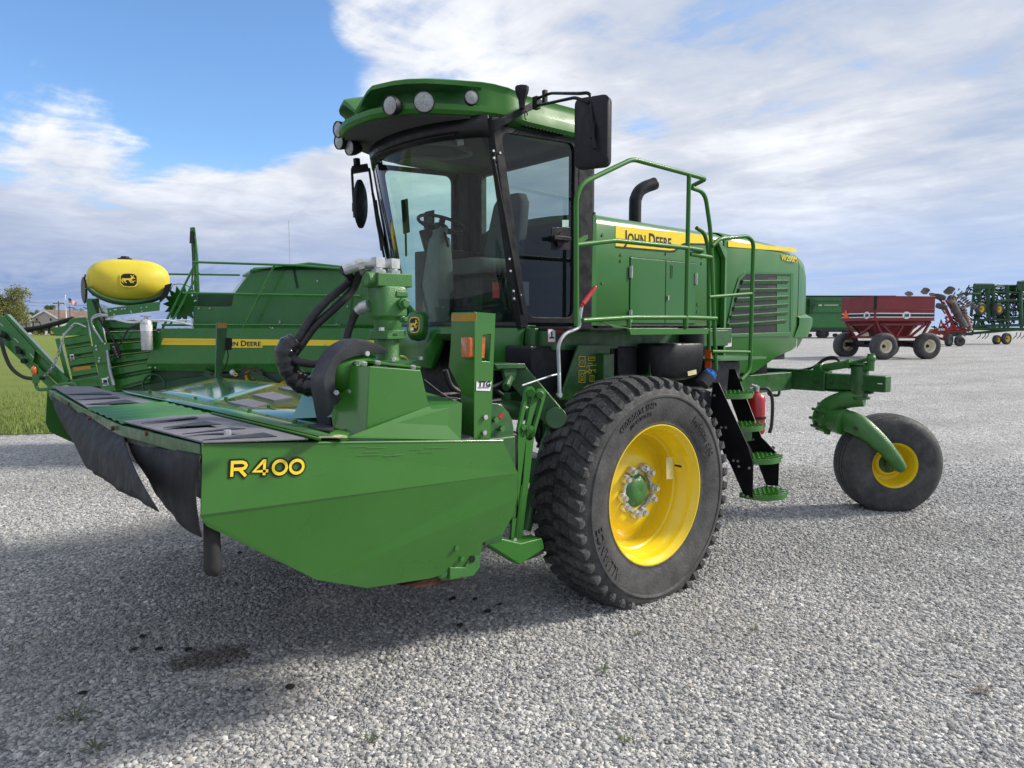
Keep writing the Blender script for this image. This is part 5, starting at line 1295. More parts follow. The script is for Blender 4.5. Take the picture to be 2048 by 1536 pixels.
# ---- drive gearbox casing
GY = 3.02
def G(px, py, y=GY): return q(px, py, y=y)
fA = [G(739, 732), G(842, 740), G(858, 811), G(733, 871)]
fB0 = [G(683, 731, 3.30), G(663, 834, 3.14), G(667, 857, 3.08), G(708, 866, 3.03)]
back = V((0, .62, 0))
mb = MB()
v = [fA[0], fA[1], fA[2], fA[3], G(708, 868, 3.03), G(667, 858, 3.12), G(663, 834, 3.15), G(684, 731, 3.30), fA[1] + back, fA[2] + back, G(684, 731, 3.30) + V((0, .3, 0)), G(663, 834, 3.15) + V((0, .45, -.05))]
mb.add(v, [(0, 1, 2, 3), (0, 3, 4, 5, 6, 7), (0, 7, 10, 8, 1), (1, 8, 9, 2), (7, 6, 11, 10), (10, 11, 9, 8)])
gb_ = mb.build('gearbox_casing', M['green'], hd, bevel=.006, smooth=20)
mb = MB(); mb.prism([G(749, 722, 3.12), G(842, 733, 3.12), G(842, 738, 3.12), G(749, 728, 3.12)], (0, .3, 0)); mb.build('gearbox_lid', GR, gb_, bevel=.003)
mb = MB(); bolts(mb, [G(714, 728, 3.2), G(728, 730, 3.1), G(755, 728, 3.08), G(826, 737, 3.1), G(700, 785, 3.2)], (0, -.3, 1), .014, .014); mb.build_each('bolt', M['steel'], gb_)
mb = MB(); mb.add([G(640, 875, 2.96), G(700, 872, 2.99), G(858, 812, 3.02), G(924, 806, 3.0), G(922, 880, 2.96)] + [G(858, 806, 3.02) + V((0, .5, .02)), G(924, 800, 3.0) + V((.05, .5, .02))], [(0, 1, 2, 3, 4), (2, 5, 6, 3)]); mb.build('wedge_plate', GR, hd, solidify=.008, smooth=0, off=-1)
mb = MB(); mb.sheet([D(625, 870, 1.475), D(690, 872, 1.468), D(695, 876, 1.468), D(640, 876, 1.474)], .004, (0, 0, 1)); mb.build('label_strip', mat('orange_grey_label', (.45, .35, .25), .5, var=.5, scale=30), hd)
mb = MB(); mb.cyl(onm(455, 870) , onm(455, 870) + V((0, 0, .02)), .014, 6); mb.build('bolt', M['steel'], hd)
# black curved guard
gd = 3.30
O = [(637, 857), (626, 800), (621, 756), (631, 731), (648, 702), (672, 684), (698, 677), (733, 685), (750, 697)]; I = [(664, 852), (660, 800), (650, 770), (651, 740), (662, 722), (686, 712), (706, 708), (728, 706), (748, 708)]
mb = MB(); o_ = [G(a, b_, gd) for a, b_ in O]; i_ = [G(a, b_, gd) for a, b_ in I]
o_ = spline(o_, 4); i_ = spline(i_, 4); w = V((0, -.12, 0))
rows = [[a, a + w * .6 , a + w + (b_ - a) * .16, a + w + (b_ - a) * .35, b_ + w * .9, b_] for a, b_ in zip(o_, i_)]
mb.solid(rows); gu = mb.build('hose_guard', M['dark_plastic'], hd, smooth=35)
mb = MB(); mb.add([G(650, 735, 3.22), G(690, 712, 3.22), G(735, 706, 3.22), G(748, 712, 3.22), G(745, 730, 3.22), G(690, 790, 3.22), G(672, 775, 3.22), G(655, 757, 3.22), G(648, 755, 3.22)], [tuple(range(9))]); mb.build('guard_plate', GR, gu, solidify=.01)
mb = MB(); bolts(mb, [G(733, 707, 3.17), G(671, 785, 3.17)], (0, -1, 0), .013, .012); mb.build_each('bolt', M['steel'], gu)
mb = MB(); mb.sheet([D(615, 852, 1.49), D(640, 848, 1.49), D(668, 856, 1.49), D(666, 864, 1.487), D(635, 860, 1.487)], .006, (0, 0, 1)); mb.build('guard_foot', M['dark_plastic'], gu)
# hydraulic motor tower
mc = G(776, 700, 3.32); X0, Y0 = mc.x, mc.y
def ZZ(py): return q(776, py, y=3.32).z
def XW(w): return w * (mc.dot(FWD)) / FOC
mb = MB(); mb.lathe([(0, ZZ(726)), (XW(58), ZZ(726)), (XW(58), ZZ(721)), (XW(26), ZZ(720)), (XW(22), ZZ(712)), (XW(22), ZZ(678)), (XW(24), ZZ(676))], (X0, Y0, 0), (0, 0, 1), 22)
s_ = XW(30); mb.solid([[V((X0 + a * s_ * k, Y0 + b_ * s_ * k, z_)) for a, b_ in ((-1, -.6), (-.6, -1), (.6, -1), (1, -.6), (1, .6), (.6, 1), (-.6, 1), (-1, .6))] for z_, k in ((ZZ(678), .95), (ZZ(677), 1.05), (ZZ(662), 1.05), (ZZ(660), 1.0))])
tw = mb.build('motor_mount', M['green_cast'], hd, smooth=35)
mb = MB(); r_ = XW(33)
mb.solid([rounded([V((X0 - r_ * k, Y0 - r_ * k, z_)), V((X0 + r_ * k, Y0 - r_ * k, z_)), V((X0 + r_ * k, Y0 + r_ * k, z_)), V((X0 - r_ * k, Y0 + r_ * k, z_))], r_ * .6, 5, closed=True) for z_, k in ((ZZ(662), .72), (ZZ(640), .78), (ZZ(632), .98), (ZZ(578), 1.0), (ZZ(573), .94))])
rt = XW(38); mb.bx(X0 - rt, X0 + rt * 1.05, Y0 - rt * .8, Y0 + rt * .8, ZZ(575), ZZ(548))
mb.cyl((X0 - rt - .04, Y0 - .03, ZZ(560)), (X0 - rt + .02, Y0 - .03, ZZ(560)), .035, 14)
pf = G(797, 607, Y0 - r_ - .0)
for z_, x_, rr_ in ((ZZ(608), .035, .024), (ZZ(639), .03, .014)): mb.cyl((X0 + x_, Y0 - r_ - .0, z_), (X0 + x_, Y0 - r_ - .025, z_), rr_ * 1.25, 14); mb.cyl((X0 + x_, Y0 - r_ - .025, z_), (X0 + x_, Y0 - r_ - .045, z_), rr_, 6)
mb.bx(X0 + .0, X0 + .07, Y0 - r_ - .006, Y0 - r_ + .01, ZZ(595), ZZ(583))
mo = mb.build('hydraulic_motor', M['green_cast'], hd, bevel=.006, smooth=35)
mb = MB(); bolts(mb, [(X0 + a * .085, Y0 + b_ * .085, ZZ(661)) for a, b_ in ((-1, -1), (1, -1), (1, 1))] + [(X0 + a * .15, Y0 + b_ * .12, ZZ(720)) for a, b_ in ((-1, -.6), (1, -.6), (-.4, -1.2))], (0, 0, 1), .014, .016); mb.build_each('bolt', M['steel'], mo)
mb = MB(); text_on(mb, 'ALL', (X0 - .02, Y0 - s_ * 1.06, ZZ(671)), (1, 0, 0), (0, 0, 1), height=.012, width=.03, depth=.001); mb.build('lettering', M['ink'], mo)
mb = MB()
for bx_, by_, ex_ in ((-.05, .0, -.10), (.05, .02, -.04)):
    mb.cut(); b0_ = V((X0 + bx_, Y0 + by_, ZZ(548))); mb.cyl(b0_, b0_ + V((0, 0, .02)), .036, 6); mb.cyl(b0_ + V((0, 0, .02)), b0_ + V((0, 0, .055)), .024, 12); mb.ob(b0_ + V((0, 0, .055)), (.05, 0, 0), (0, .05, 0), (0, 0, .05)); mb.cyl(b0_ + V((0, 0, .055)), b0_ + V((-.06, .035, .045)), .024, 12); mb.cyl(b0_ + V((-.06, .035, .045)), b0_ + V((-.085, .05, .04)), .033, 6); mb.cyl(b0_ + V((-.085, .05, .04)), b0_ + V((-.15, .085, .015)), .027, 12)
mb.build_each('hose_fitting', M['steel'], mo, smooth=30)
h0 = V((X0 - .05 - .15, Y0 + .085, ZZ(548) + .015)); h1 = V((X0 + .05 - .15, Y0 + .1, ZZ(548) + .015))
for st, pts, r_ in ((h0, [(700, 560), (655, 600), (620, 640), (598, 675), (580, 700)], .021), (h1, [(705, 580), (665, 620), (630, 652), (602, 690), (585, 712)], .021)):
    mb = MB(); mb.tube(spline([st] + [G(a, b_, 3.5) for a, b_ in pts], 6), r_, 12); mb.build('hydraulic_hose', M['rubber'], hd, smooth=60)
mb = MB(); mb.tube(spline([G(575, 700, 3.5), G(580, 712, 3.5), G(600, 724, 3.45), G(628, 728, 3.4), G(650, 727, 3.35)], 6), .020, 12); mb.build('hydraulic_hose', M['rubber'], hd, smooth=60)
mb = MB(); mb.cyl(G(738, 610, 3.36), G(722, 616, 3.4), .03, 12); mb.cyl(G(722, 616, 3.4), G(714, 622, 3.42), .024, 12); mb.build('hose_fitting', M['steel'], mo)
mb = MB(); mb.tube(spline([G(714, 622, 3.42), G(705, 640, 3.44), G(695, 670, 3.45), G(685, 720, 3.45)], 6), .020, 12); mb.build('hydraulic_hose', M['rubber'], hd, smooth=60)
P_ = spline([G(590, 685, 3.52), G(572, 700, 3.52), G(578, 735, 3.52), G(600, 765, 3.5), G(632, 775, 3.45)], 6)
mb = MB(); mb.tube(P_, [.052 + .004 * math.sin(i * 2.1) for i in range(len(P_))], 14); mb.build('hose_wrap', M['wrap'], hd, smooth=50)
# lamp posts on both ends
def lamp_post(pts_left, pts_right, yv, lamp, tape, dpt, wm):
    mb = MB(); L = [G(a, b_, yv) for a, b_ in pts_left]; mb.prism(L, V((.0, .0, 0)) + (FWD * .012)); mb.prism([G(a, b_, yv - .001) for a, b_ in pts_right], V((0, .012, 0)))
    o = mb.build('lamp_post', GR, hd, bevel=.003)
    return o
PY = 3.02
e_t, e_b = G(950, 624, PY), G(948, 878, PY)
def left(px, py): # bent-back face of the sheet, facing forwards
    x_ = G(950, 700, PY).x; return q(px, py, x=x_ + .012 * 0 + (0))
mb = MB(); x_ = e_t.x
mb.prism([left(a, b_) for a, b_ in ((950, 624), (903, 625), (901, 690), (897, 734), (921, 782), (921, 868), (948, 874))], (.012, 0, 0))
gl_o = [G(a, b_, PY) for a, b_ in ((950, 624), (991, 627), (981, 878), (948, 878))]; sl_ = [G(a, b_, PY) for a, b_ in ((965, 670), (982, 669), (979, 723), (964, 722))]
# right face with a slot
mb.solid([[p for p in gl_o], sl_, [p + V((0, .012, 0)) for p in sl_], [p + V((0, .012, 0)) for p in gl_o], gl_o], cap=False)
lp = mb.build('lamp_post', M['green'], hd, bevel=.003)
mb = MB(); mb.prism([left(a, b_) + V((-.003, 0, 0)) for a, b_ in ((954, 626), (904, 627), (903, 643), (953, 643))], (.002, 0, 0)); mb.build('reflective_tape', M['gold'], lp)
mb = MB(); mb.solid([[left(a, b_) + V((o, 0, 0)) for a, b_ in rounded([(928 + k, 674 + k, 0), (948 - k, 674 + k, 0), (948 - k, 716 - k, 0), (928 + k, 716 - k, 0)], 4, 4, closed=True) for a, b_ in [(a, b_)]] if 0 else [left(p.x, p.y) + V((o, 0, 0)) for p in rounded([(929 + k, 674 + k, 0), (948 - k, 674 + k, 0), (948 - k, 716 - k, 0), (929 + k, 716 - k, 0)], 4, 4, closed=True)] for o, k in ((0, 0), (-.022, 0), (-.028, 1.5))]); mb.build('marker_lamp', M['amber'], lp, smooth=40)
mb = MB(); mb.prism([G(a, b_, PY + .016) for a, b_ in ((963, 673), (971, 673), (969, 716), (962, 716))], (0, .02, 0)); mb.build('marker_lamp', M['amber'], lp)
mb = MB(); bolts(mb, [G(969, 834, PY - .002), G(967, 865, PY - .002)], (0, -1, 0), .014, .014); mb.build_each('bolt', M['steel'], lp)
mb = MB(); L = [G(a, b_, PY - .002) for a, b_ in ((953, 763), (983, 763), (980, 782), (952, 781))]; mb.sheet(L, .0015, (0, -1, 0)); sk = mb.build('dealer_sticker', M['white'], lp)
o_ = L[3] + (L[0] - L[3]) * .45 + (L[1] - L[0]) * .1 + V((0, -.003, 0)); mb = MB(); text_on(mb, 'TTG', o_, L[1] - L[0], L[0] - L[3], width=(L[1] - L[0]).length * .82, height=.028, bold=.05, depth=.001); mb.build('lettering', M['ink'], sk)
o_ = L[3] + (L[0] - L[3]) * .25 + (L[1] - L[0]) * .12 + V((0, -.003, 0)); mb = MB(); text_on(mb, 'EQUIPMENT', o_, L[1] - L[0], L[0] - L[3], width=(L[1] - L[0]).length * .76, height=.009, depth=.001); mb.build('lettering', M['cab_grey'], sk)
# quarter plate and red-tipped pin beside the post
mb = MB(); c = G(980, 868, 3.12); mb.prism([c + V((math.cos(a) * .17, 0, math.sin(a) * .17)) for a in [rad(-80 + k * 17) for k in range(11)]] + [c + V((0, 0, .0))], (0, .03, 0)); mb.prism([G(a, b_, 3.15) for a, b_ in ((985, 845), (1000, 850), (1030, 905), (1028, 950), (1000, 900))], (0, .2, 0)); mb.build('hinge_plate', GF, hd, bevel=.004)
mb = MB(); mb.cyl(G(997, 836, 3.12), G(1005, 828, 3.12), .012, 8); mb.build('pin_handle', M['red'], hd)
mb = MB(); bolts(mb, [G(989, 839, 3.11), G(1001, 857, 3.11)], (0, -1, 0), .018, .02); mb.build_each('bolt', M['green_cast'], hd)
# far post
fy = 6.75
mb = MB(); mb.prism([q(a, b_, y=fy) for a, b_ in ((434, 646), (444, 644), (455, 646), (452, 700), (447, 718), (442, 755), (431, 755), (433, 700))], (.0, .03, 0)); l2 = mb.build('lamp_post', GF, hd, bevel=.003)
mb = MB(); mb.prism([q(a, b_, y=fy - .003) for a, b_ in ((435, 646), (454, 646), (454, 656), (435, 657))], (0, .002, 0)); mb.build('reflective_tape', M['gold'], l2)
mb = MB(); mb.prism([q(a, b_, y=fy - .02) for a, b_ in ((453, 675), (465, 676), (464, 700), (452, 700))], (0, .06, 0)); mb.build('marker_lamp', M['black_plastic'], l2, bevel=.006)
mb = MB(); mb.tube(spline([q(455, 700, y=fy), q(456, 715, y=fy), q(450, 735, y=fy), q(440, 750, y=fy)], 5), .006, 6); mb.build('lamp_cable', M['rubber'], l2)
# thin wires behind the casing
for pts in ([(848, 760), (880, 785), (905, 800), (923, 808)], [(860, 800), (900, 796), (930, 800)]):
    mb = MB(); mb.tube(spline([G(a, b_, 3.6) for a, b_ in pts], 6), .006, 6); mb.build('cable', M['rubber'], hd)
mb = MB(); mb.tube(spline([G(800, 712, 3.3), G(812, 716, 3.3), G(817, 728, 3.3)], 5), .006, 6); mb.build('sensor_wire', M['tape'], hd)
mb = MB(); mb.bx(2.40, 3.02, 3.5, 6.45, .72, 1.30); mb.build('conditioner_shade_block', M['black_plastic'], hd, bevel=.03)  # unseen conditioner block, added to close the lit gap in the header's shadow
# rear frame linking header and lift arms
mb = MB(); mb.bx(2.45, 2.62, 3.15, 6.8, 1.05, 1.25); mb.bx(2.45, 2.58, 3.15, 3.35, .75, 1.3); mb.bx(2.3, 2.6, 3.06, 3.12, .9, 1.36); mb.build('rear_frame', GF, hd, bevel=.01)

# fire extinguisher strapped under the hood
fx = q(1512, 826, x=6.1)
ex = thing('fire_extinguisher', 'red fire extinguisher strapped upright behind the black ladder', 'extinguisher', (fx.x, fx.y, fx.z - .19))
mb = MB(); mb.lathe([(0, -.19), (.07, -.19), (.082, -.17), (.082, .13), (.07, .165), (.03, .19), (.028, .2), (0, .2)], fx, (0, 0, 1), 22); mb.build('cylinder', M['red'], ex, smooth=45)
mb = MB(); mb.cyl(fx + V((0, 0, .19)), fx + V((0, 0, .25)), .025, 12); mb.bar(fx + V((.05, .02, .24)), fx + V((-.13, -.02, .275)), .022, .012); mb.bar(fx + V((.02, .02, .255)), fx + V((-.12, 0, .235)), .02, .01); mb.build('valve', M['steel'], ex)
mb = MB(); mb.tube(spline([fx + V((.02, -.01, .225)), fx + V((.09, -.06, .22)), fx + V((.13, -.085, .12)), fx + V((.13, -.085, -.1)), fx + V((.12, -.07, -.19))], 6), .016, 8); mb.build('hose', M['rubber'], ex, smooth=60)
mb = MB(); pts = [fx + V((math.cos(a) * .0835, math.sin(a) * .0835, 0)) for a in [rad(-75 + k * 12) for k in range(6)]]; mb.grid([[p + V((0, 0, -.12)) for p in pts], [p + V((0, 0, .11)) for p in pts]]); mb.build('instruction_label', M['white'], ex)
mb = MB(); mb.bx(fx.x - .06, fx.x + .10, fx.y + .05, fx.y + .12, fx.z - .4, fx.z - .19); mb.bar(fx + V((-.05, -.09, -.33)), fx + V((.16, -.09, -.33)), .03, .03); mb.lathe([(.084, -.05), (.09, -.05), (.09, -.03), (.084, -.03)], fx, (0, 0, 1), 20); mb.build('bracket', M['black_plastic'], ex)
# ================================================================== square baler standing behind
GB = M['green_baler']; BD = 10.6
MB.ext = sight(330)
b0_ = q(500, 700, d=BD)
bl = thing('square_baler', 'long green square baler with a yellow oval tank on its back, parked behind the header', 'baler', (b0_.x, b0_.y, ground_z(BD)))
def P2(L, sc=.3809, ox=0, oy=430): return [(ox + a * sc, oy + b_ * sc) for a, b_ in L]
# body core and rear volume
mb = MB(); mb.pd([(300, 668), (830, 668), (830, 760), (300, 760)], BD + .25, 1.7); mb.build('baler_frame', M['green_far'], bl)
mb = MB(); mb.pd([(390, 600), (470, 590), (508, 540), (600, 534), (760, 540), (850, 640), (850, 668), (390, 668)], BD + .6, 1.5); mb.build('baler_body', GB, bl, bevel=.03)
# side shield, folded along its lower edge
mb = MB(); F0 = qs([(314, 657), (840, 658), (840, 727), (293, 727)], d=BD); F1 = qs([(314, 655), (840, 656)], d=BD + .2); F2 = qs([(840, 746), (579, 744), (297, 741)], d=BD + .12)
mb.add(F0 + F1 + F2, [(0, 1, 2, 3), (0, 4, 5, 1), (3, 2, 6, 7, 8)])
sh = mb.build('side_shield', GB, bl, smooth=0, solidify=.01, off=-1)
mb = MB(); mb.pd([(326, 676.5), (748, 681), (748, 692), (322, 689.5)], BD - .006, .004); bs = mb.build('yellow_stripe', M['yellow_decal'], sh)
mb = MB()
for k in range(3): mb.cut(); mb.pd([(325, 679.5 + k * 3), (436, 680.5 + k * 3), (436, 681.1 + k * 3), (325, 680.1 + k * 3)], BD - .008, .002)
mb.build_each('pinstripe', M['gold'], bs)
mb = MB(); a, b_ = q(440, 692, d=BD - .009), q(523, 692.5, d=BD - .009); caps_text(mb, a, (b_ - a).normalized(), UPV, .082, (b_ - a).length); mb.build('lettering', M['ink'], bs)
mb = MB(); a, b_ = q(438, 695, d=BD - .0075), q(525, 695.5, d=BD - .0075); mb.sheet([a, b_, b_ + UPV * .05, a + UPV * .05], .001, -FWD); mb.build('stripe_tab', M['yellow_decal'], bs)
mb = MB(); 
for p in ((300, 735), (311, 735), (318, 664), (545, 656), (650, 690)): mb.cut(); c = q(*p, d=BD - .01); mb.cyl(c, c - FWD * .012, .012, 6)
mb.build_each('bolt', M['steel'], sh)
# upper shields
mb = MB(); mb.pd([(387, 613), (463, 613), (470, 585), (507, 535), (585, 530), (722, 536), (760, 657), (387, 657)], BD + .35, .05); up_ = mb.build('upper_shield', GB, bl, bevel=.01)
mb = MB(); mb.pd([(500, 538), (619, 524), (722, 535), (728, 541), (585, 533), (500, 545)], BD + .30, 1.2); mb.build('top_cover', GB, bl, bevel=.02)
mb = MB(); mb.pd([(585, 533), (588, 533), (596, 576), (593, 576)], BD + .33, .02); mb.build('shield_seam', M['ink'], up_)
mb = MB(); mb.pd([(395, 588), (472, 588), (463, 612), (395, 612)], BD + .5, .05); mb.build('window_panel', M['green_far'], up_)
mb = MB(); mb.pd([(716, 545), (760, 560), (830, 640), (835, 660), (700, 658)], BD + .2, .7); mb.build('front_shield', M['green_gloss'], bl, bevel=.08, seg=4)
mb = MB()
for p in ((560, 643), (625, 649), (635, 562), (560, 645), (695, 613), (540, 655), (420, 617), (398, 617), (673, 649)): mb.cut(); c = q(*p, d=BD + .34); mb.cyl(c, c - FWD * .015, .014, 6)
mb.build_each('bolt', M['steel'], up_)
# catwalk railing
mb = MB(); rw = .034
for L in ([(385, 524), (600, 531), (722, 541)], [(366, 586), (720, 592)], [(324, 650), (560, 650), (680, 651)], [(549, 530), (486, 658)], [(392, 525), (325, 657)], [(398, 545), (340, 650)], [(695, 540), (640, 655)]): mb.tube(qs(L, d=BD + .1), rw / 2, 8)
mb.build('catwalk_rail', GB, bl, smooth=50)
mb = MB(); mb.tube(qs([(324, 548), (480, 550)], d=BD + 1.9), .016, 8); mb.build('catwalk_rail', GB, bl)
# folded mast with lamp
mb = MB(); mb.tube(qs([(383, 456), (388, 500), (392, 600)], d=BD + .8), .02, 8); mb.tube(qs([(388, 456), (394, 510), (398, 610)], d=BD + .8), .02, 8); mb.pd([(380, 455), (389, 454), (391, 470), (381, 470)], BD + .78, .06); mast = mb.build('lamp_mast', GB, bl)
mb = MB(); mb.pd([(380, 462), (386, 462), (387, 486), (379, 486)], BD + .74, .05); mb.tube(spline(qs([(384, 486), (386, 530), (384, 570), (390, 600)], d=BD + .74), 4), .012, 6); mb.build('lamp_cable', M['rubber'], mast)
# star wheel
mb = MB(); c = q(362, 608, d=BD + .7); L = []
for k in range(28): a = k * math.pi / 14; r = .19 if k % 2 else .28; L.append(c + RGT * math.cos(a) * r + UPV * math.sin(a) * r)
mb.prism(L, FWD * .03); sw = mb.build('star_wheel', GB, bl)
mb = MB(); mb.tube([c - FWD * .05 + (RGT * math.cos(a) + UPV * math.sin(a)) * .30 for a in [k * .2 for k in range(17)]], .007, 6); mb.cyl(c - FWD * .05, c + FWD * .05, .05, 12); mb.build('wheel_guard', GB, sw)
# yellow tank lying across, in a cradle
TF = sight(258); TR = V((TF.y, -TF.x, 0))
tc = q(258, 560, d=BD + .1); mpp = (BD + .1) / FOC
mb = MB(); rows = []
hw, hh, dp = 76 * mpp, 44 * mpp, .42
for j in range(13):
    v = -1 + 2 * j / 12; k = (1 - abs(v) ** 3.2) ** (1 / 2.4) if abs(v) < 1 else .0; k = max(k, .12)
    rows.append([tc + TF * (dp + v * dp) + TR * (hw * k ** .5 * (abs(math.cos(a)) ** .72) * (1 if math.cos(a) > 0 else -1)) + UPV * (hh * k ** .8 * (abs(math.sin(a)) ** .74) * (1 if math.sin(a) > 0 else -1)) for a in [2 * math.pi * (i + .5) / 40 for i in range(40)]])
mb.solid(rows); tank = mb.build('preservative_tank', M['yellow_tank'], bl, smooth=70)
mb = MB(); c = tc + TF * dp + UPV * hh; mb.lathe([(.07, -.01), (.10, .0), (.10, .02), (.06, .03), (.055, .05), (0, .052)], c - TR * .04, (0, 0, 1), 18); mb.build('tank_lid', M['black_plastic'], tank)
badge(tc - TF * .005 + TR * .0 + V((0, 0, .0)), -TF, TR, UPV, .23, .21, tank, M['yellow_tank'], pod=False)
mb = MB(); rows = []
for o_ in (0, .84):
    rows.append([tc + TF * o_ + TR * (hw * 1.05 * math.cos(a)) + UPV * (hh * 1.04 * math.sin(a) - .02) for a in [math.pi + .35 + (math.pi - .5) * i / 16 for i in range(17)]])
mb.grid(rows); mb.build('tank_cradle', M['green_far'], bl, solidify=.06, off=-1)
mb = MB(); mb.tube([tc + TF * .15 + TR * hw * 1.02 * math.cos(a) + UPV * hh * 1.03 * math.sin(a) for a in [math.pi * .93, math.pi, math.pi * 1.1]], .01, 6); mb.pd([(178, 583), (190, 587), (186, 592)], BD + .08, .1); mb.pd([(330, 570), (344, 566), (336, 590), (318, 606)], BD + .05, .3); mb.build('tank_strap', M['black'], tank)
mb = MB(); mb.pd(P2([(560, 490), (840, 455), (838, 500), (570, 530)]), BD - .05, .3); br_ = mb.build('tank_bracket', GB, bl, bevel=.005)
mb = MB()
for p in P2([(580, 505), (602, 497), (610, 497), (640, 494), (655, 492), (688, 505), (742, 487), (770, 484), (600, 522), (690, 512), (745, 505)]): mb.cut(); c = q(*p, d=BD - .05); mb.cyl(c, c - TF * .015, .012, 6)
mb.build_each('bolt', M['steel'], br_)
# bale chamber: slatted plates and post
def slats(L, R_, n, d, nm, rot=0):
    """stack of pressed channels between two slanting edges"""
    mb = MB()
    for k in range(n):
        a0, a1 = [V((*L[0], 0)).lerp(V((*L[1], 0)), (k + o) / n) for o in (0, 1)]; b0, b1 = [V((*R_[0], 0)).lerp(V((*R_[1], 0)), (k + o) / n) for o in (0, 1)]
        rows = []
        for s_, dd in ((0, 0), (.12, -.05), (.66, -.05), (.80, .02), (.98, .02)):
            p, r_ = a0.lerp(a1, s_), b0.lerp(b1, s_); rows.append([q(p.x, p.y, d=d + dd), q(r_.x, r_.y, d=d + dd)])
        mb.grid(rows)
    return mb.build(nm, GB, bl, smooth=0, solidify=.01, off=-1)
slats([(126, 676), (145, 760)], [(178, 668), (196, 752)], 4, BD, 'chamber_door')
slats([(205, 640), (232, 782)], [(315, 640), (300, 764)], 6, BD + .1, 'chamber_side')
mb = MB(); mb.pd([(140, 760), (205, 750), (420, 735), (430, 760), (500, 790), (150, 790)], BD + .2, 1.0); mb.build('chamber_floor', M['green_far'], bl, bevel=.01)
mb = MB(); mb.pd([(172, 597), (197, 597), (200, 640), (176, 640)], BD - .02, .12); mb.pd([(175, 634), (199, 630), (232, 782), (203, 782)], BD - .06, .12); mb.pd([(110, 678), (119, 676), (142, 763), (133, 763)], BD - .02, .08); mb.pd([(100, 657), (175, 642), (178, 670), (112, 672)], BD - .02, .2); mb.pd([(129, 652), (142, 637), (172, 634), (175, 645), (140, 658)], BD - .03, .1); mb.pd([(130, 763), (200, 752), (205, 772), (140, 776)], BD - .03, .1)
mb.build('chamber_post', GB, bl, bevel=.006)
mb = MB(); mb.pd([(184, 692), (219, 685), (221, 700), (212, 702), (215, 715), (225, 714), (226, 722), (190, 729)], BD - .09, .03); pt = mb.build('pivot_plate', GB, bl, bevel=.004)
mb = MB()
for p in ((193, 692), (194, 699), (200, 716), (199, 722), (211, 687), (217, 755)): mb.cut(); c = q(*p, d=BD - .09); mb.cyl(c, c - FWD * .016, .016, 6)
mb.build_each('bolt', M['steel'], pt)
mb = MB(); mb.pd([(146, 735), (181, 731), (182, 738), (146, 743)], BD - .055, .004); mb.build('reflective_tape', M['gold'], bl)
for L, nm in (([(203, 757), (214, 755), (218, 770), (206, 772)], 'warning_sticker'), ([(139, 709), (147, 708), (149, 719), (141, 721)], 'warning_sticker')):
    mb = MB(); mb.pd(L, BD - .075, .003); ws_ = mb.build(nm, M['white'], bl)
    mb = MB(); c = sum((V((*p, 0)) for p in L), V((0, 0, 0))) / 4; mb.pd([(c.x + (p[0] - c.x) * .7, c.y + (p[1] - c.y) * .35 - 1) for p in L], BD - .078, .002); mb.build('pictogram', M['ink'], ws_)
    mb = MB(); mb.pd([(c.x + (p[0] - c.x) * .85, c.y + 4 + (p[1] - c.y) * .3) for p in L], BD - .078, .002); mb.build('text_panel', M['cab_grey'], ws_)
# conduits, hoses, control box, silver cylinder
def line(pts, d, r, nm, m_, n=6): mb = MB(); mb.tube(spline(qs(pts, d=d), n), r, 8); return mb.build(nm, m_, bl, smooth=60)
for o_ in (0, 4): line([(214, 630 + o_ * .3), (195, 629 + o_), (184, 638 + o_ * .6), (187, 655), (198, 672), (206, 685)], BD - .1 - o_ * .004, .014, 'conduit', M['grey_steel'])
line([(226, 638), (260, 645), (285, 643), (330, 640), (385, 650)], BD - .06, .012, 'conduit', M['white']); line([(242, 636), (262, 643), (380, 640)], BD - .05, .012, 'conduit', M['white']); line([(258, 635), (300, 648)], BD - .07, .012, 'conduit', M['white'])
line([(209, 640), (214, 655), (222, 670), (230, 690)], BD - .08, .01, 'cable', M['rubber']); line([(240, 690), (250, 670), (262, 655), (300, 645)], BD - .03, .012, 'cable', M['rubber']); line([(215, 700), (220, 740), (228, 770)], BD - .12, .022, 'conduit', M['grey_steel']); line([(185, 600), (195, 625), (205, 650), (228, 678)], BD - .05, .014, 'cable', M['rubber']); line([(192, 597), (205, 625), (210, 645)], BD - .05, .012, 'cable', M['rubber'])
line([(265, 655), (300, 668), (300, 690)], BD - .02, .012, 'cable', M['rubber'])
mb = MB(); mb.pd([(221, 688), (234, 685), (243, 715), (230, 719)], BD - .16, .08); cb = mb.build('control_box', M['black_plastic'], bl, bevel=.008)
mb = MB()
for k in range(5): mb.cut(); c = q(228.5 + k * 2.0, 694 + k * 4.8, d=BD - .16); mb.cyl(c, c - FWD * .015, .017 if not k else .011, 10)
mb.build_each('knob', M['cab_grey'], cb)
c = q(293, 669, d=BD - .15); mb = MB(); mb.lathe([(0, -.22), (.07, -.22), (.078, -.2), (.078, .17), (.06, .205), (.025, .22), (.025, .25), (0, .25)], c, (0, 0, 1), 20); mb.bar(c + UPV * .26 - RGT * .07, c + UPV * .25 + RGT * .07, .03, .02); wtr = mb.build('silver_cylinder', M['steel'], bl, smooth=45)
mb = MB(); mb.lathe([(.079, .05), (.0795, .05), (.0795, .14), (.079, .14)], c, (0, 0, 1), 20); mb.build('label', M['white'], wtr); mb = MB(); mb.pd([(303, 655), (307, 655), (306, 700), (286, 702), (283, 690)], BD - .1, .05); mb.build('holder', M['black'], wtr)
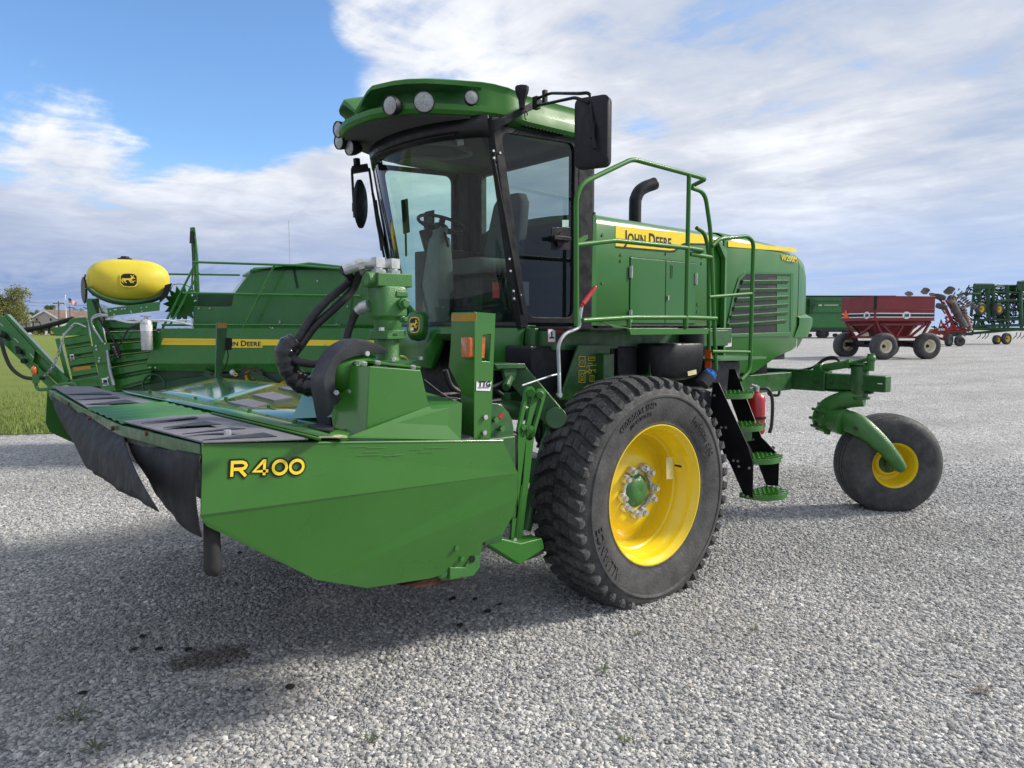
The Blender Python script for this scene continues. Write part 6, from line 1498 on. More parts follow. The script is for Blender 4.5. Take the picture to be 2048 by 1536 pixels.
# bale chute folded up at the back end
mb = MB(); A0, A1, B0_, B1 = (7, 630), (133, 763), (-6, 668), (100, 775)
mb.pd([(7, 630), (14, 628), (138, 760), (133, 766)], BD - .1, .25); mb.pd([(-14, 636), (7, 632), (70, 700), (66, 727), (46, 726), (-14, 668)], BD - .12, .1); mb.pd([(46, 726), (66, 722), (120, 778), (98, 776)], BD - .10, .1); mb.pd([(-10, 652), (6, 634), (12, 640), (132, 764), (120, 772)], BD - .04, .3)
ch = mb.build('bale_chute', GB, bl, bevel=.006)
mb = MB()
for L in ([(1, 660), (12, 665), (23, 679), (18, 682), (4, 672)], [(30, 692), (36, 692), (52, 709), (46, 713), (29, 696)]): mb.cut(); mb.pd(L, BD - .128, .006)
mb.build_each('chute_slot', M['ink'], ch)
mb = MB()
for a, b_ in ((10, 671), (41, 703), (50, 722)): mb.cut(); c = q(a, b_, d=BD - .13); mb.cyl(c, c - FWD * .05, .035, 14)
mb.build_each('roller_end', M['black_plastic'], ch)
mb = MB()
for L in ([(0, 647), (7, 653)], [(28, 676), (37, 685)], [(60, 707), (68, 716)]): mb.cut(); a, b_ = qs(L, d=BD - .125); mb.bar(a, b_, .006, .012, UPV)
mb.build_each('weld_mark', M['steel'], ch)
line([(-4, 672), (4, 690), (10, 710), (22, 735), (42, 752), (62, 757), (88, 756)], BD - .2, .026, 'hydraulic_hose', M['rubber'])
# chain
def catenary(a, b_, sag, n): return [a.lerp(b_, k / n) - UPV * sag * math.sin(math.pi * k / n) for k in range(n + 1)]
cp = catenary(q(128, 672, d=BD - .2), q(88, 753, d=BD - .2), .10, 13)
mb = MB()
for i, (a, b_) in enumerate(zip(cp, cp[1:])):
    t_ = (b_ - a).normalized(); s_ = t_.cross(FWD).normalized() if i % 2 else FWD; l = (b_ - a).length * .62
    c = (a + b_) / 2; mb.tube([c + t_ * math.cos(x) * l + s_ * math.sin(x) * .019 for x in [k * .5236 for k in range(12)]], .0065, 6, closed=True)
mb.build('safety_chain', M['grey_steel'], bl, smooth=60)
mb = MB(); mb.tube(spline(qs([(127, 673), (145, 650), (155, 647), (172, 654)], d=BD - .2), 5), .01, 6); mb.pd([(124, 668), (130, 664), (143, 651), (147, 652), (132, 669), (126, 672)], BD - .2, .02); mb.build('chain_hook', M['grey_steel'], bl)
# amber lamp on its bent tube
mb = MB(); mb.tube(rounded(qs([(72, 752), (72, 780), (95, 779), (120, 768), (150, 766), (155, 775)], d=BD - .3), .1, 5), .024, 10); mb.pd([(64, 750), (77, 748), (78, 766), (65, 767)], BD - .36, .06); mb.pd([(73, 730), (76, 729), (77, 750), (73, 750)], BD - .33, .02); lt = mb.build('lamp_bracket', GB, bl, smooth=45)
c = q(67.5, 741, d=BD - .36); mb = MB(); mb.ball(c, .062, 14, (.62, .62, 1)); mb.build('amber_lamp', M['amber'], lt, smooth=60)
# linkages and wheels under the shield
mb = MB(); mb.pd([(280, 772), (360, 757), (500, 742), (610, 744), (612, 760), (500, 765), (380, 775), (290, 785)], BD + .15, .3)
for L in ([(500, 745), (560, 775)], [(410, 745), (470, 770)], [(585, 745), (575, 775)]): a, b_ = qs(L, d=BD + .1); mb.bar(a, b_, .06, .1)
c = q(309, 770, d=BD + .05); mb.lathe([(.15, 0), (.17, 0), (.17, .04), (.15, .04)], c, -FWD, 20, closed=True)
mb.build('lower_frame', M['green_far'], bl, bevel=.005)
def wheel_bg(parent, c, R, W, axis, rimr, rim_mat, nm='wheel', hub=.3, tm=None):
    """plain implement wheel: rim with tyre"""
    axis = V(axis).normalized(); mb = MB(); w = W / 2
    mb.lathe([(0, w * .1), (rimr * .3, w * .1), (rimr * .32, w * .05), (rimr * .62, -w * .1), (rimr * .8, -.1 * w), (rimr * .86, w * .6), (rimr * .98, w * .8), (rimr, w * .86), (rimr * .96, -w * .8)], c, axis, 24)
    o = mb.build(nm, rim_mat, parent, smooth=45)
    mb = MB(); mb.lathe([(rimr * .98, w * .8), (rimr * 1.06, w * .92), (rimr + (R - rimr) * .45, w), (R - (R - rimr) * .22, w * .93), (R * .975, w * .75), (R, w * .4), (R, 0), (R, -w * .4), (R * .975, -w * .75), (R - (R - rimr) * .22, -w * .93), (rimr + (R - rimr) * .45, -w), (rimr * .96, -w * .8)], c, axis, 32)
    mb.build('tyre', tm or M['tyre'], o, smooth=55)
    mb = MB(); mb.lathe([(0, w * .55), (rimr * .16, w * .5), (rimr * .2, w * .1), (rimr * .3, w * .1), (rimr * .3, 0)], c, axis, 12); mb.build('hub', M['ink'], o)
    return o
BAX = -(FWD * .9 + RGT * .45)
for px, py, R_, d_ in ((507, 752, .17, BD + .15), (595, 790, .62, BD + .5), (345, 800, .6, BD + .6)):
    c = q(px, py, d=d_); c.z = max(c.z, ground_z(d_) + R_ - .01) if R_ > .3 else c.z
    wheel_bg(bl, c, R_, .16 if R_ < .3 else .5, -FWD, R_ * .45 if R_ > .3 else R_ * .6, M['yellow'])
mb = MB(); mb.tube(spline(qs([(420, 748), (470, 752), (500, 746)], d=BD), 5), .014, 6); mb.tube(spline(qs([(440, 760), (462, 748), (480, 760)], d=BD), 5), .012, 6); mb.build('hose', M['rubber'], bl)
c = q(465, 745, d=BD); mb = MB(); mb.ball(c, .045, 10); mb.build('fitting', M['steel'], bl); mb = MB(); c = q(471, 749, d=BD - .05); mb.tube([c + RGT * .025 * math.cos(a) + UPV * .02 * math.sin(a) for a in [k * .6 for k in range(11)]], .006, 6); mb.build('yellow_ring', M['yellow'], bl)
mb = MB(); c = q(166, 580, d=BD + .3); rows = [[c + RGT * .035 * math.cos(a) * k + UPV * (.20 * math.sin(a) * k) + FWD * o for a in [x * .35 for x in range(18)]] for k, o in ((.9, 0), (1, .03), (.9, .06))]
mb.solid(rows); mb.tube([q(168, 615, d=BD + .3), q(180, 620, d=BD + .2)], .01, 6); mb.build('mirror', M['cab_grey'], bl)
MB.ext = sight(1800)
# ================================================================== things far behind
def px_thing(name, label, cat, px, d, group=None):
    r = (px - 1024) * d / FOC
    return thing(name, label, cat, gp(r, d), group)
# ---- red gravity wagon
WD = 33.0
wg = px_thing('gravity_wagon', 'faded red gravity grain wagon with cream wheels and black white stripes', 'wagon', 1770, WD)
# local frame of the wagon: side (towards us and right) and rear face
c0 = gp((1747 - 1024) * WD / FOC, WD); gz = ground_z(WD)
sdir = (RGT * .98 + FWD * .20).normalized(); rdir = (-RGT * .20 + FWD * .98).normalized()
Lw, Ww = 3.05, 2.35
def wp(s_, w_, z_): return V((c0.x, c0.y, gz)) + sdir * s_ + rdir * w_ + UPV * z_
def zpx(py, d=WD): return 1.95 + (655 - py) * d / FOC - gz
zt, zr, zm, zb = zpx(593), zpx(619.5), zpx(640.5), zpx(649)
RW = M['wagon_red']
mb = MB(); L0 = [(0, 0), (Lw, 0), (Lw, Ww), (0, Ww)]
rows = [[wp(a, b_, z_) for a, b_ in L0] for z_ in (zm, zt)]
ins = [[wp(a + (.05 if a == 0 else -.05), b_ + (.05 if b_ == 0 else -.05), z_) for a, b_ in L0] for z_ in (zt, zm + .2)]
mb.grid(rows + ins, True); b = len(mb.v) - 4; mb.f.append((b, b + 1, b + 2, b + 3)); mb.m.append(0)
bin_ = mb.build('grain_bin', RW, wg, smooth=0)
mb = MB(); sl_ = [(.35, .3), (Lw - .5, .3), (Lw - .5, Ww - .3), (.35, Ww - .3)]; lo = [(1.0, .5), (1.9, .5), (1.9, 1.6), (1.0, 1.6)]
mb.solid([[wp(a, b_, zm) for a, b_ in L0], [wp(a, b_, zb) for a, b_ in sl_], [wp(a, b_, .95) for a, b_ in lo]]); mb.build('hopper', RW, bin_, smooth=0)
mb = MB()
for z_, t_ in ((zt, .05), (zr, .06), (zm, .05)):
    mb.tube([wp(a, b_, z_) for a, b_ in L0], t_ / 2, 4, closed=True)
mb.build('bin_rib', RW, bin_, smooth=0)
mb = MB(); 
for a, b_ in ((0, 0),): mb.bar(wp(-.02, -.02, zr), wp(-.02, -.02, zt + .02), .09, .09, sdir)
mb.build('corner_post', M['black'], bin_)
zs = zpx(630.5)
for (u_, v_, fa, fb) in (('s', -1, .06, Lw - .05), ('r', -1, .06, Ww - .05)):
    f = (lambda s_, z_, o: wp(s_, -o, z_)) if u_ == 's' else (lambda s_, z_, o: wp(-o, s_, z_))
    for nm, o, h0, h1, m_ in (('white_stripe', .012, -.105, .105, M['white']), ('black_stripe', .016, -.06, .06, M['ink'])):
        mb = MB(); mb.add([f(fa, zs + h0, o), f(fb, zs + h0, o), f(fb, zs + h1, o), f(fa, zs + h1, o)], [(0, 1, 2, 3)]); mb.build(nm, m_, bin_, recalc=False)
    mid = Lw * .52 if u_ == 's' else Ww * .22
    mb = MB(); mb.add([f(mid + .21 * math.cos(a), zs + .165 * math.sin(a), .022) for a in [k * .2618 for k in range(24)]], [tuple(range(24))]); eb = mb.build('maker_emblem', M['white'], bin_)
    ux_ = sdir if u_ == 's' else -rdir; n_ = -rdir if u_ == 's' else -sdir
    mb = MB(); text_on(mb, 'J&M', f(mid + (-.12 if u_ == 's' else .12), zs - .06, .03), ux_, UPV, width=.24, height=.13, bold=.05, depth=.001); mb.build('lettering', M['ink'], eb)
mb = MB(); cc = wp(-.03, Ww - .36, zs - .12); mb.prism([cc - rdir * .24, cc + rdir * .24, cc + UPV * .43], sdir * .01); mb.build('slow_vehicle_triangle', M['orange'], bin_)
mb = MB(); zf = .98
def leg(a, b_): mb.bar(a, b_, .09, .09)
for w_ in (.12, Ww - .12):
    leg(wp(.15, w_, zm - .05), wp(.55, w_, zf)); leg(wp(.45, w_, zb), wp(1.15, w_, zf)); leg(wp(1.55, w_, zb), wp(1.2, w_, zf)); leg(wp(2.15, w_, zb), wp(1.75, w_, zf)); leg(wp(2.8, w_, zm - .1), wp(1.9, w_, zf)); leg(wp(Lw - .1, w_, zm - .05), wp(2.5, w_, zf)); leg(wp(.3, w_, zf), wp(2.6, w_, zf))
    leg(wp(.35, w_, zb), wp(2.7, w_, zb))
leg(wp(.12, .2, zm - .1), wp(.5, .45, zf - .05)); leg(wp(.12, Ww - .2, zm - .1), wp(.5, Ww - .45, zf - .05)); leg(wp(.12, .2, zb), wp(.5, Ww - .5, zf)); leg(wp(.3, .3, zb), wp(.3, Ww - .3, zb)); leg(wp(.4, .3, zf), wp(.4, Ww - .3, zf))
mb.build('bin_frame', RW, wg)
mb = MB(); mb.prism([wp(.42, .9, zf + .05), wp(.42, 1.55, zf + .05), wp(.42, 1.5, zf + .2), wp(.42, 1.25, zf + .33), wp(.42, .95, zf + .2)], sdir * .02); mb.build('inspection_plate', M['cream'], wg)
mb = MB(); mb.ob(wp(1.55, .6, 1.18), sdir * .5, rdir * .02, UPV * .3); mb.build('unload_door', M['red'], wg)
mb = MB()
for s_ in (.42, 2.62): mb.bar(wp(s_, -.1, .62), wp(s_, Ww + .1, .62), .16, .2)
mb.bar(wp(.2, Ww / 2, .74), wp(2.9, Ww / 2, .74), .5, .16); mb.bar(wp(2.7, Ww / 2, .6), wp(4.05, Ww / 2, .22), .09, .09); mb.bar(wp(3.7, Ww / 2, .3), wp(4.1, Ww / 2, .30), .12, .1); mb.bar(wp(4.05, Ww / 2, .28), wp(4.05, Ww / 2, .02), .05, .06)
mb.build('running_gear', M['black'], wg)
for s_, w_ in ((.38, -.12), (2.62, -.12), (.38, Ww + .12), (2.62, Ww + .12)):
    wheel_bg(wg, wp(s_, w_, .59), .6, .46, -rdir if w_ < 1 else rdir, .30, M['cream'])
# ---- green grain cart on tracks
CD = 78.0
gc_ = px_thing('grain_cart', 'big green grain cart on rubber tracks half hidden behind the red wagon', 'grain cart', 1690, CD)
mb = MB(); gm_ = M['green_baler']
mb.pd([(1560, 592), (1790, 592), (1790, 640), (1750, 664), (1600, 664), (1560, 640)], CD, 3.2); bx_ = mb.build('cart_hopper', gm_, gc_, bevel=.08)
mb = MB()
for y_ in (592, 602, 610, 625): mb.cut(); mb.pd([(1560, y_), (1790, y_), (1790, y_ + 1.2), (1560, y_ + 1.2)], CD - .12, .2)
mb.build_each('hopper_rib', M['green_far'], bx_)
mb = MB(); mb.pd([(1558, 591), (1792, 591), (1790, 593), (1560, 593)], CD - .15, 3.4); mb.build('roll_tarp', M['black'], bx_)
mb = MB(); mb.pd([(1620, 596), (1632, 601), (1626, 612), (1620, 612)], CD - .6, .6); mb.pd([(1620, 612), (1628, 612), (1622, 628), (1618, 628)], CD - .5, .5); mb.build('unload_spout', M['green_far'], gc_)
mb = MB(); mb.pd([(1648, 609.5), (1677, 609.5), (1677, 611), (1648, 611)], CD - .14, .02); mb.pd([(1637, 609), (1644, 609), (1644, 612), (1637, 612)], CD - .14, .02); mb.build('pale_stripe', M['cream'], bx_)
mb = MB(); mb.pd([(1560, 655), (1790, 655), (1780, 662), (1570, 662)], CD - .1, 2.5); mb.build('cart_frame', M['green_far'], gc_)
for x0 in (1652, 1600):
    mb = MB(); a, b_ = q(x0, 665, d=CD - .3), q(x0 + 42, 666, d=CD - .3); r_ = .45; a.z = b_.z = ground_z(CD) + .46
    L = [a + RGT * r_ * math.cos(t_) + UPV * r_ * math.sin(t_) for t_ in [math.pi / 2 + math.pi * k / 10 for k in range(11)]] + [b_ + RGT * r_ * math.cos(t_) + UPV * r_ * math.sin(t_) for t_ in [-math.pi / 2 + math.pi * k / 10 for k in range(11)]]
    I_ = [((p - (a + b_) / 2) * .82 + (a + b_) / 2) for p in L]
    ring(mb, L, I_, FWD * .7); tk = mb.build('rubber_track', M['tyre'], gc_)
    mb = MB()
    for k, rr_ in ((0, .36), (.5, .2), (1, .36)): mb.cyl(a.lerp(b_, k) + FWD * .05 - UPV * (.0 if k != .5 else .15), a.lerp(b_, k) + FWD * .5 - UPV * (.0 if k != .5 else .15), rr_, 18)
    mb.build('track_wheels', M['ink'], tk)
# ---- red folded disk harrow
HD = 50.0
dh = px_thing('disk_harrow', 'red disk harrow folded upright behind the front of the wagon', 'harrow', 1890, HD)
mb = MB()
def tb(L, d, w): mb.td(L, d, w, 6)
for L, w in (([(1885, 604), (1912, 660)], .22), ([(1892, 600), (1926, 655)], .18), ([(1906, 598), (1935, 640)], .14), ([(1860, 665), (1940, 652)], .2), ([(1850, 668), (1935, 660)], .16), ([(1885, 680), (1905, 650)], .2), ([(1868, 672), (1884, 678)], .16), ([(1875, 668), (1882, 640), (1892, 668)], .14), ([(1880, 655), (1905, 640)], .14), ([(1865, 660), (1900, 662)], .14), ([(1872, 592), (1890, 610)], .12), ([(1912, 640), (1938, 655)], .14)): tb(L, HD, w)
hf = mb.build('harrow_frame', M['disk_red'], dh)
mb = MB(); text_on(mb, '330', q(1876, 661, d=HD - .2), RGT, UPV, width=.45, height=.14, bold=.03, depth=.01); mb.build('lettering', M['white'], hf)
gangs = [((1903, 600), (1930, 652), 15, .28), ((1862, 591), (1880, 596), 4, .3), ((1814, 591), (1820, 588), 2, .3), ((1846, 588), (1853, 580), 3, .3), ((1892, 588), (1903, 578), 4, .32), ((1918, 590), (1950, 615), 8, .28), ((1925, 610), (1940, 660), 9, .26), ((1856, 664), (1930, 664), 9, .28)]
for (a, b_, n, r_) in gangs:
    r_ *= .78
    mb = MB()
    pa, pb = q(*a, d=HD + rnd.uniform(-.3, .6)), q(*b_, d=HD + rnd.uniform(-.3, .6)); t_ = (pb - pa).normalized()
    ax_ = (UPV * .8 + RGT * .5 + FWD * .3).normalized() if n < 6 else (t_ + FWD * .35).normalized()
    mb.tube([pa, pb], .035, 6)
    for k in range(n):
        c = pa.lerp(pb, (k + .5) / n); mb.lathe([(0, .02), (r_ * .6, .03), (r_, .08), (r_, .09), (r_ * .6, .045), (0, .03)], c, ax_, 14)
    mb.build('disc_gang', M['disc_steel'], dh, smooth=40)
mb = MB()
for k in range(10):
    a = (1900 + rnd.uniform(-8, 34), 578 + rnd.uniform(0, 22)); mb.td([a, (a[0] + rnd.uniform(2, 7), a[1] - rnd.uniform(4, 12))], HD + .3, .07, 5)
for k in range(90):
    a = (1900 + rnd.uniform(0, 26), 600 + rnd.uniform(0, 48)); mb.td([a, (a[0] + rnd.uniform(-7, 9), a[1] + rnd.uniform(-2, 8))], HD + rnd.uniform(-.2, .6), .07, 5)
for k in range(60):
    a = (1862 + rnd.uniform(0, 76), 650 + rnd.uniform(0, 20)); mb.td([a, (a[0] + rnd.uniform(-9, 9), a[1] + rnd.uniform(-2, 6))], HD + rnd.uniform(0, 1.2), .09, 5)
mb.build('spring_tines', M['black'], dh)
mb = MB()
for k in range(40):
    a = (1880 + rnd.uniform(0, 56), 606 + rnd.uniform(0, 56)); mb.td([a, (a[0] + rnd.uniform(3, 12), a[1] + rnd.uniform(-3, 14))], HD + rnd.uniform(.3, 1.4), .11, 5)
mb.build('folded_arms', M['disk_red'], dh)
for px, py, R_, ax_ in ((1898, 675, .42, (-FWD * .8 + RGT * .6)), (1862, 672, .42, (-FWD * .8 + RGT * .6)), (1880, 594, .36, UPV * .9 + RGT * .3), (1883, 613, .36, UPV * .9 + RGT * .3), (1920, 668, .33, -FWD)):
    c = q(px, py, d=HD - .2); 
    if py > 660: c.z = ground_z(HD) + R_
    wheel_bg(dh, c, R_, .3, ax_, R_ * .42, M['disc_steel'])
# ---- green field cultivator, wings folded
FD = 54.0
fc = px_thing('field_cultivator', 'tall green field cultivator with folded wings and yellow wheels at the right edge', 'cultivator', 1985, FD)
mb = MB()
for L, w in (([(1938, 662), (1950, 570)], .2), ([(1956, 570), (1960, 625)], .3), ([(1948, 570), (1985, 570)], .24), ([(1975, 570), (1978, 640)], .28), ([(1986, 568), (1988, 640)], .22), ([(1950, 574), (1992, 573)], .2), ([(1992, 571), (2048, 571)], .12), ([(1968, 584), (2045, 585)], .16), ([(1914, 590), (1968, 585)], .14), ([(2014, 570), (2016, 640)], .24), ([(2040, 566), (2042, 650)], .28), ([(2036, 566), (2070, 562)], .3), ([(1940, 640), (2060, 638)], .16), ([(1945, 652), (2060, 650)], .2), ([(1940, 657), (2060, 659)], .24), ([(1930, 668), (2045, 658)], .2), ([(1945, 660), (1962, 640)], .18), ([(1962, 640), (1972, 655)], .14), ([(2000, 640), (2010, 655)], .14), ([(2040, 660), (2056, 630)], .2), ([(1952, 606), (2060, 600)], .12), ([(1958, 620), (2060, 620)], .14), ([(1965, 640), (1990, 632)], .1), ([(1905, 669), (1945, 669)], .14), ([(1944, 668), (1950, 640)], .14), ([(2000, 602), (2016, 600)], .14)): mb.td(L, FD + (.0 if w > .15 else .4), w, 6)
mb.pd([(1948, 572), (1962, 568), (1984, 570), (1984, 578), (1950, 578)], FD - .1, .5); mb.pd([(2010, 571), (2036, 571), (2036, 585), (2010, 585)], FD + .5, .4); mb.pd([(2034, 568), (2060, 562), (2060, 580), (2036, 580)], FD - .2, .5)
for L, w in (([(1914, 597), (1925, 587), (1960, 588)], .18), ([(1962, 607), (1945, 607), (1950, 603)], .16), ([(1990, 612), (2002, 602), (2028, 600)], .2), ([(2002, 612), (1992, 618)], .2)): mb.td(L, FD - .25, w, 6)
ff = mb.build('cultivator_frame', M['green_far'], fc)
mb = MB()
for k in range(330):
    a = (1948 + rnd.uniform(0, 112), 575 + rnd.uniform(0, 66)); b_ = (a[0] + rnd.uniform(-7, 7), a[1] + rnd.uniform(3, 11)); mb.td([a, ((a[0] + b_[0]) / 2 + rnd.uniform(-3, 3), (a[1] + b_[1]) / 2), b_], FD + rnd.uniform(.3, 1.6), rnd.uniform(.06, .13), 4)
for x_ in (1958, 1968, 1974, 2030, 2038, 2046): mb.td([(x_ + 4, 664), (x_ + 2, 672), (x_ - 4, 677)], FD + .3, .06, 5)
for k in range(12):
    a = (1932 + rnd.uniform(0, 18), 574 + rnd.uniform(0, 12)); mb.td([a, (a[0] + rnd.uniform(3, 8), a[1] + rnd.uniform(-8, 2))], FD + .2, .08, 4)
mb.build('spring_tines', M['black'], fc)
mb = MB()
for k in range(170):
    a = (1950 + rnd.uniform(0, 105), 572 + rnd.uniform(0, 75)); b_ = (a[0] + rnd.uniform(4, 24), a[1] + rnd.uniform(-2, 2)) if k % 2 else (a[0] + rnd.uniform(-2, 2), a[1] + rnd.uniform(5, 18)); mb.td([a, b_], FD + rnd.uniform(.3, 1.6), rnd.uniform(.08, .18), 5)
mb.build('shank_bars', M['green_far'], fc)
for px, py, R_, g_ in ((1905, 0, .33, 1), (2013, 0, .42, 1), (1994, 0, .34, 1), (1903.5, 600.5, .39, 0), (1961, 618, .45, 0), (1996, 618, .42, 0)):
    c = q(px, py or 670, d=FD - .5)
    if px == 1905: px = 1918
    if g_: c = q(px, 670, d=FD - .3); c.z = ground_z(FD) + R_
    wheel_bg(fc, c, R_, .3, -FWD * .93 + RGT * .36, R_ * .5, M['yellow'])
for px, py in ((2018, 579), (1934, 612), (1946, 610)):
    mb = MB(); mb.ball(q(px, py, d=FD + .8), .22, 10, (1.3, .6, .6)); mb.build('yellow_hub', M['yellow'], fc)
MB.ext = sight(90)
# ---- left side: utility vehicle, folded auger, seeder
UD = 104.0
ut = px_thing('utility_vehicle', 'dark cab utility vehicle parked far off beyond the lawn', 'utility vehicle', 68, UD)
def uq(px, py): return (px, py + 1)
mb = MB(); mb.pd([uq(45, 656), uq(86, 656), uq(87, 664), uq(46, 664)], UD, 1.5); mb.build('body', M['black_plastic'], ut, bevel=.03)
mb = MB()
for L in ([(52, 644), (53, 657)], [(79, 644), (84, 657)], [(51, 644), (80, 644)], [(66, 644), (67, 657)]): mb.td(L, UD, .14, 6); mb.td(L, UD + 1.4, .14, 6)
mb.pd([(51, 643), (80, 643), (80, 645), (51, 645)], UD, 1.5); mb.build('roll_cage', M['black'], ut)
for px, d_ in ((50, UD), (73, UD), (84, UD + .2)):
    c = q(px, 665, d=d_); c.z = ground_z(UD) + .40; wheel_bg(ut, c, .40, .3, -FWD + RGT * .6, .2, M['yellow'])
au = px_thing('transport_auger', 'long black auger tube slanting across the view in front of the house', 'auger', 95, 92.0)
mb = MB(); mb.tube(qs([(40, 661), (82, 655), (120, 645), (147, 637)], d=92), .3, 10); mb.build('auger_tube', M['black_plastic'], au)
mb = MB()
for L in ([(60, 660), (66, 668)], [(100, 652), (96, 668)], [(118, 647), (114, 668)]): mb.td(L, 92.2, .16, 6)
mb.build('auger_legs', M['black'], au)
sd = px_thing('seed_drill', 'green seeder with one big yellow wheel beside the dark utility vehicle', 'seeder', 100, 96.0)
mb = MB(); mb.pd([(84, 655), (110, 654), (112, 660), (86, 662)], 96, 1.5); mb.td([(88, 650), (96, 660)], 95.8, .2, 6); mb.td([(92, 652), (112, 658)], 95.8, .25, 6); mb.build('frame', M['green_far'], sd)
c = q(107, 663, d=95.4); c.z = ground_z(96) + .52; wheel_bg(sd, c, .52, .4, -FWD + RGT * .3, .26, M['yellow'])
# ---- house, barn roof, poles, flag, tower
ho = px_thing('house', 'beige gabled house with a brown roof behind the lawn', 'house', 92, 175.0)
HDp = 175.0; depth_v = FWD * 9 + RGT * 3.6
mb = MB(); g5 = [(63, 662), (63, 635), (88, 622), (112, 635), (112, 662)]; mb.prism(qs(g5, d=HDp), depth_v); hw_ = mb.build('wall', M['siding'], ho, smooth=0)
mb = MB(); a, b_, c = q(60, 637, d=HDp - .4), q(88, 621.3, d=HDp - .4), q(115, 636.5, d=HDp - .4)
for p0, p1 in ((a, b_), (b_, c)): mb.prism([p0, p1, p1 + UPV * .25, p0 + UPV * .25], depth_v * 1.08)
mb.build('roof', M['roofing'], ho, smooth=0)
mb = MB(); 
for p0, p1 in ((a, b_), (b_, c)): mb.cut(); mb.bar(p0 - FWD * .05, p1 - FWD * .05, .12, .3, UPV)
mb.build_each('barge_board', M['white'], ho)
for px in (73, 101):
    mb = MB(); mb.pd([(px - 2.6, 636.2), (px + 2.6, 636.2), (px + 2.6, 642.3), (px - 2.6, 642.3)], HDp - .12, .1); f = mb.build('window', M['cream'], ho); mb = MB(); mb.pd([(px - 2.1, 636.6), (px + 2.1, 636.6), (px + 2.1, 641.9), (px - 2.1, 641.9)], HDp - .16, .05); mb.build('pane', M['ink'], f)
ba = px_thing('barn', 'low building with a plain grey roof left of the beige house', 'barn', 48, 190.0)
mb = MB(); mb.pd([(38, 645), (62, 645), (62, 662), (38, 662)], 190, 8); mb.build('wall', M['siding'], ba)
mb = MB(); mb.prism([q(34, 646, d=189), q(63, 646, d=189), q(61, 629, d=194), q(46, 629, d=194)], FWD * .3); mb.build('roof', M['grey_roof'], ba)
for px, top, d_, w, lab in ((122, 602, 120, .26, 'grey wooden utility pole standing left of the flag'), (144, 611.5, 150, .24, 'shorter wooden utility pole standing right of the flag')):
    p = px_thing('utility_pole', lab, 'pole', px, d_, 'utility poles'); mb = MB(); base = gp((px - 1024) * d_ / FOC, d_); tz = q(px, top, d=d_).z; mb.tube([base, V((base.x, base.y, tz))], [w * .6, w * .4], 10); mb.build('pole', M['timber'], p)
    mb = MB(); mb.bar(V((base.x, base.y, tz - .4)) - RGT * .9, V((base.x, base.y, tz - .4)) + RGT * .9, .12, .14); mb.build('crossarm', M['timber'], p)
wr_ = px_thing('power_line', 'thin black power lines sagging between the utility poles', 'wires', 100, 120.0)
mb = MB()
for (a, b_) in (((40, 601), (122, 604.5)), ((122, 604.5), (175, 611)), ((40, 608), (122, 610)), ((124, 606), (150, 615))):
    pa, pb = q(*a, d=120), q(*b_, d=122); mb.tube([pa.lerp(pb, k / 8) - UPV * .25 * math.sin(math.pi * k / 8) for k in range(9)], .028, 4)
mb.build('wire', M['ink'], wr_)
fl_ = px_thing('flagpole', 'white flagpole flying a small striped flag', 'flagpole', 136, 118.0)
mb = MB(); base = gp((136 - 1024) * 118 / FOC, 118); tz = q(136, 592, d=118).z; mb.tube([base, V((base.x, base.y, tz))], [.09, .05], 8); mb.ball((base.x, base.y, tz + .08), .1, 8); mb.build('pole', M['white'], fl_)
nR, nC = 13, 12
def fp(u, v): return q(136.6 + 16 * u, 596 + 9.5 * v + 8.0 * u ** 1.3 - 1.0 * v * u, d=118) + FWD * .25 * math.sin(u * 9)
mb = MB()
for r_ in range(nR):
    for c_ in range(nC):
        mb.k = 2 if (r_ < 7 and c_ < 5) else (0 if r_ % 2 == 0 else 1)
        mb.add([fp(c_ / nC, r_ / nR), fp((c_ + 1) / nC, r_ / nR), fp((c_ + 1) / nC, (r_ + 1) / nR), fp(c_ / nC, (r_ + 1) / nR)], [(0, 1, 2, 3)])
mb.build('flag', [M['flag_red'], M['white'], M['flag_blue']], fl_, recalc=False)
tw_ = px_thing('radio_mast', 'thin lattice radio mast far away on the horizon', 'mast', 583, 420.0)
mb = MB(); base = gp((583.5 - 1024) * 420 / FOC, 420); tz = q(583, 440, d=420).z
for k in range(3): a = k * 2.094; mb.tube([base + RGT * .45 * math.cos(a) + FWD * .45 * math.sin(a), V((base.x, base.y, tz)) + RGT * .1 * math.cos(a) + FWD * .1 * math.sin(a)], .07, 4)
for k in range(24):
    z_ = k / 24; c = base.lerp(V((base.x, base.y, tz)), z_); mb.bar(c - RGT * .4 * (1 - z_ * .7), c + RGT * .4 * (1 - z_ * .7) + UPV * 1.4, .06, .06)
mb.build('lattice', M['grey_steel'], tw_)
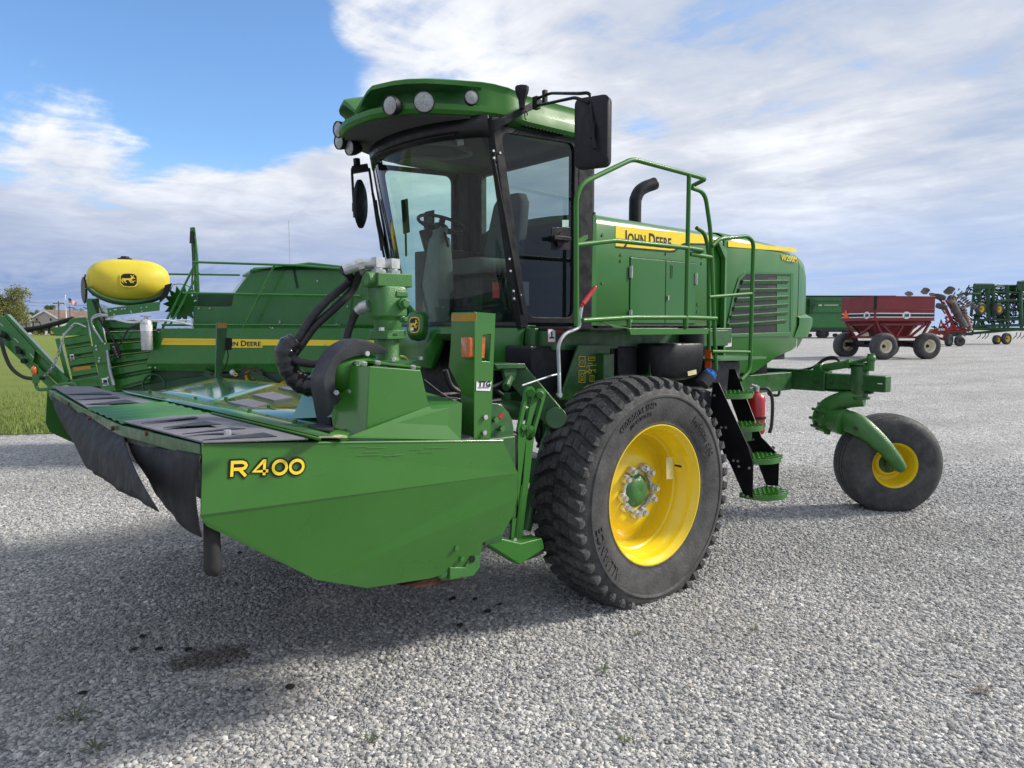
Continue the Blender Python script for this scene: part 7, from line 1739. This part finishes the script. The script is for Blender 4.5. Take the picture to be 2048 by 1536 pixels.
# ---- trees
def leaf_mat(name, c, c2):
    m, t, b, out = mat_base(name); pos = t.n('ShaderNodeNewGeometry')
    r = pos.outputs['Random Per Island']
    t.l(t.mix(r, c, c2), b.inputs['Base Color']); b.inputs['Roughness'].default_value = .8; b.inputs['Specular IOR Level'].default_value = .2
    tl = t.n('ShaderNodeBsdfTranslucent'); t.l(t.mix(r, c, c2), tl.inputs[0]); mx = t.n('ShaderNodeMixShader'); mx.inputs[0].default_value = .3
    t.l(b.outputs[0], mx.inputs[1]); t.l(tl.outputs[0], mx.inputs[2]); t.l(mx.outputs[0], out.inputs[0]); return m
LM = [leaf_mat('spring_leaves', (.15, .165, .05), (.30, .30, .12)), leaf_mat('mid_green_leaves', (.09, .14, .04), (.19, .23, .08)), leaf_mat('dark_green_leaves', (.06, .10, .035), (.13, .165, .06))]
def tree(label, px, d, top, w, lm, seed, group='trees beyond the lawn', n=2600, cover=.55):
    t_ = px_thing('tree', label, 'tree', px, d, group); g = np.random.default_rng(seed)
    base = gp((px - 1024) * d / FOC, d); H = q(px, top, d=d).z - base.z; Wd = w * d / FOC / 2
    mb = MB(); mb.tube([base, base + UPV * H * .3 + RGT * .05, base + UPV * H * .62], [H * .03, H * .022, H * .01], 8)
    cl = []
    for k in range(26):
        a = g.uniform(0, 6.28); rr_ = Wd * math.sqrt(g.uniform(.05, 1)) * .82; hz = g.uniform(.22, .92); sc = (1 - abs(hz - .5) * 1.25) ** .6 if abs(hz - .5) < .75 else .3
        c = base + RGT * math.cos(a) * rr_ * sc + FWD * math.sin(a) * rr_ * sc + UPV * H * hz; cl.append((c, g.uniform(.14, .27) * min(Wd * 2, H) * .9))
        s0 = base + UPV * H * g.uniform(.2, .55); mb.tube([s0, s0.lerp(c, .55) + UPV * H * .03, c], [H * .010, H * .006, H * .003], 5)
    mb.build('trunk', M['bark'], t_)
    mb = MB(); vs = []; fs = []
    ls = H * .017
    for i in range(n):
        c, r_ = cl[int(g.integers(len(cl)))]; v_ = V(g.normal(0, 1, 3)); v_.normalize(); p = c + V((v_.x, v_.y, v_.z * .75)) * r_ * g.uniform(.35, 1.05)
        if p.z < base.z + H * .1: continue
        a = V(g.normal(0, 1, 3)).normalized() * ls * g.uniform(.7, 1.8); b_ = V(g.normal(0, 1, 3)).normalized() * ls * g.uniform(.7, 1.8)
        k = len(vs); vs += [p - a, p + b_ * .6, p + a, p - b_ * .6]; fs.append((k, k + 1, k + 2, k + 3))
    mb.add(vs, fs); mb.build('crown', lm, t_, recalc=False, smooth=0)
tree('tall pale spring tree at the left edge of the yard', 12, 95, 571, 104, LM[0], 1, n=9000)
tree('pale green tree just left of the beige house', 38, 120, 592, 46, LM[0], 2)
tree('small round tree rising over the house roof from the left', 73, 210, 616, 22, LM[1], 3)
tree('bushy tree showing behind the house roof', 106, 215, 608, 30, LM[1], 4)
tree('dark round tree beside the right utility pole', 135, 230, 618, 28, LM[2], 5)
tree('dark green tree right of the flagpole', 158, 220, 616, 34, LM[2], 6)
tree('green tree seen below the yellow tank', 205, 200, 606, 46, LM[1], 7)
# ---- small things on the gravel
rng = np.random.default_rng(9)
wm = mat('weed_leaves', (.10, .13, .05), .7, var=.3)
W_ = [(150, 1435, 'low green weed tuft in the gravel near the lower left corner', 1.6), (190, 1495, 'thin grass blades in the gravel at the bottom left', 1.1), (1965, 1385, 'brownish dry weed in the gravel near the right edge', 1.0), (780, 1320, 'tiny pale weed in the gravel below the dark header', .7), (1275, 1270, 'tiny weed sprout in the gravel just below the big front wheel', .7), (265, 1300, 'small weed left of the oil stain', .6), (1205, 1340, 'weed blades in the open gravel below and left of the wheel', .8), (740, 1480, 'small grass sprout at the bottom centre', .8), (1510, 1260, 'single thin sprout on the open gravel right of the front wheel', .7), (1250, 1480, 'sparse sprout at the bottom, right of centre', .7)]
for i, (px, py, lab, s_) in enumerate(W_):
    c = q(px, py, z=.012); t_ = thing('weed_tuft', lab, 'weed', c, 'weeds in the gravel')
    mb = MB()
    for k in range(int(14 * s_) + 5):
        a = rng.uniform(0, 6.28); L = rng.uniform(.02, .06) * s_; d_ = V((math.cos(a), math.sin(a), 0)); w = V((-d_.y, d_.x, 0)) * .0035
        p = c + d_ * rng.uniform(0, .03) * s_; mb.add([p - w, p + w, p + d_ * L * .6 + UPV * L * .35 + w, p + d_ * L * .6 + UPV * L * .35 - w, p + d_ * L * 1.2 + UPV * L * .3], [(0, 1, 2, 3), (3, 2, 4)])
    mb.build('blades', wm if i != 2 else M['timber'], t_, recalc=False)
clod = mat('dark_soil_clod', (.02, .018, .014), .95, var=.4, scale=60)
C_ = [(480, 1105, 'black soil crumb under the header lip, beside the corner flap'), (285, 1272, 'dark clod left of the oil stain'), (318, 1297, 'dark crumb just above left of the oil stain'), (376, 1298, 'dark crumb at the upper rim of the oil stain'), (905, 1197, 'dark clod below the skid shoe'), (950, 1197, 'dark clod right below the skid bracket'), (975, 1222, 'dark flat crumb left of the big wheel'), (1000, 1208, 'dark crumb close to the big wheel'), (920, 1250, 'single crumb at the edge of the wheel shadow'), (270, 1297, 'brown crumb near the left weed'), (580, 1373, 'small dark crumb right of and below the oil stain'), (165, 1385, 'tiny dark crumb at the left')]
for px, py, lab in C_:
    c = q(px, py, z=.016); o = MB(); s_ = rng.uniform(.012, .022)
    o.ball(c, s_, 8, (1.6, 1.0, .55)); o.v = [tuple(V(v) + V(rng.normal(0, s_ * .14, 3))) for v in o.v]
    ob = o.build('soil_clod', clod, None, smooth=0)
    tag(ob, lab, 'soil clod', 'soil crumbs on the gravel')
    me = ob.data; off_ = V(c); ob.location = off_
    for v in me.vertices: v.co -= off_
